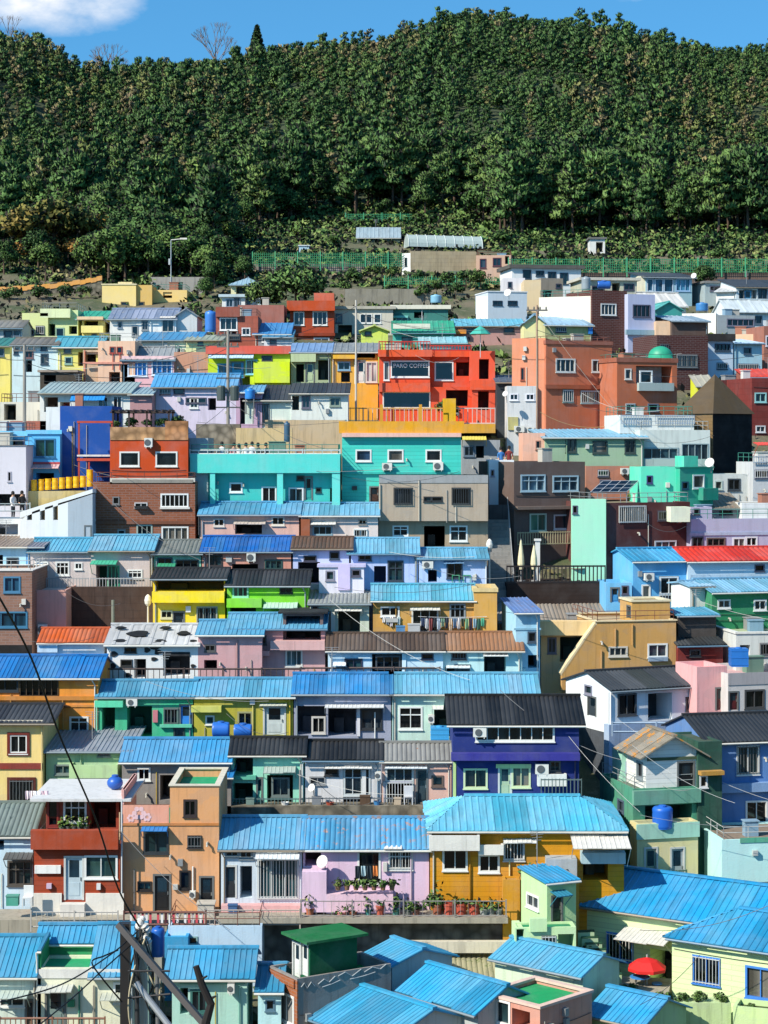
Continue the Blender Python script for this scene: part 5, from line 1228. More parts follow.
H('pale lime house with stepped flat parapets in the upper left',
  V(22, 48, 313, 360, '#d6dc98', D=5, dY=.4, dirt=.2, roof=('f', '#b4b98c', .15), f='w36,326,44,334,#444,n1 w30,330,34,335,#667,n1'),
  V(41, 78, 310, 360, '#d3e0a4', D=5, dY=.8, dirt=.2, roof=('f', '#b4b98c', .4), f='o47,324,55,338,#4a4f4c w56,328,64,340,#8a9,n1 o69,326,77,334,#345 b41,309,71,318,#dfe8b4,e.4'),
  V(34, 72, 336, 372, '#e0e4a8', D=1.4, dY=-2.6, roof=('f', '#b4b98c', .1)))
H('small grey white cottage with grey slate roof at the far upper left',
  V(-4, 22, 328, 370, '#b9c2c4', D=4.6, roof=('g', '#8d8a80', 320, {'sty': 'corr'}), f='w4,331,12,338,#345,n1 w14,331,20,336,#567,n1'))
H('small teal and yellow hut with sagging green roof at the left edge',
  V(-30, 10, 346, 390, '#e2cf70', D=4, roof=('d', '#3f8a80', 337, {'rust': .4, 'rc': '#5f7a4a'}), f='w-2,349,4,356,#567,n1'))
H('cream yellow flat roofed villa standing highest at the left by the hill road',
  V(102, 136, 285, 325, '#efd489', D=5, Y=192, dirt=.15, roof=('f', '#d8c490', .3, {'cop': '#e0d2a8', 'ch': .12}), f='w107,304,113,308,#6a5a40,n1 w121,302,128,308,#6a5a40,n1'),
  V(136, 152, 285, 325, '#d9b468', D=4, Y=192.3, dirt=.15, roof=('f', '#d8c490', .3), f='w139,302,144,308,#6a5a40,n1'),
  V(152, 187, 290, 325, '#eac87e', D=4, Y=193.5, dirt=.15, roof=('f', '#d8c490', .5), f='o163,292,172,298,#5a4a38 w176,303,184,307,#6a5a40,n1'),
  V(118, 132, 282, 290, '#efdca4', D=3, Y=193, found=.2, roof=('f', '#d8c490', .05)))
H('reddish brown house with white window bay and small rooftop in the upper left centre',
  V(216, 258, 316, 365, '#a85a48', D=5, dY=.2, kind='block', roof=('f', '#8a6a5a', .2), f='w220,318,237,330,#f0f0ee,n3 p216,307,240,317,#96503f,e.3 w242,328,250,335,#ddd,n2 w222,334,240,340,#223,n2 o228,332,236,338'),
  V(238, 284, 305, 330, '#a4685c', D=5, dY=2.2, found=2, roof=('f', '#9a7a6c', .1)))
H('small pale blue white rooftop house with open porch windows under the pavilion',
  V(222, 245, 297, 330, '#e3e6e4', D=4, Y=184, roof=('s', '#b9ccd4', .25, {'oh': .3}), f='w226,299,233,307,#9ab,n2 w234,298,240,307,#9ab,n2'),
  V(245, 266, 299, 330, '#b9ccd0', D=4, Y=184.6, roof=('s', '#a9bcc4', .25, {'oh': .3}), f='w247,299,250,306,#678,n1'))
H('little cream pavilion house with pale blue hipped roof on the slope',
  V(231, 262, 285, 315, '#e2dcae', D=4, Y=193, roof=('h', '#7fb4cc', 277, {'oh': .35, 'm': .5}), f='o236,286,246,294,#6a7a7c o250,286,258,294,#6a7a7c'), cat='pavilion', name='pavilion_house')
H('house under a vivid blue sheet roof below the white upper left house',
  V(138, 200, 340, 385, '#d8dccc', D=4.5, dY=2.2, roof=('d', '#2f86d0', 331, {'m': .16, 'p': .5}), f='w186,342,194,346,#556,n1'))
H('pale yellow green low house right of the vivid blue sheet roof',
  V(186, 222, 340, 385, '#dde0a8', D=4, dY=1.2, roof=('d', '#a9b4a0', 334, {'m': .16}), f='w198,341,203,345,#667,n1 w208,346,218,350,#999,n2'))
H('low shed with bright blue tarpaulin roof right of the reddish brown house',
  V(254, 290, 334, 370, '#8d8f94', D=4, dY=2, roof=('d', '#2f7fd4', 322, {'m': .25}), f='w262,337,270,342,#ccc,n1'), cat='shed', name='shed')
H('white shed with pale blue roof left of the red brown cube house',
  V(264, 292, 337, 370, '#dfe0e4', D=3.5, dY=1, roof=('d', '#4f9fd8', 329, {'m': .2}), f='w270,340,276,345,#556,n1'), cat='shed', name='shed')
H('pale grey pink wall house behind the blue tarpaulin shed',
  V(258, 284, 305, 340, '#b89a90', D=4, Y=181, roof=('f', '#99948c', .1)))

# ---- upper village, centre
H('red brown cube house with thick orange parapet and white bay windows',
  V(290, 334, 311, 360, '#a84424', D=4.4, Y=170, dirt=.3, roof=('f', '#9a5a3c', .1), f='w294,312,304,325,#e4e4e0,n2 w313,311,327,325,#e4e4e0,n3 p287,301,335,311,#bf4d26,e.45,Nparapet_band w314,338,329,344,#dfe4e8,n2 p290,333,335,336,#8d381e,e.2'),
  V(314, 334, 293, 303, '#d0684c', D=3, Y=171, found=.5, roof=('f', '#c06a50', .05)))
H('long grey white house with four dark windows behind the street pole',
  V(334, 393, 309, 365, '#c9c4b4', D=5, Y=173, roof=('s', '#b4afa0', .25, {'oh': .25}), f='w336,314,342,323,#456,n2 w360,314,366,323,W,n1 w366,314,372,323,W,n1 w374,314,381,323,W,n1 o338,325,352,342,#5a6a6a'))
H('small lime yellow shed below the long grey white house',
  V(361, 388, 331, 365, '#cfe060', D=2.6, dY=.5, roof=('a', '#c9dc70', 326), f='w365,331,371,335,#222,n1'), cat='shed', name='shed')
H('teal trimmed house with dark green upper wall and cream eave band',
  V(393, 448, 309, 365, '#3f7f76', D=5, Y=174, roof=('s', '#dcd8c4', .35, {'oh': .25}), f='w396,316,408,322,#8fd0c8,n2 p393,316,408,318,#6fc4b8,e.3 o414,312,424,318 t421,306,423,320,#ccc'))
H('house with bright teal green sheet roof and cream eave behind the cafe',
  V(393, 454, 333, 375, '#4fb8a4', D=4.5, Y=165, roof=('d', '#2fae84', 320, {'m': .18}), f='p393,324,430,329,#dfe0cc,e.5 w402,337,412,343,#344,n1'))
H('house with long light blue roof between cafe and white upper building',
  V(454, 524, 326, 375, '#b48a84', D=4.5, Y=168, roof=('d', '#5fb8dc', 318, {'m': .18}), f='w464,328,474,333,#666,n1 w504,328,514,333,#444,n1 p448,330,466,334,#e0902f,e.5'))
H('small shed with aqua striped roof just behind the cafe roof railing',
  V(420, 466, 343, 380, '#9fd0cc', D=3, Y=160, roof=('d', '#7fcfe0', 336, {'m': .25, 'p': .6})), cat='shed', name='shed')
def cafe():
    h = House('red orange two storey coffee shop with lettered black window and railed roof terrace', 'coffee_shop', 'coffee shop')
    h.v(379, 472, 387, 440, '#d9502e', Y=139, D=5, dirt=.25, roof=('f', '#a9a49c', .05), f='w383,392,430,408,#e4e4e0,n1,p#0c1020 o446,390,468,406,#3a2a24 p379,383,430,392,#e05a36,e.5')
    h.v(379, 430, 352, 388, '#dc5330', Y=139.2, D=5, found=.0, dirt=.25, roof=('f', '#b9a49a', .1), f='w391,361,431,377,W,n1,p#0d1114 w384,362,389,380,W,n1 p378,350,432,357,#e2592f,e.5,Nparapet_band')
    fr = Face(h.O, h.es, -h.ei, h.Ln)
    cu = bpy.data.curves.new('sign_lettering', 'FONT'); cu.body = 'PARO COFFEE'; cu.size = .55; cu.extrude = .012; cu.align_x = 'CENTER'
    tmp = bpy.data.objects.new('t', cu); COL.objects.link(tmp)
    dg = bpy.context.evaluated_depsgraph_get(); me = bpy.data.meshes.new_from_object(tmp.evaluated_get(dg))
    bpy.data.objects.remove(tmp)
    w = max(v.co.x for v in me.vertices) - min(v.co.x for v in me.vertices)
    sa, ta = fr.uv(393.5, 367.5); sb, _ = fr.uv(428, 367.5); k = (sb - sa) / w
    M = Matrix.Translation(fr.pt((sa + sb) / 2, ta, -.03)) @ Matrix.Rotation(rad(90), 4, 'X') @ Matrix.Scale(k, 4)
    me.transform(h.inv @ M)
    o = bpy.data.objects.new('sign_lettering', me); COL.objects.link(o); o.parent = h.root; me.materials.append(paint('#f2f2ee', .5, var=0))
    h.v(430, 472, 352, 388, '#d24c2c', Y=139.9, D=4.2, found=.0, dirt=.25, roof=('f', '#b9a49a', .1), f='w435,362,453,380,W,n1,p#14181a o456,362,471,376,#6a3a30 p430,351,472,357,#dc5530,e.3')
    h.v(472, 495, 380, 440, '#e0573a', Y=138.6, D=4, found=2, dirt=.2, roof=('f', '#a88', .05), f='o478,391,489,410,#5a3028')
    h.v(470, 495, 351, 381, '#e25c40', Y=138.8, D=4, found=0, dirt=.2, roof=('f', '#a88', .5), f='o479,359,489,379,#4a2a24 b470,380,496,390,#e05a38,e.35')
    mb = MB(); 
    for (a, b, vt, vb, Y_) in ((379, 430, 341, 351, 138.8), (430, 471, 345, 351, 139.7)):
        f2 = Face(P(a, vb, Y_), Vector((1, 0, 0)), Vector((0, -1, 0)), 1); L = (b - a) * Y_ / F; hh = (vb - vt) * Y_ / F
        bars(mb, f2, 0, L, 0, hh, 0, .22, .025)
    h.part(mb, 'roof_railing', paint('#c0301f', .5))
    mb = MB()
    f2 = Face(P(359, 424, 134), Vector((1, 0, 0)), Vector((0, -1, 0)), 1)
    bars(mb, f2, 0, 136 * 134 / F, 0, 1.1, 0, .3, .025)
    h.part(mb, 'deck_railing', paint('#c9b8b0', .5))
    mb = MB(); mb.box(P(342, 433, 133), Vector((10.2, 0, 0)), Vector((0, 6.5, 0)), VZ * .6); h.part(mb, 'deck', wall('#d9a030'))
    mb = MB()
    for u in (345, 380, 419): mb.box(P(u, 433, 132.9), Vector((.2, 0, 0)), Vector((0, .1, 0)), VZ * 1.9)
    f2 = Face(P(344, 424, 132.95), Vector((1, 0, 0)), Vector((0, -1, 0)), 1); bars(mb, f2, 0, 6.6, 0, 1.1, 0, .4, .02)
    h.part(mb, 'deck_fence', paint('#d99a28', .5))
    mb = MB(); mb.box(P(443, 424, 133.2), Vector((.85, 0, 0)), Vector((0, .5, 0)), VZ * 1.7); h.part(mb, 'notice_panel', wall('#e0ac1c'))
    mb = MB()
    A = P(474, 334, 137)
    mb.lathe(A + Vector((.45, .3, 0)), [(.75, 0), (.45, .3), (.05, .55)], 8); h.part(mb, 'canopy', paint('#3fae9c', .6))
    mb = MB(); mb.tube([A + Vector((.45, .3, -1.6)), A + Vector((.45, .3, .1))], .03); h.part(mb, 'canopy_pole', paint('#ccc' + 'ccc', .5))
cafe()
H('row house with blue and grey sheet roof, olive front and lime sill behind black roof',
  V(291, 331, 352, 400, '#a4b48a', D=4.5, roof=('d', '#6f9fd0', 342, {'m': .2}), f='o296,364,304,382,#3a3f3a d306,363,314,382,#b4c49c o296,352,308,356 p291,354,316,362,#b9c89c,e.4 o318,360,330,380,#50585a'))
H('small yellow fronted house with grey sheet roof beside the street pole',
  V(331, 378, 352, 400, '#dfa838', D=4.5, dY=.05, roof=('d', '#8f9494', 342, {'m': .2, 'rust': .4, 'rc': '#b9b9b4'}), f='w338,362,350,370,#7fa8c0,n2 p333,355,355,359,#e8b43a,e.4 d357,361,365,383,#dcdcd4 w366,362,377,382,#d8cfc4,n2,p#c9c4bc o341,372,350,382,#5a6a78 t354,355,356,384,W o357,353,375,358,#4a3a28'))
H('white plastered house with long black roof above the tourist terrace',
  V(291, 348, 393, 440, '#dfe4dc', D=4.6, roof=('d', '#2f3438', 382, {'m': .2}), f='w302,396,310,408,#667,n2 g259,404,270,424,#889,n2 w330,398,340,406,#8a9a8c,n2 o292,396,299,410,#888'),
  V(245, 291, 400, 440, '#d0e0d4', D=4, dY=.1, roof=('d', '#33383c', 384, {'m': .3}), f='g258,404,269,424,#8d9a98,n2,b p270,420,286,430,#e0a08c,e.3'))
H('narrow grey white house with small twin windows between coffee shop and terracotta house',
  V(507, 537, 386, 450, '#d0d2d2', D=4, Y=134, roof=('f', '#aaa', .1), dirt=.7, f='w510,394,518,400,#e8e8ee,n2 w526,394,534,400,#e8e8ee,n2 p508,417,518,430,#b8b070,e.1 c514,426,524,432 c527,427,534,433'),
  V(497, 527, 382, 410, '#333a40', D=4, Y=136.5, roof=('d', '#4f5f78', 374, {'m': .3})))
H('white wall house with tall blank front above the dark stair alley',
  V(489, 514, 460, 540, '#e3e7ea', D=3.5, Y=120.5, dirt=.2, roof=('f', '#b0b4b4', .1), f='w491,470,494,476,#99a,n1'))
H('small stone shed with yellow striped awning left of the stair alley',
  V(462, 500, 440, 480, '#9aa0a4', D=3, Y=126, roof=('f', '#8a8478', .1), f='a462,436,486,443,#e6cf58,e.7 w464,446,474,456,#678,n2 o476,446,484,458'), cat='shed', name='shed')

# ---- upper village, right
H('terracotta house with slanted bright left wing, two floors of windows and roof railing',
  V(546, 612, 344, 450, '#bf7050', yaw=22, D=4.8, Y=134, dirt=.3, roof=('f', '#9a8a80', .2, {'cop': '#a3614c', 'ch': .25}), f='w556,359,575,372,#d0d4d0,n4 w592,360,603,372,#d0d4d0,n2 w563,390,573,402,#7f9f9c,n1 w581,391,602,403,#9fbfc0,n3 p545,385,612,389,#a3583a,e.15'),
  V(512, 545.5, 338, 450, '#e0906a', yaw=-14, ref='R', D=4.8, Y=134.2, dirt=.2, roof=('f', '#9a8a80', .3), f='w521,368,524,380,#9a4a30,n1 t536,338,538,390,#e05a30'))  # wing in lighter terracotta, the strong sun on it put into the colour
H('terracotta house with recessed balcony and a turquoise dome on its flat roof',
  V(617, 677, 362, 450, '#b96a4a', yaw=20, D=4.8, Y=133, dirt=.3, roof=('f', '#9a8a80', .2, {'cop': '#9c5c46', 'ch': .3}), f='o636,366,672,384,#cfd4d2 w625,369,631,379,#d8d4cc,n1 p637,383,672,391,#a9b8b4,e.3,Nbalcony_glass w626,404,635,413,#b9d0d4,n2 w648,404,658,411,#678,n1 w640,371,652,383,#dfe4e4,n1'))
H('pale yellow house with blue hipped roof behind the terracotta house',
  V(524, 545, 323, 370, '#e8dfa0', D=4, Y=160, roof=('a', '#7fb8dc', 315)),
  V(545, 592, 325, 370, '#aab07c', yaw=12, D=4, Y=160, roof=('d', '#7fb8dc', 316, {'m': .15}), f='w556,327,566,332,#445,n1 m588,326,592,334,#2f7fd0'))
H('white sided house with dark brown front and triple white window',
  V(592, 627, 290, 350, '#5d3128', yaw=22, D=4.6, Y=163, kind='brick', dirt=.3, roof=('f', '#777', .1), f='w601,304,616,315,#dfe0dc,n4'),
  V(539, 591.5, 296, 350, '#ece4d0', yaw=-22, ref='R', D=3.4, Y=163.2, dirt=.2, roof=('f', '#aaa49a', .15)))
H('lavender white cube house right of the dark brown front',
  V(628, 655, 294, 350, '#b9bfdc', yaw=18, D=4.2, Y=163.5, dirt=.25, roof=('f', '#999', .15), f='w633,305,650,317,#556,n4 p625,330,655,335,#8fb0c0,e.3'))
H('dark maroon brick house with grey barred window behind the turquoise dome',
  V(657, 708, 335, 420, '#4f2a26', yaw=16, D=4.6, Y=150, dirt=.3, kind='brick', roof=('f', '#555', .1), f='w677,355,697,367,#8d9494,n4 w660,344,668,350,#433,n1'))
H('brown shed house with light blue lean-to roof above the maroon brick house',
  V(656, 672, 321, 360, '#e0bc9a', D=3.6, Y=163, roof=('f', '#a99', .1)), 
  V(672, 708, 321, 360, '#5a4a44', yaw=12, D=4, Y=162.6, roof=('d', '#86b4d0', 315, {'m': .2})))
H('white house with dark roof terrace and paired windows near the right edge',
  V(708, 733, 340, 400, '#c3d6e6', yaw=14, D=4.2, Y=153, dirt=.2, roof=('f', '#444', .2), f='w715,344,730,351,#3a4a5a,n4 w717,363,727,369,#456,n2 p706,334,734,341,#33302f,e.3'),
  V(734, 762, 343, 400, '#a9cfdc', yaw=14, D=4.2, Y=153.6, roof=('d', '#9fd0ec', 338, {'m': .15}), f='w744,348,751,354,#456,n1 w738,364,758,370,#556,n4'))
H('peach walled house with slanted parapet at the right edge',
  V(724, 764, 334, 380, '#efc6a0', yaw=-10, ref='R', D=3.6, Y=160, dirt=.2, roof=('f', '#bba', .15)),
  V(764, 800, 326, 400, '#a06a5a', yaw=12, D=4.2, Y=158, roof=('f', '#999', .1), f='w766,336,774,346,#dde,n2'))
H('white walled house with long dark veranda windows at the right',
  V(682, 716, 313, 350, '#ece9e2', yaw=-14, ref='R', D=4, Y=170, dirt=.15, roof=('f', '#b9b4aa', .2)),
  V(717, 755, 315, 350, '#a4adb0', yaw=14, D=4, Y=170, roof=('f', '#999', .2), f='w727,319,754,326,#778,n5'))
H('small turquoise gabled house below the white slanted roof',
  V(655, 682, 310, 340, '#3f9a94', yaw=10, D=4, Y=175, roof=('a', '#57b8b4', 302)))
H('white gabled house with steep pale roof below the glass fronted villa',
  V(646, 686, 306, 330, '#d9d6ce', yaw=14, D=4.5, Y=180, roof=('g', '#dcdad4', 292, {'m': .4, 'p': 1.}), dirt=.2))
H('glass fronted villa with dark roof and cream side wall below the green fence',
  V(646, 692, 277, 310, '#8fb4c0', yaw=10, D=5, Y=190, dirt=.15, roof=('d', '#3f4448', 272, {'m': .12, 'os': .4}), f='w647,279,653,291,#bcd,n1,p#3a6f8c w655,279,663,292,#bcd,n1,p#2f5f80 w664,279,673,292,#bcd,n1,p#24506e w676,279,690,291,#9bd,n3,p#4f8fae'),
  V(638, 646, 276, 310, '#e6dfc0', D=4, Y=190.2, roof=('f', '#bba', .1)))
H('low pale grey house with rooftop tanks left of the glass fronted villa',
  V(582, 637, 280, 320, '#b9b9a4', yaw=8, D=4.6, Y=184, roof=('s', '#c4bfb0', .25, {'oh': .3}), f='w592,286,604,292,#445,n2 o612,283,620,294 w624,284,634,290,#445,n2'))
H('wide white flat roofed house with dark windows at the top right of centre',
  V(512, 581, 268, 315, '#dfe2e2', yaw=10, D=5, Y=196, dirt=.2, roof=('s', '#5a5854', .35, {'oh': .3}), f='w523,270,531,279,#345,n1 w536,271,544,276,#345,n2 w548,272,556,281,#345,n2 w560,273,568,284,#345,n2'))
H('tan walled house with grey side in front of the wide white flat roofed house',
  V(524, 541, 280, 325, '#dcc49c', D=4, Y=186, dirt=.2, roof=('f', '#a99', .1)), 
  V(541, 563, 278, 325, '#8d8478', yaw=14, D=4, Y=186, roof=('f', '#999', .1), f='o543,290,552,300,#333 w556,284,561,288,#445,n1'))
H('white cube house with twin dark windows right of the coffee shop tower',
  V(488, 527, 292, 345, '#c3d0da', yaw=12, D=4.4, Y=179, dirt=.25, roof=('f', '#99a', .5, {'cop': '#d4dade', 'ch': .1}), f='w493,301,502,305,#234,n2 w508,301,517,305,#234,n2'),
  V(476, 488, 296, 345, '#eef0f0', yaw=-25, ref='R', D=3, Y=179.1, dirt=.2, roof=('f', '#aab', .5)))
H('small pale house with hatch window above the white cube house',
  V(503, 525, 278, 310, '#d6d4d8', D=4, Y=190, roof=('f', '#aaa', .1), f='w508,282,512,288,#556,n1'))
H('old bare concrete block house with white end wall on the garden slope',
  V(411, 476, 251, 285, '#a4967a', yaw=4, D=6, Y=212, dirt=.9, kind='block', roof=('f', '#8d8a7a', .1), f='p448,271,462,280,#6d7f6a,e.1,Nmetal_plate'),
  V(402, 410.5, 253, 285, '#e6e6e0', yaw=-30, ref='R', D=3, Y=212.2, roof=('f', '#999', .1), f='w405,258,407,266,#233,n1'))
H('tan pink house with maroon framed windows right of the old concrete block',
  V(476, 511, 255, 290, '#c9a48c', yaw=-6, ref='R', D=4.6, Y=208, roof=('f', '#998', .1), f='w480,259,486,268,#5a2f38,n1 w493,258,501,266,#5a2f38,n2 o505,256,509,264'),
  V(502, 524, 271, 300, '#e9e4d8', D=4, Y=202, roof=('f', '#999', .15), f='w506,274,510,279,#334,n1 w515,273,518,279,#334,n1'))
H('grey flat house with dark roof beside the trees at the upper right',
  V(705, 735, 283, 310, '#9fb0b4', yaw=10, D=4, Y=190, roof=('s', '#7a7a78', .2, {'oh': .2}), f='w710,286,722,291,#667,n3'))
H('white house with blue glass door and dark roof near the right edge under the fence',
  V(736, 800, 287, 330, '#cdd8dc', yaw=10, D=5, Y=186, roof=('d', '#3d4248', 279, {'m': .16}), f='o739,290,757,306,#5d8fa4 d744,290,752,306,#3f8fb8 w758,289,767,304,#456,n2'),
  V(716, 736, 291, 330, '#ece8de', yaw=-20, ref='R', D=4, Y=186.2, roof=('d', '#dcdcd8', 285, {'m': .3}), f='w730,302,735,308,#b05a4a,n1'))
H('small white cottage with pale pitched roof at the right edge above the peach house',
  V(728, 800, 312, 350, '#d9e0e4', yaw=8, D=4.5, Y=175, roof=('g', '#cfdce0', 299, {'m': .4, 'p': 1.}), f='w750,316,762,324,#567,n2'))
H('maroon walled house at the right edge beside the thatched hut',
  V(752, 800, 378, 470, '#7a3430', yaw=14, D=4.6, Y=137, kind='block', roof=('f', '#a55', .1), f='w755,393,766,402,#9cc,n2 w756,426,765,432,#ddd,n2'),
  V(722, 760, 380, 470, '#6a3a38', yaw=14, D=3, Y=141, roof=('f', '#888', .1), f='w736,393,746,400,#9cc,n2'))
H('yellow gabled little shed poking up beside the thatched hut',
  V(697, 714, 386, 430, '#d8dc30', D=3, Y=142, dirt=.1, roof=('d', '#b9b49c', 374, {'m': .35})), cat='shed', name='shed')
H('low house with red orange roof at the right edge above the maroon house',
  V(746, 800, 377, 420, '#9a5a4a', D=4, Y=145, roof=('d', '#e0482c', 368, {'m': .2})))
H('grey low terrace building with railing at the right edge below the hut',
  V(753, 800, 462, 510, '#c3c6c8', yaw=10, D=3, Y=124, roof=('f', '#999', .3), f='r753,456,800,463,#9ab,e.1 a753,442,800,448,#e0503c,e1.0 w755,470,768,478,#667,n2'),
  V(712, 756, 474, 510, '#cfd4d0', yaw=10, D=2.5, Y=124.5, roof=('f', '#aab4a4', .2), f='w715,481,722,489,#b9c8c0,n1 w728,479,740,490,#3a4248,n2'))
# ================================================================== THINGS
def boxthing(name, label, cat, u0, u1, vt, vb, Y, depth, mat, yaw=0, below=0.0, group=None, kind=None):
    A = P(u0, vb, Y); Lx = (u1 - u0) * Y / F / max(.2, math.cos(rad(yaw)) - (u1 - CX) / F * math.sin(rad(yaw)))
    es = Vector((math.cos(rad(yaw)), math.sin(rad(yaw)), 0)); ei = Vector((-es.y, es.x, 0))
    mb = MB(); hh = (vb - vt) * Y / F
    mb.box(A - VZ * below, es * Lx, ei * depth, VZ * (hh + below))
    return solo(mb, name, mat, A, label, cat, group, kind)
def railthing(label, u0, u1, vt, vb, Y, col, gap=.16, r=.018, posts=1.8, name='railing', cat='railing', dY=0.0, depth=.0):
    A, B = P(u0, vb, Y), P(u1, vb, Y + dY)
    d = (B - A); d.z = 0; L = d.length; es = d / L; en = Vector((es.y, -es.x, 0))
    root = empty(name, A, label, cat); M = Matrix.Translation(A).inverted()
    fc = Face(A, es, en, L); hh = (vb - vt) * Y / F
    slope = (B.z - A.z) / L
    fc.pt = lambda a, t, dd=0.0: A + es * a + VZ * (t + slope * a) + en * dd
    mb = MB(); n = max(2, int(L / gap))
    for k in range(n + 1): mb.box(fc.pt(L * k / n - r * .6, .08), es * r * 1.2, en * r * 1.2, VZ * (hh - .1))
    mb.build('balusters', paint(col, .5), root, M)
    mb = MB()
    for t in (.06, hh - .05): mb.tube([fc.pt(0, t), fc.pt(L, t)], r * 1.6, 5)
    mb.build('handrail', paint(col, .5), root, M)
    mb = MB(); n = max(1, int(L / posts))
    for k in range(n + 1): mb.box(fc.pt(L * k / n - .03, -.15), es * .06, en * .06, VZ * (hh + .18))
    mb.build('posts', paint(col, .5), root, M)['kind'] = 'stuff'
    return root
CONC = wall('#a39c8c', dirt=.9); STONE = wall('#8d8674', 'stone', dirt=.9); DARKC = wall('#908a80', 'stone', dirt=1.0)
# footpath ledge along the lower houses, and the lane walls
boxthing('footpath_ledge', 'raised concrete footpath ledge running below the white, pink and ochre houses', 'ledge', 218, 508, 918, 923.5, 85.4, 1.6, CONC, below=0)
boxthing('footpath_ledge', 'concrete path edge below the red brown and orange houses', 'ledge', -20, 217.5, 920, 934, 85.8, 2.0, CONC, below=3)
boxthing('retaining_wall', 'dark stone retaining wall in the shade under the footpath ledge', 'wall', 222, 512, 924, 990, 86.5, .45, DARKC, below=2)
boxthing('retaining_wall', 'old crumbling stone ledge under the mint, white and peach houses', 'wall', 226, 424, 806, 830, 93.6, 1.2, wall('#8a8270', 'stone', dirt=1.0), below=1)
boxthing('retaining_wall', 'dark brown mural wall with rough relief left of the bright yellow house', 'wall', 66, 157, 587, 640, 109.5, .4, wall('#4a3a33', 'block', dirt=1.0), below=1)
boxthing('retaining_wall', 'low concrete wall holding the yellow barrels', 'wall', 28, 93, 491, 500, 117.0, 1.2, wall('#c9b478', dirt=.9), below=2, yaw=0)
boxthing('retaining_wall', 'grey stone retaining wall under the left green mesh fence', 'wall', 252, 372, 264, 282, 213, .6, wall('#a49a90', 'stone'), below=2)
boxthing('retaining_wall', 'dark brown retaining wall under the long right green mesh fence', 'wall', 505, 800, 273, 284, 203, .6, wall('#6d5a50', 'block'), below=2)
boxthing('retaining_wall', 'sloping grey concrete bank above the long grey white house', 'wall', 345, 430, 289, 312, 190, 3.5, wall('#8a8576', dirt=1.0), below=2)
boxthing('retaining_wall', 'grey concrete slope by the curved hill road', 'wall', 150, 205, 277, 292, 200, 1.0, wall('#9a968e', dirt=1.0), below=1)
boxthing('retaining_wall', 'tan plastered retaining wall behind the tourist terrace', 'wall', 236, 292, 428, 462, 124.5, .6, wall('#d3b98a', dirt=.9), below=1)
boxthing('retaining_wall', 'grey rubble bank below the lavender white house beside the pole', 'wall', 196, 240, 424, 456, 125, 1.0, wall('#a09684', 'stone'), below=1)
boxthing('retaining_wall', 'tan stone wall with shadowed base left of the red orange coffee shop deck', 'wall', 265, 345, 420, 440, 128, .8, wall('#c9b08c', dirt=1.0), below=2)
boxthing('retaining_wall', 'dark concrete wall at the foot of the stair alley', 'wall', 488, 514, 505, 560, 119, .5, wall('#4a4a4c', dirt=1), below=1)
# orange topped boundary wall of the hill road
def tiled_wall():
    A = P(-10, 298, 201); root = empty('boundary_wall', A, 'stone boundary wall with a wavy orange cap along the hill road', 'wall'); M = Matrix.Translation(A).inverted()
    pts = [(-10, 299), (20, 297), (50, 295), (80, 291), (102, 287)]
    mb, cp = MB(), MB()
    for (a, b), (c, d) in zip(pts, pts[1:]):
        p, q = P(a, b, 199), P(c, d, 199); mb.box(p - VZ * 1.5, q - p, Vector((0, .4, 0)), VZ * 2.1)
        n = 4
        for k in range(n):
            s = p.lerp(q, k / n); cp.box(s + VZ * (.6 + .08 * (k % 2)) + Vector((0, -.08, 0)), (q - p) / n, Vector((0, .56, 0)), VZ * .45)
    mb.build('wall', STONE, root, M); cp.build('cap', wall('#e0a050'), root, M)
tiled_wall()
# railings
railthing('dark brown lane railing in front of the cow spotted house', 107, 300, 668, 682, 103.1, '#4a3a34', gap=.3, r=.03)
railthing('dark lane railing below the mauve and pale blue houses', 301, 440, 667, 680, 103.1, '#5a4a44', gap=.35, r=.03)
railthing('thin grey path railing below the red brown house', 31, 118, 911, 928, 85.5, '#b9b4ac', gap=.22)
railthing('grey path railing below the white and pale blue house', 205, 300, 909, 926, 85.5, '#b4a89c', gap=.2)
railthing('thin grey terrace railing in front of the flower pots', 301, 506, 900, 917, 85.5, '#8f8a86', gap=.32, r=.014)
railthing('glass walkway railing at the left edge in front of two walkers', -20, 30, 503, 512, 115.0, '#9aa6a8', gap=1.2, r=.02)
railthing('white steel railing along the tourist terrace on the turquoise house', 190, 340, 449.5, 455, 116.9, '#c9cfcc', gap=.5, r=.03)
railthing('brown wooden terrace railing at the lower left edge', 0, 105, 1017, 1035, 77, '#8a5f4a', gap=.2, r=.03)
railthing('pale railing below the white gabled house on the blue wall', 612, 700, 722, 733, 99.2, '#9fb4c8', gap=2.0, r=.03)
def striped_rail():
    r = railthing('brown railing with red and white striped panels below the tall orange house', 124, 206, 911, 926, 85.45, '#6a3f34', gap=1.5, r=.035)
    mb = MB(); A = r.location.copy(); M = Matrix.Translation(A).inverted()
    for k in range(20):
        if k in (6, 13): continue
        mb.box(A + Vector((.25 + k * .165, .03, .12)), Vector((.1, 0, 0)), Vector((0, .02, 0)), VZ * .42, m=k % 2)
    mb.build('striped_panel', [paint('#e8e4e2', .5), paint('#d0505a', .5)], r, M)
striped_rail()
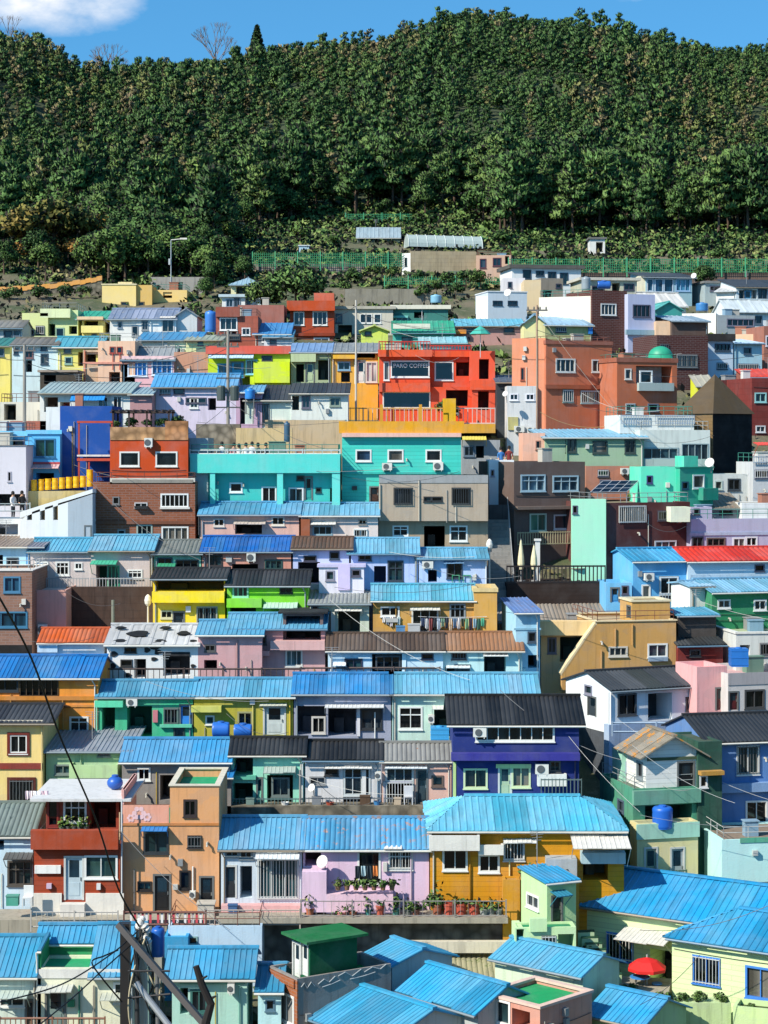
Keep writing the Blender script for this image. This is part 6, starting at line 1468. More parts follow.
# green mesh fences
def mesh_fence(label, u0, u1, vt, vb, Y):
    A, B = P(u0, vb, Y), P(u1, vb, Y); root = empty('mesh_fence', A, label, 'fence'); M = Matrix.Translation(A).inverted()
    L = (B - A).length; hh = (vb - vt) * Y / F; mb, ps = MB(), MB()
    n = int(L / .22)
    for k in range(n): mb.box(A + Vector((k * .22, .04, .05)), Vector((.05, 0, 0)), Vector((0, .02, 0)), VZ * (hh - .1))
    for k in range(int(hh / .25)): mb.box(A + Vector((0, .065, .1 + k * .25)), Vector((L, 0, 0)), Vector((0, .02, 0)), VZ * .05)
    for k in range(int(L / 2.4) + 1): ps.box(A + Vector((k * 2.4, -.03, -.4)), Vector((.1, 0, 0)), Vector((0, .1, 0)), VZ * (hh + .45))
    mb.build('mesh_panel', paint('#2f8a5c', .6), root, M); ps.build('posts', paint('#4fae7c', .5), root, M)['kind'] = 'stuff'
mesh_fence('green mesh fence left of the old concrete block house', 252, 404, 252, 267, 212.4)
mesh_fence('long green mesh fence across the slope at the upper right', 508, 800, 258, 273, 202.6)
mesh_fence('short green mesh fence below the old concrete block house', 384, 505, 276, 285, 203)
mesh_fence('teal net fence around the upper vegetable plots', 345, 412, 213, 223, 262)
mesh_fence('teal net fence right of the polytunnel', 462, 520, 236, 246, 244)
# polytunnel and garden huts
def polytunnel():
    A = P(409, 248.5, 231); root = empty('polytunnel', A, 'white arched plastic polytunnel on the garden slope', 'greenhouse'); M = Matrix.Translation(A).inverted()
    d = Vector((8.6, 1.6, -.1)); n = Vector((-.2, .95, 0)); mb, rb = MB(), MB(); r = 1.3; K = 10
    arc = lambda o, rr: [A + o + n * (rr * math.cos(math.pi * k / K) + r) + VZ * (rr * 1.15 * math.sin(math.pi * k / K) + .25) for k in range(K + 1)]
    a, b = arc(d * 0, r), arc(d, r)
    for k in range(K): mb.q(a[k], a[k + 1], b[k + 1], b[k])
    mb.q(*a); mb.q(*b)
    for k in range(9): rb.tube(arc(d * (k / 8), r + .03), .04, 4)
    mb.build('plastic_cover', paint('#a9b8b4', .35), root, M); rb.build('hoops', paint('#d4dcd8', .4), root, M)
polytunnel()
H('small white garden hut with grey roof and dark doorway on the rocky slope', V(590, 605, 239, 254, '#d9d9d4', D=2.5, Y=226, roof=('s', '#6a6a68', .2, {'oh': .2}), f='o596,242,603,252'), cat='hut', name='garden_hut')
H('low garden shed with blue grey sheet roof left of the polytunnel', V(357, 400, 238, 252, '#6d7a6a', D=3, Y=240, roof=('d', '#9fb4bc', 227, {'m': .35})), cat='shed', name='garden_shed')
H('tiny pale blue garden shed above the green fence', V(299, 309, 246, 262, '#a9cfe4', D=2, Y=228, roof=('s', '#c9d4d8', .12, {'oh': .1})), cat='shed', name='garden_shed')
# thatched hut, shade painted into its black walls
def hut():
    h = House('square hut with shade-blackened walls and tall tan pyramid roof', 'pavilion_hut', 'hut')
    D = 3.1
    h.v(713, 752, 412, 490, '#17171a', yaw=38, D=D, Y=128, kind='board', dirt=.1)  # walls coloured black to hold the shade on the front
    O, es, ei, L, Hh = h.O, h.es, h.ei, h.Ln, h.H; o = .14
    mb = MB(); g = lambda a, b, t: O + es * a + ei * b + VZ * t
    ap = P(714, 374, 130); ap = g(L / 2, D / 2, ap.z - O.z)
    cs = [g(-o, -o, Hh - .1), g(L + o, -o, Hh - .1), g(L + o, D + o, Hh - .1), g(-o, D + o, Hh - .1)]
    for k in range(4): mb.q(cs[k], cs[(k + 1) % 4], ap)
    mb.q(*cs[::-1])
    h.part(mb, 'pyramid_roof', roofm('#5d4d37', .3, rough=.9, rustcol='#4a3d2e'))
    mb = MB(); f = Face(g(0, D, 0), -ei, -es, D)
    mb.box(f.pt(0, -3, .004), -ei * D, -es * .03, VZ * (Hh + 3)); h.part(mb, 'timber_wall', wall('#7a6342', 'board'))  # same walls in a sunlit tan, laid over the side facing the sun
hut()
def dome():
    c = P(660.5, 356, 135.5); mb = MB()
    mb.lathe(c - VZ * .35, [(.86, 0), (.86, .3)] + [(.84 * math.cos(t), .3 + .72 * math.sin(t)) for t in np.linspace(0, 1.45, 7)], 20)
    root = empty('roof_dome', c, 'turquoise green dome on the flat roof of the terracotta house', 'dome'); M = Matrix.Translation(c).inverted()
    mb.build('dome_shell', paint('#2fa07c', .5), root, M, smooth=True)
    mb = MB(); mb.lathe(c - VZ * .38, [(.93, 0), (.93, .1)], 20); mb.build('base_ring', paint('#7a8a80', .6), root, M)
dome()
def solar():
    A = P(590, 499, 117); root = empty('solar_panel', A, 'tilted solar panel array on the maroon house roof', 'solar panel'); M = Matrix.Translation(A).inverted()
    a = Vector((2.3, 1.3, 0)); b = Vector((.9, 1.6, .62)); n = a.cross(b).normalized(); mb, fr, lg = MB(), MB(), MB()
    o = A + VZ * .35
    mb.box(o, a, b, n * .06)
    for k in range(5): fr.box(o + a * (k / 4) - a.normalized() * .02 + n * .061, a.normalized() * .04, b, n * .012)
    for k in range(4): fr.box(o + b * (k / 3) - b.normalized() * .02 + n * .062, a, b.normalized() * .04, n * .012)
    for s, t in ((0, 0), (1, 0), (0, 1), (1, 1)): p = o + a * s + b * t; lg.tube([Vector((p.x, p.y, A.z - 1.2)), p], .03, 5)
    mb.build('panel', glass('#1c2a3c', .15), root, M); fr.build('panel_frame', paint('#c9ccd0', .4), root, M); lg.build('rack', paint('#8d9498', .4), root, M)
solar()
# timber deck cafe
def deck():
    A = P(507, 600, 113.2); root = empty('timber_deck', A, 'dark timber cafe deck with black railing below the grey brown house', 'deck'); M = Matrix.Translation(A).inverted()
    mb = MB(); L = 99 * 113.2 / F; es = Vector((1, .06, 0)).normalized(); ei = Vector((-es.y, es.x, 0))
    mb.box(A - VZ * 1.5, es * L, ei * 3.6, VZ * 2.45); mb.build('deck_base', wall('#2f2420', 'board', dirt=.3), root, M)
    mb = MB(); fc = Face(A + VZ * .95, es, -ei, L); bars(mb, fc, 0, L, 0, 1.0, -.05, .22, .03); mb.build('deck_railing', paint('#241c1a', .5), root, M)
    for k, (u, hgt, lab) in enumerate(((521, 1.6, 'closed cream parasol at the left end of the dark timber deck'), (534, 1.3, 'shorter closed cream parasol beside the white deck column'))):
        p = P(u, 583, 114.5); p.z = A.z + .95
        r2 = empty('closed_parasol', p, lab, 'parasol'); M2 = Matrix.Translation(p).inverted()
        mb = MB(); mb.lathe(p + VZ * .7, [(.02, hgt + .1), (.05, hgt), (.17, .7), (.2, .3), (.13, 0)][::-1], 9); mb.build('canopy', paint('#e6ddb4', .8), r2, M2)
        mb = MB(); mb.tube([p, p + VZ * (hgt + .85)], .03); mb.lathe(p, [(.25, 0), (.25, .08)], 10); mb.build('pole', paint('#999', .5), r2, M2)
    p = P(535.5, 583, 115); p.z = A.z + .95
    mb = MB(); mb.box(p, Vector((.26, 0, 0)), Vector((0, .26, 0)), VZ * 2.3); mb.box(p + Vector((-.06, -.06, 2.3)), Vector((.38, 0, 0)), Vector((0, .38, 0)), VZ * .12)
    solo(mb, 'deck_column', paint('#dfe0dc', .6), p, 'white square column standing on the dark timber deck', 'column')
    for k in range(4):
        p = P(550 + k * 14, 583, 115.4 + .3 * (k % 2)); p.z = A.z + .95
        r2 = empty('deck_table', p, f'{["first", "second", "third", "fourth"][k]} low table from the left on the dark timber deck', 'table'); M2 = Matrix.Translation(p).inverted()
        mb = MB(); mb.lathe(p + VZ * .68, [(.42, 0), (.42, .04)], 12); mb.build('tabletop', paint('#8a7f6a', .6), r2, M2)
        mb = MB(); mb.tube([p, p + VZ * .68], .04); mb.lathe(p, [(.22, 0), (.22, .04)], 10); mb.build('pedestal', paint('#444', .5), r2, M2)
deck()
# yellow barrels
for k in range(9):
    u = 34 + k * 7.0; p = P(u, 491 - k * .55, 117.2); mb = MB(); r = .18 if k < 8 else .19; hh = .66 if k < 8 else 1.0
    prof = []
    for z in np.linspace(0, hh, 7): prof.append((r * (1 + .05 * math.sin(z / hh * math.pi * 4)), z))
    mb.lathe(p, prof, 12)
    solo(mb, 'yellow_barrel', paint('#efb40e', .45), p, ('tallest yellow barrel, at the right end of the row below the navy wall' if k == 8 else 'yellow painted barrel, %s from the left on the low wall' % ['first', 'second', 'third', 'fourth', 'fifth', 'sixth', 'seventh', 'eighth'][k]), 'barrel', 'yellow barrels on the low wall')
# red pergola frame by the brick house
def pergola():
    A = P(77, 480, 117.6); root = empty('pergola', A, 'red steel pergola frame between navy wall and brick house', 'pergola'); M = Matrix.Translation(A).inverted(); mb = MB()
    for u in (78, 88, 111): mb.box(P(u, 482, 117.6), Vector((.1, 0, 0)), Vector((0, .1, 0)), VZ * (3.5 if u != 88 else 1.2))
    mb.build('posts', paint('#a8402f', .5), root, M); mb = MB()
    mb.box(P(77, 423, 117.57), Vector((2.1, 0, 0)), Vector((0, .16, 0)), VZ * .12); mb.box(P(77, 461, 117.55), Vector((2.1, 0, 0)), Vector((0, .2, 0)), VZ * .16)
    mb.build('beams', paint('#b9482f', .5), root, M)
    mb = MB(); mb.box(P(77, 456.5, 117.5), Vector((2.1, 0, 0)), Vector((0, 1.4, 0)), VZ * .1); mb.build('roof_slab', wall('#d4d2cc'), root, M)
pergola()
# utility poles
def pole(u, vt, vb, Y, label, r=.13, col='#9a948a', trafo=False, arms=2, name='utility_pole'):
    A, B = P(u, vb, Y), P(u, vt, Y); root = empty(name, A, label, 'utility pole'); M = Matrix.Translation(A).inverted()
    mb = MB(); mb.tube([A - VZ * 3, B], [r, r * .7], 10); mb.build('pole', wall(col), root, M)
    for k in range(arms):
        mb = MB(); c = B - VZ * (.35 + .7 * k); mb.box(c - Vector((.7, .06, .05)), Vector((1.4, 0, 0)), Vector((0, .1, 0)), VZ * .1)
        for x in (-.6, -.2, .2, .6): mb.lathe(c + Vector((x, 0, .05)), [(.05, 0), (.06, .1), (.03, .2)], 7)
        mb.build('crossarm', paint('#6d6a66', .6), root, M)
    if trafo:
        for x in (-.42, .42):
            mb = MB(); c = A.lerp(B, .42) + Vector((x, -.15, 0)); mb.lathe(c, [(.26, 0), (.28, .05), (.28, .85), (.22, .95)], 12); mb.build('transformer', paint('#4a5450', .5), root, M)
        mb = MB()
        for k in range(3): mb.box(A.lerp(B, .36 + .12 * k) - Vector((.75, .1, 0)), Vector((1.5, 0, 0)), Vector((0, .08, 0)), VZ * .08)
        mb.build('bracket', paint('#4a4a48', .6), root, M)
pole(228, 330, 452, 126, 'concrete utility pole with paired grey transformers above the tourist terrace', trafo=True)
pole(24.5, 345, 466, 124, 'plain concrete pole at the left in front of the white walled house', arms=1)
pole(356, 300, 420, 137, 'slim pale pole between yellow fronted house and red orange coffee shop', .09, '#c4bfb4', arms=0)
pole(537, 305, 442, 132, 'thin pole in front of the bright terracotta wing', .08, '#a98a74', arms=1)
pole(113, 600, 640, 108.5, 'short grey green post before the dark mural wall', .12, '#7d8474', arms=0, name='post')
pole(300, 770, 830, 94, 'grey pole between mint house and white plastered house', .06, '#8d8a86', arms=0, name='post')
def lamp(u, vt, vb, Y, label, globe=True):
    A, B = P(u, vb, Y), P(u, vt, Y); root = empty('street_lamp', A, label, 'street lamp'); M = Matrix.Translation(A).inverted()
    mb = MB(); mb.tube([A - VZ * .5, B], [.06, .045], 8); mb.build('lamp_post', paint('#dcd6c4' if globe else '#a4aeb4', .5), root, M)
    mb = MB()
    if globe: mb.lathe(B - VZ * .1, [(.08, 0), (.17, .12), (.2, .3), (.15, .5), (.04, .62)], 10)
    else:
        mb.tube([B, B + Vector((1.2, 0, .12))], .05, 6); mb.box(B + Vector((.9, -.1, .05)), Vector((.7, 0, 0)), Vector((0, .25, 0)), VZ * .16)
    mb.build('lamp_head', paint('#e6e2d6', .4), root, M)
    if not globe:
        mb = MB(); mb.box(A.lerp(B, .45) - Vector((.25, .1, 0)), Vector((.2, 0, 0)), Vector((0, .2, 0)), VZ * .6); mb.build('control_box', paint('#b9bfc0', .5), root, M)
lamp(148, 604, 632, 108.4, 'cream lamp post with round head before the dark mural wall')
lamp(489.5, 548, 592, 113.5, 'old style dark street lamp left of the timber deck')
lamp(171, 240, 285, 200, 'grey steel street light with side arm on the curved hill road', False)
# tanks
def tank(u, vt, vb, Y, wpx, col, label, style='drum', name='water_tank', below=0):
    s = Y / F; r = wpx * s / 2; hh = (vb - vt) * s; A = P(u, vb, Y)
    root = empty(name, A, label, 'water tank'); M = Matrix.Translation(A).inverted(); mb = MB()
    if style == 'box':
        mb.box(A + Vector((-r, 0, 0)), Vector((2 * r, 0, 0)), Vector((0, 2 * r, 0)), VZ * hh)
        for k in range(3): mb.box(A + Vector((-r - .015, -.015, hh * (.1 + .38 * k))), Vector((2 * r + .03, 0, 0)), Vector((0, 2 * r + .03, 0)), VZ * .05)
    elif style == 'side':
        c = A + VZ * hh / 2; L = 2 * r; rr = hh / 2
        mb.lathe(c - Vector((r, 0, 0)), [(rr * .8, 0), (rr, L * .04)] + [(rr * (1 + .03 * (k % 2)), L * (.1 + .8 * k / 6)) for k in range(7)] + [(rr, L * .96), (rr * .8, L)], 16, axis=Vector((1, 0, 0)))
    elif style == 'ball':
        mb.lathe(A, [(r * math.cos(t), hh / 2 + hh / 2 * math.sin(t)) for t in np.linspace(-1.2, 1.35, 9)], 18)
    else:
        mb.lathe(A, [(r * .94, 0)] + [(r * (1 + (.03 if k % 2 else 0)), hh * (.04 + .86 * k / 8)) for k in range(9)] + [(r * .85, hh * .97)], 18)
    mb.build('tank_shell', paint(col, .4, var=.3), root, M, smooth=(style != 'box'))
    mb = MB(); mb.lathe(A + VZ * hh * (.97 if style != 'side' else .96) + (Vector((0, r, 0)) if style == 'box' else Vector()), [(r * .42, 0), (r * .4, .07), (r * .1, .09)], 12); mb.build('lid', paint(col, .4, k=.6), root, M)
    if below:
        mb = MB()
        for x in (-r * .8, r * .8):
            for y in (-r * .8, r * .8): mb.box(A + Vector((x - .03, y - .03, -below)), Vector((.06, 0, 0)), Vector((0, .06, 0)), VZ * below)
        mb.build('stand', paint('#777', .6), root, M)
tank(115, 776, 789.5, 89.8, 16, '#2a5fb8', 'round blue water tank on the white flat roof', 'ball')
tank(158, 927, 956, 82.3, 13, '#1f5fb4', 'tall blue water barrel beside the dark steel pole frame', below=3)
tank(662.5, 806, 828, 91.6, 20, '#2466c8', 'blue ribbed water barrel in the weathered green house opening')
tank(221, 722, 737, 98.6, 17, '#2b6cc4', 'left of two blue drums lying before the olive house', 'side', below=2)
tank(243, 724, 737, 98.6, 18, '#2b6cc4', 'right of two blue drums lying before the olive house', 'side', below=2)
tank(210.5, 311, 332, 163, 11, '#3f7fd0', 'blue water tank raised on a stand left of the reddish brown house', below=3)
tank(740, 649, 667, 101.8, 17, '#2a74c4', 'square blue panel tank on the pink house roof', 'box')
tank(436, 295, 303, 188, 11, '#7fb4cc', 'pale blue round tank on the bank above the cream eaves', below=1)
tank(604, 281, 289, 183, 13, '#2a62b4', 'royal blue drum lying on the low pale grey house', 'side')
tank(586, 277, 290, 182, 9, '#8f9aa0', 'grey upright tank on the low pale grey house', below=1)
tank(702, 303, 311, 173, 12, '#3f7fb8', 'blue tank on the roof beside the veranda house', below=1)
tank(106, 750, 762, 98.2, 15, '#5a6064', 'dark grey round tank on the pale green balcony', below=.2)
tank(250, 389, 399, 131, 10, '#2f86d4', 'small bright blue tank under the black roof edge', below=1)
tank(42, 372, 383, 147, 10, '#6fa4c0', 'aqua blue drum before the dark shed at left', below=1)
tank(440, 728, 741, 97.8, 18, '#3fa0d8', 'light blue plastic tub at the right end of the long blue roofed row', 'box')
tank(287, 422, 442, 122, 6, '#3f5f78', 'narrow steel blue tank on the chimney box behind the tourist terrace', below=2)
tank(521, 667, 690, 104, 10, '#9fd0d8', 'pale aqua tank at the right end of the brown roofed house', below=1)
tank(640, 345, 353, 131, 0.1, '#888', 'x') if False else None
# satellite dishes
def dish(u, v, Y, rp, label):
    c = P(u, v, Y); r = rp * Y / F; ax = Vector((-.5, -.75, .4)).normalized(); root = empty('satellite_dish', c, label, 'satellite dish'); M = Matrix.Translation(c).inverted()
    mb = MB(); mb.lathe(c, [(r * k / 4, r * .3 * (k / 4) ** 2) for k in (0.2, 1, 2, 3, 4)] + [(r * .98, r * .3 - .02)], 16, axis=ax); mb.build('reflector', paint('#e4e2dc', .5), root, M, True)
    mb = MB(); mb.tube([c, c - ax * .15, c - ax * .2 - VZ * .5], .025, 5); mb.tube([c - ax.cross(VZ) * .0 + Vector((0, 0, -r)), c + ax * r * .9], .012, 4); mb.build('mount', paint('#888', .5), root, M)
dish(323, 862, 86.4, 6.5, 'white satellite dish on the lavender pink house')
dish(710, 463, 118.5, 5, 'white satellite dish on the teal mint cube house')
dish(312, 788, 93.9, 4, 'white satellite dish on the white plastered house')
dish(508, 293, 178, 4, 'pale satellite dish on the white cube house roof')
dish(505.5, 394, 133, 3, 'small white satellite dish beside the narrow grey white house')
dish(694, 276, 186, 3, 'tiny pale satellite dish by the veranda villa roof')
# red parasol and terrace set
def parasol():
    A = P(647, 992, 83.0); root = empty('red_parasol', A, 'open red parasol over a terrace table by the light green house', 'parasol'); M = Matrix.Translation(A).inverted()
    top = P(647, 957, 83.0); mb = MB(); n = 8; r = .82
    rim = [top + Vector((r * math.cos(t), r * math.sin(t), -.42)) for t in [2 * math.pi * k / n + .2 for k in range(n)]]
    mid = [top + Vector((r * .55 * math.cos(t), r * .55 * math.sin(t), -.14)) for t in [2 * math.pi * k / n + .2 for k in range(n)]]
    for k in range(n):
        j = (k + 1) % n; mb.q(top, mid[k], mid[j]); mb.q(mid[k], rim[k], rim[j], mid[j]); dn = Vector((0, 0, -.12)); mb.q(rim[k], rim[j], rim[j] + dn, rim[k] + dn)
    mb.build('canopy', paint('#d8201c', .7, var=.1), root, M); mb = MB(); mb.tube([A, top + VZ * .1], .025); mb.lathe(A, [(.25, 0), (.22, .1)], 12); mb.build('pole', paint('#ccc', .5), root, M)
    for k, (u, v, lab) in enumerate(((640, 993, 'blue garden table under the red parasol'), (657, 994, 'blue garden stool right of the parasol pole'))):
        p = P(u, v, 82.9); r2 = empty('garden_table' if k == 0 else 'garden_stool', p, lab, 'table' if k == 0 else 'stool'); M2 = Matrix.Translation(p).inverted()
        mb = MB(); w = .42 if k == 0 else .22; h_ = .65 if k == 0 else .42; mb.lathe(p + VZ * h_, [(w, 0), (w, .04)], 14); mb.build('tabletop' if k == 0 else 'seat', paint('#3f8ad0', .5), r2, M2)
        for a in range(4):
            mb = MB(); t = a * 1.57 + .78; mb.tube([p + Vector((w * .7 * math.cos(t), w * .7 * math.sin(t), 0)), p + Vector((w * .5 * math.cos(t), w * .5 * math.sin(t), h_))], .02, 5); mb.build('leg', paint('#777', .5), r2, M2)
parasol()
boxthing('terrace_floor', 'concrete terrace floor under the red parasol', 'terrace', 612, 668, 991, 1000, 82.0, 2.4, CONC, yaw=-12, below=1.5)
def steps():
    A = P(578, 932, 84.6); root = empty('outside_steps', A, 'green painted outside steps between the porch house and light green house', 'steps'); M = Matrix.Translation(A).inverted(); mb = MB(); tr_ = MB()
    for k in range(8):
        o = A + Vector((.14 * k, -.22 * k, -.2 * k)); mb.box(o - VZ * 1.0, Vector((.7, .1, 0)), Vector((0, .26, 0)), VZ * .97); tr_.box(o - VZ * .028, Vector((.72, .1, 0)), Vector((0, .29, 0)), VZ * .04)
    mb.build('risers', wall('#b9d4a4'), root, M); tr_.build('treads', paint('#1f4a34', .6), root, M)
steps()
# stair alley in the dark beside the grey brown house
def stair():
    A = P(490, 592, 113.6); root = empty('stairway', A, 'dark stepped alley climbing between beige house and grey brown house', 'stairs'); M = Matrix.Translation(A).inverted(); mb = MB()
    for k in range(22): mb.box(A + Vector((0, .28 * k, .2 * k - 1.5)), Vector((1.4, 0, 0)), Vector((0, .3, 0)), VZ * 1.6)
    mb.build('steps', wall('#8d8a84', dirt=.9), root, M)
    mb = MB(); mb.tube([A + Vector((1.35, 0, 1.0)), A + Vector((1.35, 6, 5.4))], .03, 5)
    for k in range(8): mb.tube([A + Vector((1.35, .8 * k, .55 * k)), A + Vector((1.35, .8 * k, 1 + .59 * k))], .02, 5)
    mb.build('handrail', paint('#9a9a98', .5), root, M)
stair()
# flower pots
def pot(u, v, Y, wpx, hpx, col, label, plant=.5, group=None):
    A = P(u, v, Y); s = Y / F; r = wpx * s / 2; h_ = hpx * s; root = empty('flower_pot', A, label, 'plant pot', group); M = Matrix.Translation(A).inverted()
    mb = MB(); mb.lathe(A, [(r * .72, 0), (r * .95, h_ * .85), (r * 1.05, h_ * .86), (r * 1.05, h_), (r * .9, h_), (r * .88, h_ * .85)], 12); mb.build('pot', paint(col, .7), root, M)
    if plant:
        rg = np.random.default_rng(int(u * 7 + v)); n = 60; C = rg.normal(size=(n, 3)) * np.array([r * .8, r * .8, plant * .32]) + np.array([0, 0, h_ + plant * .35]); C[:, 2] = np.maximum(C[:, 2], h_ * .9)
        o = bpy.data.objects.new('plant', leafmesh('plant', leaves(C, 0, rg, .16), rg.uniform(0, .5, n), leaf_bush)); COL.objects.link(o); o.parent = root
ORD = ['first', 'second', 'third', 'fourth', 'fifth', 'sixth', 'seventh', 'eighth', 'ninth', 'tenth', 'eleventh', 'twelfth']
for k, (u, w_, h_, c, pl) in enumerate(((437, 10, 13, '#9a5a40', .9), (449, 12, 14, '#b4503c', .0), (461, 12, 14, '#b4503c', .15), (474, 12, 14, '#b8543f', .1), (484, 10, 9, '#9aa29c', .3), (491, 9, 9, '#7d8684', .35), (499, 9, 9, '#8d9490', .3))):
    pot(u, 917, 86.1, w_, h_, c, f'{ORD[k]} pot from the left on the ledge below the ochre house', pl, 'pots on the ledge below the ochre house')
for k, (u, w_, h_, c, pl) in enumerate(((310, 9, 9, '#b06a4a', .5), (342, 12, 6, '#d08a80', .3), (353, 9, 6, '#b06a4a', .5), (368, 7, 8, '#3f8a86', .6), (380, 9, 12, '#b4553f', .3), (396, 8, 8, '#3f7a70', .7), (408, 8, 8, '#6a6f6a', .4), (416, 8, 8, '#8a5a4a', .4))):
    pot(u, 917, 86.0, w_, h_, c, f'{ORD[k]} pot from the left on the ledge below the lavender pink house', pl, 'pots on the ledge below the lavender pink house')
for k in range(7): pot(338 + k * 9, 890, 85.7 + .2, 6, 5, '#8a6a50', f'{ORD[k]} planter from the left on the pink terrace wall', .22, 'planters on the pink terrace wall')
for k in range(6): pot(523 + k * 8.5, 878.5, 86.2, 6, 6, ['#444', '#777', '#5a4a40'][k % 3], f'{ORD[k]} dark pot from the left before the yellow lean-to', .35, 'pots before the yellow lean-to')
for k in range(5): pot(62 + k * 6, 831, 88.0, 6, 5, '#6a6a60', f'{ORD[k]} planter from the left on the red brown balcony', .5, 'planters on the red brown balcony')
pot(563, 928, 84.4, 8, 9, '#c0503a', 'red pot by the pale green porch door', .7)
pot(596, 972, 83.5, 9, 10, '#b8503c', 'terracotta pot at the foot of the green steps', .6)
for k in range(5): pot(562 + k * 6, 961, 83.4, 6, 6, ['#e0b0b0', '#ddd', '#7a9a6a'][k % 3], f'{ORD[k]} small pot from the left below the porch terrace', .3, 'small pots below the porch terrace')
# laundry
def cloth(u, v, Y, w_, h_, col, label, name='garment', cat='laundry'):
    s = Y / F; A = P(u, v, Y); mb = MB(); W, Hh = w_ * s, h_ * s; n = 5
    top = [A + Vector((W * k / n, .03 * math.sin(k * 2.1 + u), 0)) for k in range(n + 1)]
    bot = [A + Vector((W * (.06 + .88 * k / n), .06 * math.sin(k * 2.6 + v), -Hh * (.92 + .08 * math.sin(k * 1.7 + u)))) for k in range(n + 1)]
    b = Vector((0, .02, 0))
    for k in range(n): mb.q(top[k], top[k + 1], bot[k + 1], bot[k]); mb.q(top[k] + b, top[k + 1] + b, bot[k + 1] + b, bot[k] + b)
    mb.q(top[0], top[0] + b, bot[0] + b, bot[0]); mb.q(top[n], top[n] + b, bot[n] + b, bot[n])
    solo(mb, name, paint(col, .9, var=.2), A, label, cat, 'laundry on the lines')
cols = ['#4a5a78', '#d9dcdc', '#8a4a4a', '#3a3f48', '#b9c9d9', '#6a8a7a', '#2f3a4a', '#c9b49a', '#5a7a9a', '#e0dede', '#3f4f3f', '#7fae8a', '#4a3a4a', '#8ab0c0', '#3a6a5a', '#57b894']
for k in range(16): cloth(421 + k * 4.0, 618 + (.6 if k % 3 else 0), 106.6, 3.6, 9 + (k * 7 % 5), cols[k], f'{ORD[k] if k < 12 else ["thirteenth", "fourteenth", "fifteenth", "sixteenth"][k - 12]} garment from the left on the ochre house line')
for k in range(5): cloth(382 + k * 3.8, 617, 106.9, 3.4, 6 + k % 3 * 2, ['#dcdcdc', '#9ab', '#e4dcdc', '#556', '#bcc'][k], f'{ORD[k]} small garment from the left under the ochre house window')
for k in range(4): cloth(355 + k * 6, 866, 85.9, 5, 14 - k % 2 * 3, ['#26323c', '#a9c4cc', '#2b3a44', '#e08a4a'][k], f'{ORD[k]} garment from the left at the lavender pink house door')
for k in range(3): cloth(25 + k * 8, 791, 88.5, 7.5, 9, ['#e8d8dc', '#f0ecec', '#e4c8d0'][k], f'{ORD[k]} pale sheet from the left hanging by the red brown house')
def line(pts, r, label, col='#2b2b2c', sag=0.0, name='cable', cat='cable'):
    ps = []
    for (p, q) in zip(pts, pts[1:]):
        for k in range(13): t = k / 12; ps.append(p.lerp(q, t) - VZ * sag * 4 * t * (1 - t)) if k or not ps else None
    solo(MBtube(ps, r), name, paint(col, .5), ps[0], label, cat)
def MBtube(ps, r):
    mb = MB(); mb.tube(ps, r, 5); return mb
line([P(418, 616.5, 106.62), P(487, 616.5, 106.62)], .012, 'clothes line stretched across the ochre house front', '#ddd', .05, 'clothes_line', 'line')
# people
def person_mesh(seed):
    me = bpy.data.meshes.new('person')
    sk = [(0, 0, .9), (0, 0, 1.15), (0, 0, 1.42), (0, 0, 1.52), (0, -.02, 1.62), (0, -.02, 1.74),
          (-.19, 0, 1.38), (-.25, -.05, 1.12), (-.2, -.22, .98), (.19, 0, 1.38), (.26, -.02, 1.12), (.23, -.16, .92),
          (-.09, 0, .86), (-.1, -.03, .48), (-.1, 0, .07), (-.1, -.14, .03), (.09, 0, .86), (.11, .0, .48), (.11, .03, .07), (.11, -.11, .03)]
    ed = [(0, 1), (1, 2), (2, 3), (3, 4), (4, 5), (2, 6), (6, 7), (7, 8), (2, 9), (9, 10), (10, 11), (0, 12), (12, 13), (13, 14), (14, 15), (0, 16), (16, 17), (17, 18), (18, 19)]
    rr = [.15, .14, .15, .06, .10, .085, .065, .05, .035, .065, .05, .035, .09, .065, .045, .035, .09, .065, .045, .035]
    me.from_pydata(sk, ed, []); o = bpy.data.objects.new('tmp', me); COL.objects.link(o)
    o.modifiers.new('s', 'SKIN'); 
    for v, r in zip(me.skin_vertices[0].data, rr): v.radius = (r, r * .82)
    me.skin_vertices[0].data[0].use_root = True
    sb = o.modifiers.new('b', 'SUBSURF'); sb.levels = 1; sb.render_levels = 1
    m = bpy.data.meshes.new_from_object(o.evaluated_get(bpy.context.evaluated_depsgraph_get())); bpy.data.objects.remove(o)
    m.name = 'person'
    return m
PM = person_mesh(0)
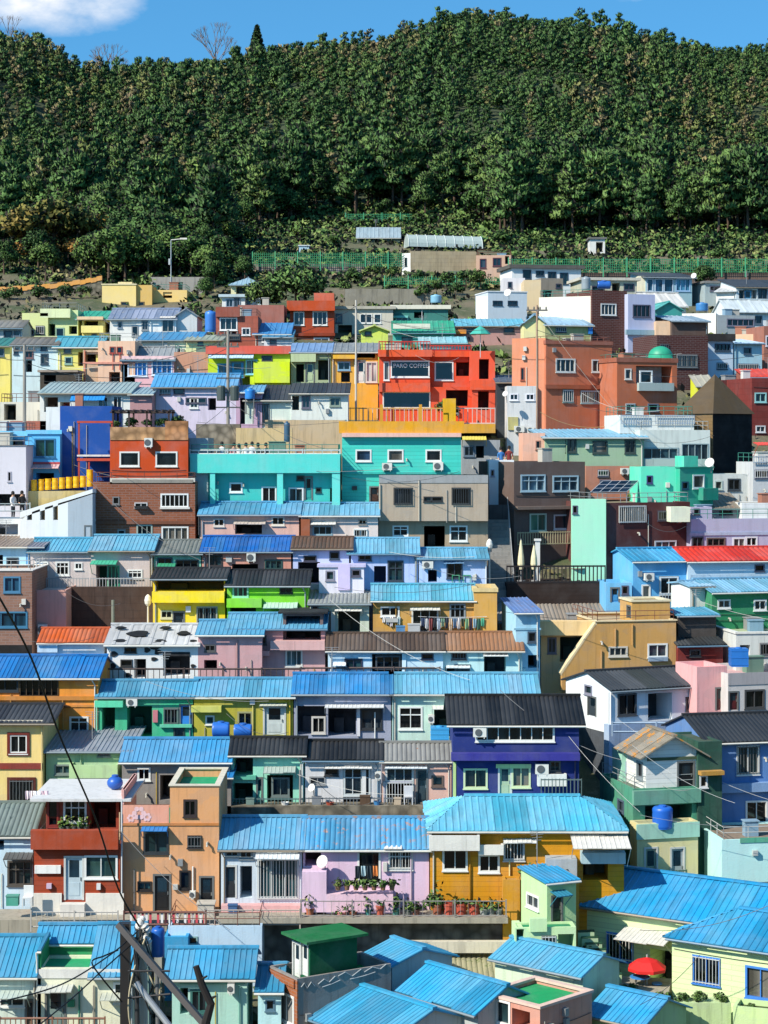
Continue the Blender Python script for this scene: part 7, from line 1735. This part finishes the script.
def person(u, vh, Y, label, top, bottom, hair='#16120f', rz=0.0, hgt=1.68):
    """vh: photo row of the top of the head"""
    A = P(u, vh, Y); A.z -= hgt; me = PM.copy()
    for c, rg_ in ((top, .9), (bottom, .9), ('#d0a080', .8), ('#2a2a2a', .7)): me.materials.append(paint(c, rg_, var=.1))
    for p in me.polygons:
        z = sum(me.vertices[i].co.z for i in p.vertices) / len(p.vertices); x = abs(sum(me.vertices[i].co.x for i in p.vertices) / len(p.vertices))
        p.material_index = 2 if z > 1.46 or (x > .19 and z < 1.1 and z > .88) else (0 if z > .88 else (1 if z > .1 else 3)); p.use_smooth = True
    o = bpy.data.objects.new('person', me); COL.objects.link(o); o.location = A; o.rotation_euler = (0, 0, rz); o.scale = (hgt / 1.8,) * 3
    tag(o, label, 'person', 'visitors on the terraces')
    mb = MB(); mb.lathe((0, .012, 1.6), [(.098, .0), (.112, .08), (.105, .17), (.06, .225), (.01, .24)], 12)
    h = mb.build('hair', paint(hair, .8), o, None, True)
    for x in (-.04, .04):
        mb = MB(); mb.lathe((x, -.103, 1.665), [(.012, 0), (.012, .012)], 6, axis=Vector((0, -1, 0))); mb.build('eye', paint('#1a1a1a', .4), o)
    mb = MB(); mb.lathe((0, -.1, 1.615), [(.018, 0), (.006, .035)], 6, axis=Vector((0, -1, .4))); mb.build('nose', paint('#d0a080', .8, var=.1), o)
for u, vh, t, b, l, rz in ((208, 446, '#23262c', '#30343c', 'in a black jacket at the left end', .2), (222, 445, '#d9dadc', '#3a3f48', 'in a pale grey top near the pole', 2.9), (234, 446, '#c98a90', '#2b2f38', 'in a dusty pink top right of the pole', .4), (239, 447, '#e4dcdc', '#4a4a52', 'in a white blouse beside the pink top', 3.0),
                          (246, 446, '#e8e8e6', '#2f333c', 'in a white shirt near the middle', .1), (252, 445, '#dfe2e6', '#3a4250', 'in a pale blue shirt near the middle', -.3), (258, 446, '#4a3f3c', '#2b2b30', 'in a brown jacket right of the white shirts', 3.3), (266, 446, '#2f3238', '#3a3a40', 'in a black coat beside the tan wall', .5),
                          (272, 445, '#7a8494', '#2b2f38', 'in a grey blue coat beside the tan wall', 2.7), (283, 446, '#dcd0d4', '#4a3f48', 'in a pale pink top at the right end', .2)):
    person(u, vh - 3, 118.4, f'visitor {l} of the tourist terrace', t, b, rz=rz)
person(13, 491.5, 116.0, 'walker in a white top on the left cafe walkway', '#e4e4e4', '#2b2f38', rz=1.0)
person(22, 491, 116.0, 'walker dressed in black on the left cafe walkway', '#1c1d20', '#1c1d22', rz=.6)
person(501, 447, 121.5, 'visitor in a blue top beside the white wall house', '#3f7fc0', '#2b2f38', rz=.3)
person(509, 446, 121.5, 'visitor in a dark red jacket beside the white wall house', '#7a2a2a', '#23304a', rz=-.2)
# ---------------------------------------------------------------- dark steel pole frame in front
def frame():
    Y = 46.0; s = Y / F; A = P(126, 1100, Y); root = empty('pole_frame', A, 'dark steel frame and pipes around a concrete cable post in the left foreground', 'utility pole'); M = Matrix.Translation(A).inverted()
    dk = paint('#2c2a2b', .45, var=.4); gy = paint('#7d7f80', .4, metal=.3); lt = paint('#a4a8aa', .35, metal=.4)
    mb = MB(); mb.box(P(120, 1130, Y), Vector((9.5 * s, 0, 0)), Vector((0, .26, 0)), VZ * (206 * s)); mb.build('upright', dk, root, M)
    a, b = P(119, 923, Y - .3), P(222, 1042, Y - 1.4); d = (b - a); up = VZ.cross(d.cross(VZ)).normalized(); n = d.cross(Vector((0, 1, 0))).normalized()
    mb = MB(); mb.box(a, d, Vector((0, .2, 0)), n * (5.5 * s) * (1 if n.z < 0 else -1)); mb.build('diagonal_beam', paint('#4a4645', .45), root, M)
    mb = MB(); mb.tube([P(136, 943, Y - .2), P(138.5, 1110, Y - .2)], .06, 10); mb.build('pipe', paint('#3a3c3e', .4), root, M)
    mb = MB(); mb.tube([P(136, 983, Y - .5), P(184, 1045, Y - 1.2)], .075, 10); mb.build('pipe', lt, root, M)
    mb = MB(); mb.tube([P(157, 969, Y - .3), P(159, 1110, Y - .3)], .05, 10); mb.build('pipe', gy, root, M)
    mb = MB(); mb.tube([P(149, 966, Y + .1), P(150, 1110, Y + .1)], .035, 8); mb.build('pipe', paint('#6f8c8a', .4), root, M)
    mb = MB(); mb.tube([P(143, 924, Y + .5), P(144, 1110, Y + .5)], .13, 12); mb.build('concrete_post', wall('#cfc8b8'), root, M)
    for k, (u, v) in enumerate(((139, 926), (146, 929), (141, 921), (147, 940))):
        mb = MB(); c = P(u, v, Y + .2); mb.lathe(c, [(.05, -.12), (.09, -.08), (.05, -.04), (.1, 0), (.05, .05), (.08, .09), (.03, .14)], 10, axis=Vector((.5 * (-1) ** k, -.3, .8))); mb.build('insulator', paint('#d8d6d0', .25), root, M)
    for k in range(12):
        mb = MB(); p = P(140 + R.uniform(-6, 8), 930 + R.uniform(-8, 12), Y + R.uniform(-.2, .3)); q = P(138 + R.uniform(-12, 28), 985 + R.uniform(-10, 45), Y + R.uniform(-.4, .2)); m_ = p.lerp(q, .5) + Vector((R.uniform(-.35, .35), -.2, R.uniform(-.3, .1)))
        ps = [p * (1 - t) ** 2 + m_ * 2 * t * (1 - t) + q * t * t for t in np.linspace(0, 1, 10)]
        mb.tube(ps, .014 + .008 * (k % 2), 5); mb.build('loose_wire', paint(['#1c1c1d', '#222', '#2a2826', '#b9ae90'][k % 4], .5), root, M)
    mb = MB(); 
    for v in (971, 998): mb.tube([P(128, v, Y - .65), P(170, v - 4 if v > 980 else v, Y - .65)], .025, 6)
    mb.build('clamp', dk, root, M)
frame()
def stump():
    Y = 44.5; A = P(205, 1060, Y); root = empty('dead_branch', A, 'broken black dead branch right of the steel pole frame', 'branch'); M = Matrix.Translation(A).inverted(); mb = MB()
    mb.tube([P(196, 966, Y), P(202, 985, Y), P(211, 1004, Y), P(206, 1022, Y), P(204, 1080, Y)], [.07, .085, .09, .1, .14], 8); mb.tube([P(208, 1000, Y), P(216, 996, Y)], [.05, .02], 6); mb.tube([P(200, 980, Y), P(207, 976, Y - .1)], [.04, .02], 6)
    mb.build('branch', paint('#1f1b1a', .9), root, M)
stump()
PT = P(139, 926, 46)
def fcable(ps, r, label, **k): line([P(*p) for p in ps], r, label, **k)
Y0 = 43
pts = [(-6, 588, 36), (30, 655, 38), (60, 736, 40), (96, 820, 42.5), (118, 888, 44.5), (139, 926, 46)]
def spl(pts, n=8):
    out = []; V_ = [P(*p) for p in pts]
    for i in range(len(V_) - 1):
        a, b, c, d = V_[max(i - 1, 0)], V_[i], V_[i + 1], V_[min(i + 2, len(V_) - 1)]
        for k in range(n + (1 if i == len(V_) - 2 else 0)):
            t = k / n; out.append(((b * 2) + (c - a) * t + (a * 2 - b * 5 + c * 4 - d) * t * t + (b * 3 - a - c * 3 + d) * t ** 3) * .5)
    return out
def scable(pts, r, label, col='#161617'):
    ps = spl(pts); mb = MB(); mb.tube(ps, r, 6); solo(mb, 'cable', paint(col, .5), ps[0], label, 'cable', smooth=True)
scable(pts, .022, 'thick black cable falling from the left edge to the foreground post')
scable([(139, 930, 46), (110, 955, 45), (60, 985, 43), (-8, 1004, 41)], .016, 'upper black cable from the foreground post to the lower left corner')
scable([(141, 936, 46), (105, 968, 45), (70, 1000, 44), (20, 1040, 42)], .016, 'lower black cable from the foreground post to the bottom edge')
scable([(118, 950, 46), (104, 956, 45), (92, 962, 44.5), (102, 978, 45), (122, 1002, 45.6)], .018, 'looped black cable splice left of the dark upright')
WI = [((632, 745, 92), (735, 803, 90), .3, 'white wire crossing the weathered green house', '#d0d0cc', .008), ((622, 722, 95), (770, 800, 92), .4, 'pale wire from white gabled house to the right edge', '#c9c9c4', .008), ((560, 725, 94), (640, 812, 90), .2, 'pale wire from indigo house towards the weathered green house', '#c4c4c0', .008), ((640, 815, 89), (775, 826, 89), .2, 'grey wire above the mint box at right', '#aaa', .008),
      ((537, 310, 131), (640, 440, 125), .3, 'pale wire slanting past the terracotta houses', '#8d867c', .011), ((540, 412, 130), (612, 425, 131), .5, 'yellowish wire across the terracotta wall', '#c9a070', .02), ((228, 338, 126), (24, 352, 124), 1.2, 'black wire between the two left utility poles', '#3a3a3a', .018), ((228, 348, 126), (24, 362, 124), 1.4, 'second black wire between the two left utility poles', '#3a3a3a', .018),
      ((228, 340, 126), (356, 306, 137), .8, 'black wire from transformer pole to slim pale pole', '#3a3a3a', .018), ((356, 312, 137), (537, 320, 132), 1.0, 'dark wire passing over the coffee shop roof', '#444', .018), ((24, 360, 124), (-20, 350, 120), .2, 'short wire from the left pole to the edge', '#333', .018), ((228, 400, 125.5), (330, 450, 117), .4, 'service wire from transformer pole to turquoise house', '#555', .014),
      ((228, 405, 125.5), (150, 446, 117), .5, 'service wire from transformer pole to the orange red storey', '#555', .014), ((500, 690, 95), (622, 760, 93), .5, 'thin wire over the black upper roof', '#888', .014), ((80, 470, 114), (200, 560, 110), .6, 'thin wire past the brick house corner', '#555', .014), ((330, 600, 105), (470, 680, 100), .5, 'thin pale wire over the brown tiled roofs', '#b9b9b4', .012), ((230, 930, 80), (120, 830, 86), .3, 'thin grey wire before the tall orange house', '#777', .012), ((640, 930, 79), (780, 900, 78), .4, 'thin dark wire over the light green wing roof', '#444', .012), ((700, 955, 78), (640, 1005, 77), .2, 'thin wire falling to the lower blue roof', '#444', .012), ((537, 330, 131.5), (775, 352, 140), 1.2, 'dark wire from thin pole to the right edge', '#444', .016)]
for a, b, sg, l, c, r in WI: line([P(*a), P(*b)], r, l, c, sg)

# roof garden on the brick house, shrubs by the light green house, flower painting
for k, (u, v, h_, l) in enumerate(((116, 428, 9, 'first shrub from the left in the roof garden'), (132, 428, 12, 'second shrub from the left in the roof garden'), (147, 427, 9, 'third shrub from the left in the roof garden'), (163, 427, 11, 'fourth shrub from the left in the roof garden'), (178, 427, 13, 'fifth shrub from the left in the roof garden'))):
    bushk[k % 3].put(P(u, v + 1, 118.6), l, None, h_ * 118.6 / F / 2.2)
def garden_frame():
    A = P(111, 428, 118); root = empty('garden_pergola', A, 'dark timber pergola over the stone edged roof garden', 'pergola'); M = Matrix.Translation(A).inverted(); mb = MB()
    for u in (112, 128, 146, 168):
        for y in (0, 2.2): mb.box(P(u, 430, 118) + Vector((0, y, 0)), Vector((.1, 0, 0)), Vector((0, .1, 0)), VZ * 1.15)
    mb.build('posts', paint('#3a2a26', .7), root, M); mb = MB()
    for k in range(9): mb.box(P(111 + k * 7.2, 411, 117.8), Vector((.09, 0, 0)), Vector((0, 2.7, 0)), VZ * .09)
    for y in (0, 2.2): mb.box(P(110, 411.5, 118) + Vector((0, y, -.09)), Vector((3.6, 0, 0)), Vector((0, .1, 0)), VZ * .1)
    mb.build('beams', paint('#40302a', .7), root, M)
garden_frame()
for k, (u, v, Y, h_, l) in enumerate(((664, 1004, 80.2, 24, 'leafy shrub left of the blue framed wing window'), (682, 1004, 80.2, 22, 'low shrub under the blue framed wing window'), (700, 1004, 80.1, 24, 'shrub below the light green wing'), (720, 1004, 80.1, 22, 'shrub left of the bottom right planter'), (752, 1012, 79.9, 16, 'plant in the bottom right garden wall planter'), (616, 991, 82.6, 14, 'small shrub at the foot of the light green house'), (624, 991, 82.4, 13, 'small shrub below the light green house window'), (633, 991, 82.2, 15, 'shrub left of the red parasol'))):
    bushk[k % 3].put(P(u, v, Y), l, None, h_ * .55 * Y / F / 2.2)
H('small house part with flat vivid blue sheet roof behind the tall orange house', V(180, 231, 776, 810, '#8b8682', Y=93.6, D=2.6, roof=('d', '#2a7fd0', 764, {'m': .14})))
bushk[1].put(P(437, 915, 86.3), 'tall bushy potted shrub at the left end of the ochre house ledge', None, .42)

rw = random.Random(5)
for k in range(34):
    Yr = rw.uniform(88, 150); vr = float(np.interp(Yr, PY, PV[::-1])) - rw.uniform(50, 75); u0 = rw.uniform(10, 700); du = rw.uniform(40, 150)
    line([P(u0, vr, Yr), P(u0 + du, vr + rw.uniform(-6, 22), Yr - rw.uniform(0, 5))], .011, 'thin service wire slung between the village roofs', rw.choice(['#2f2f2f', '#444', '#8a8a86', '#c4c2ba']), rw.uniform(.15, .5))
for o in [o for o in COL.objects if o.get('label') == 'thin service wire slung between the village roofs']: o['group'] = 'service wires between the roofs'

# small clutter standing on ledges and lanes
def clutter(kind, u, v, Y, w_, h_, col, label):
    A = P(u, v, Y); s = Y / F; W, Hh = w_ * s, h_ * s; root = empty(kind, A, label, kind.replace('_', ' ')); M = Matrix.Translation(A).inverted()
    if kind == 'basin':
        mb = MB(); mb.lathe(A, [(W * .36, 0), (W * .5, Hh * .9), (W * .54, Hh), (W * .47, Hh), (W * .34, .04)], 12); mb.build('bowl', paint(col, .5), root, M)
    elif kind == 'plastic_chair':
        mb = MB(); mb.box(A + Vector((0, 0, .4)), Vector((.42, 0, 0)), Vector((0, .42, 0)), VZ * .04); mb.build('seat', paint(col, .5), root, M)
        mb = MB(); mb.box(A + Vector((0, .4, .44)), Vector((.42, 0, 0)), Vector((0, .03, .02)), VZ * .42); mb.build('backrest', paint(col, .5), root, M)
        for x in (0, .38):
            for y in (0, .38): mb = MB(); mb.box(A + Vector((x, y, 0)), Vector((.04, 0, 0)), Vector((0, .04, 0)), VZ * .4); mb.build('leg', paint(col, .5), root, M)
    else:
        mb = MB(); mb.box(A, Vector((W, 0, 0)), Vector((0, W * .7, 0)), VZ * Hh); mb.build('box_body', wall(col), root, M)
        mb = MB(); mb.box(A + Vector((-.02, -.02, Hh + .002)), Vector((W + .04, 0, 0)), Vector((0, W * .7 + .04, 0)), VZ * .05); mb.build('lid', wall(col), root, M)
for a in (('storage_box', 312, 806, 93.9, 9, 8, '#7a7f84', 'grey storage box on the stone ledge before the white plastered house'), ('basin', 330, 806, 93.9, 8, 4, '#b0503a', 'red brown basin on the stone ledge before the white plastered house'), ('storage_box', 360, 806, 93.9, 10, 9, '#5a4636', 'brown wooden box on the stone ledge between white and peach houses'), ('basin', 377, 806, 93.9, 7, 5, '#3f7fb4', 'blue basin on the stone ledge before the peach house'),
          ('storage_box', 394, 806, 93.9, 7, 7, '#b9a890', 'pale cardboard coloured box on the stone ledge before the peach house'), ('plastic_chair', 404, 806, 93.9, 8, 10, '#c9ccd0', 'pale plastic chair on the stone ledge before the peach house'), ('plastic_chair', 452, 583, 110.9, 8, 10, '#3f9a6a', 'green plastic chair left of the blue lavender house window'), ('plastic_chair', 463, 583, 110.9, 8, 10, '#3f9a6a', 'green plastic chair right of the blue lavender house window'),
          ('storage_box', 246, 806, 93.9, 8, 7, '#6f8a84', 'greenish box on the stone ledge before the mint house'), ('basin', 285, 806, 93.9, 8, 4, '#d4d6d4', 'white basin on the stone ledge before the mint house'), ('storage_box', 408, 634, 106.4, 12, 9, '#b4b8ba', 'grey box under the laundry of the ochre house'), ('storage_box', 396, 634, 106.4, 9, 7, '#4f86b4', 'blue box under the ochre house window'),
          ('storage_box', 6, 906, 85.9, 12, 9, '#4fa08c', 'teal box on the rubble before the pale blue house'), ('plastic_chair', 22, 908, 85.8, 8, 10, '#e0e2e0', 'white plastic chair on the path before the pale blue house'), ('storage_box', 228, 915, 86.2, 9, 9, '#3f5f8a', 'dark blue box beside the white and pale blue house door')): clutter(*a)

boxthing('lane_edge', 'pale concrete edge of the narrow lane below the footpath ledge', 'kerb', 406, 512, 942, 946, 85.3, .35, wall('#cfc8b4', dirt=.9), below=.3)

boxthing('garden_bed', 'raised light green garden bed with shrubs below the light green wing', 'garden bed', 655, 731, 1003, 1024, 79.8, .8, wall('#bcd39a', dirt=.9), below=2)
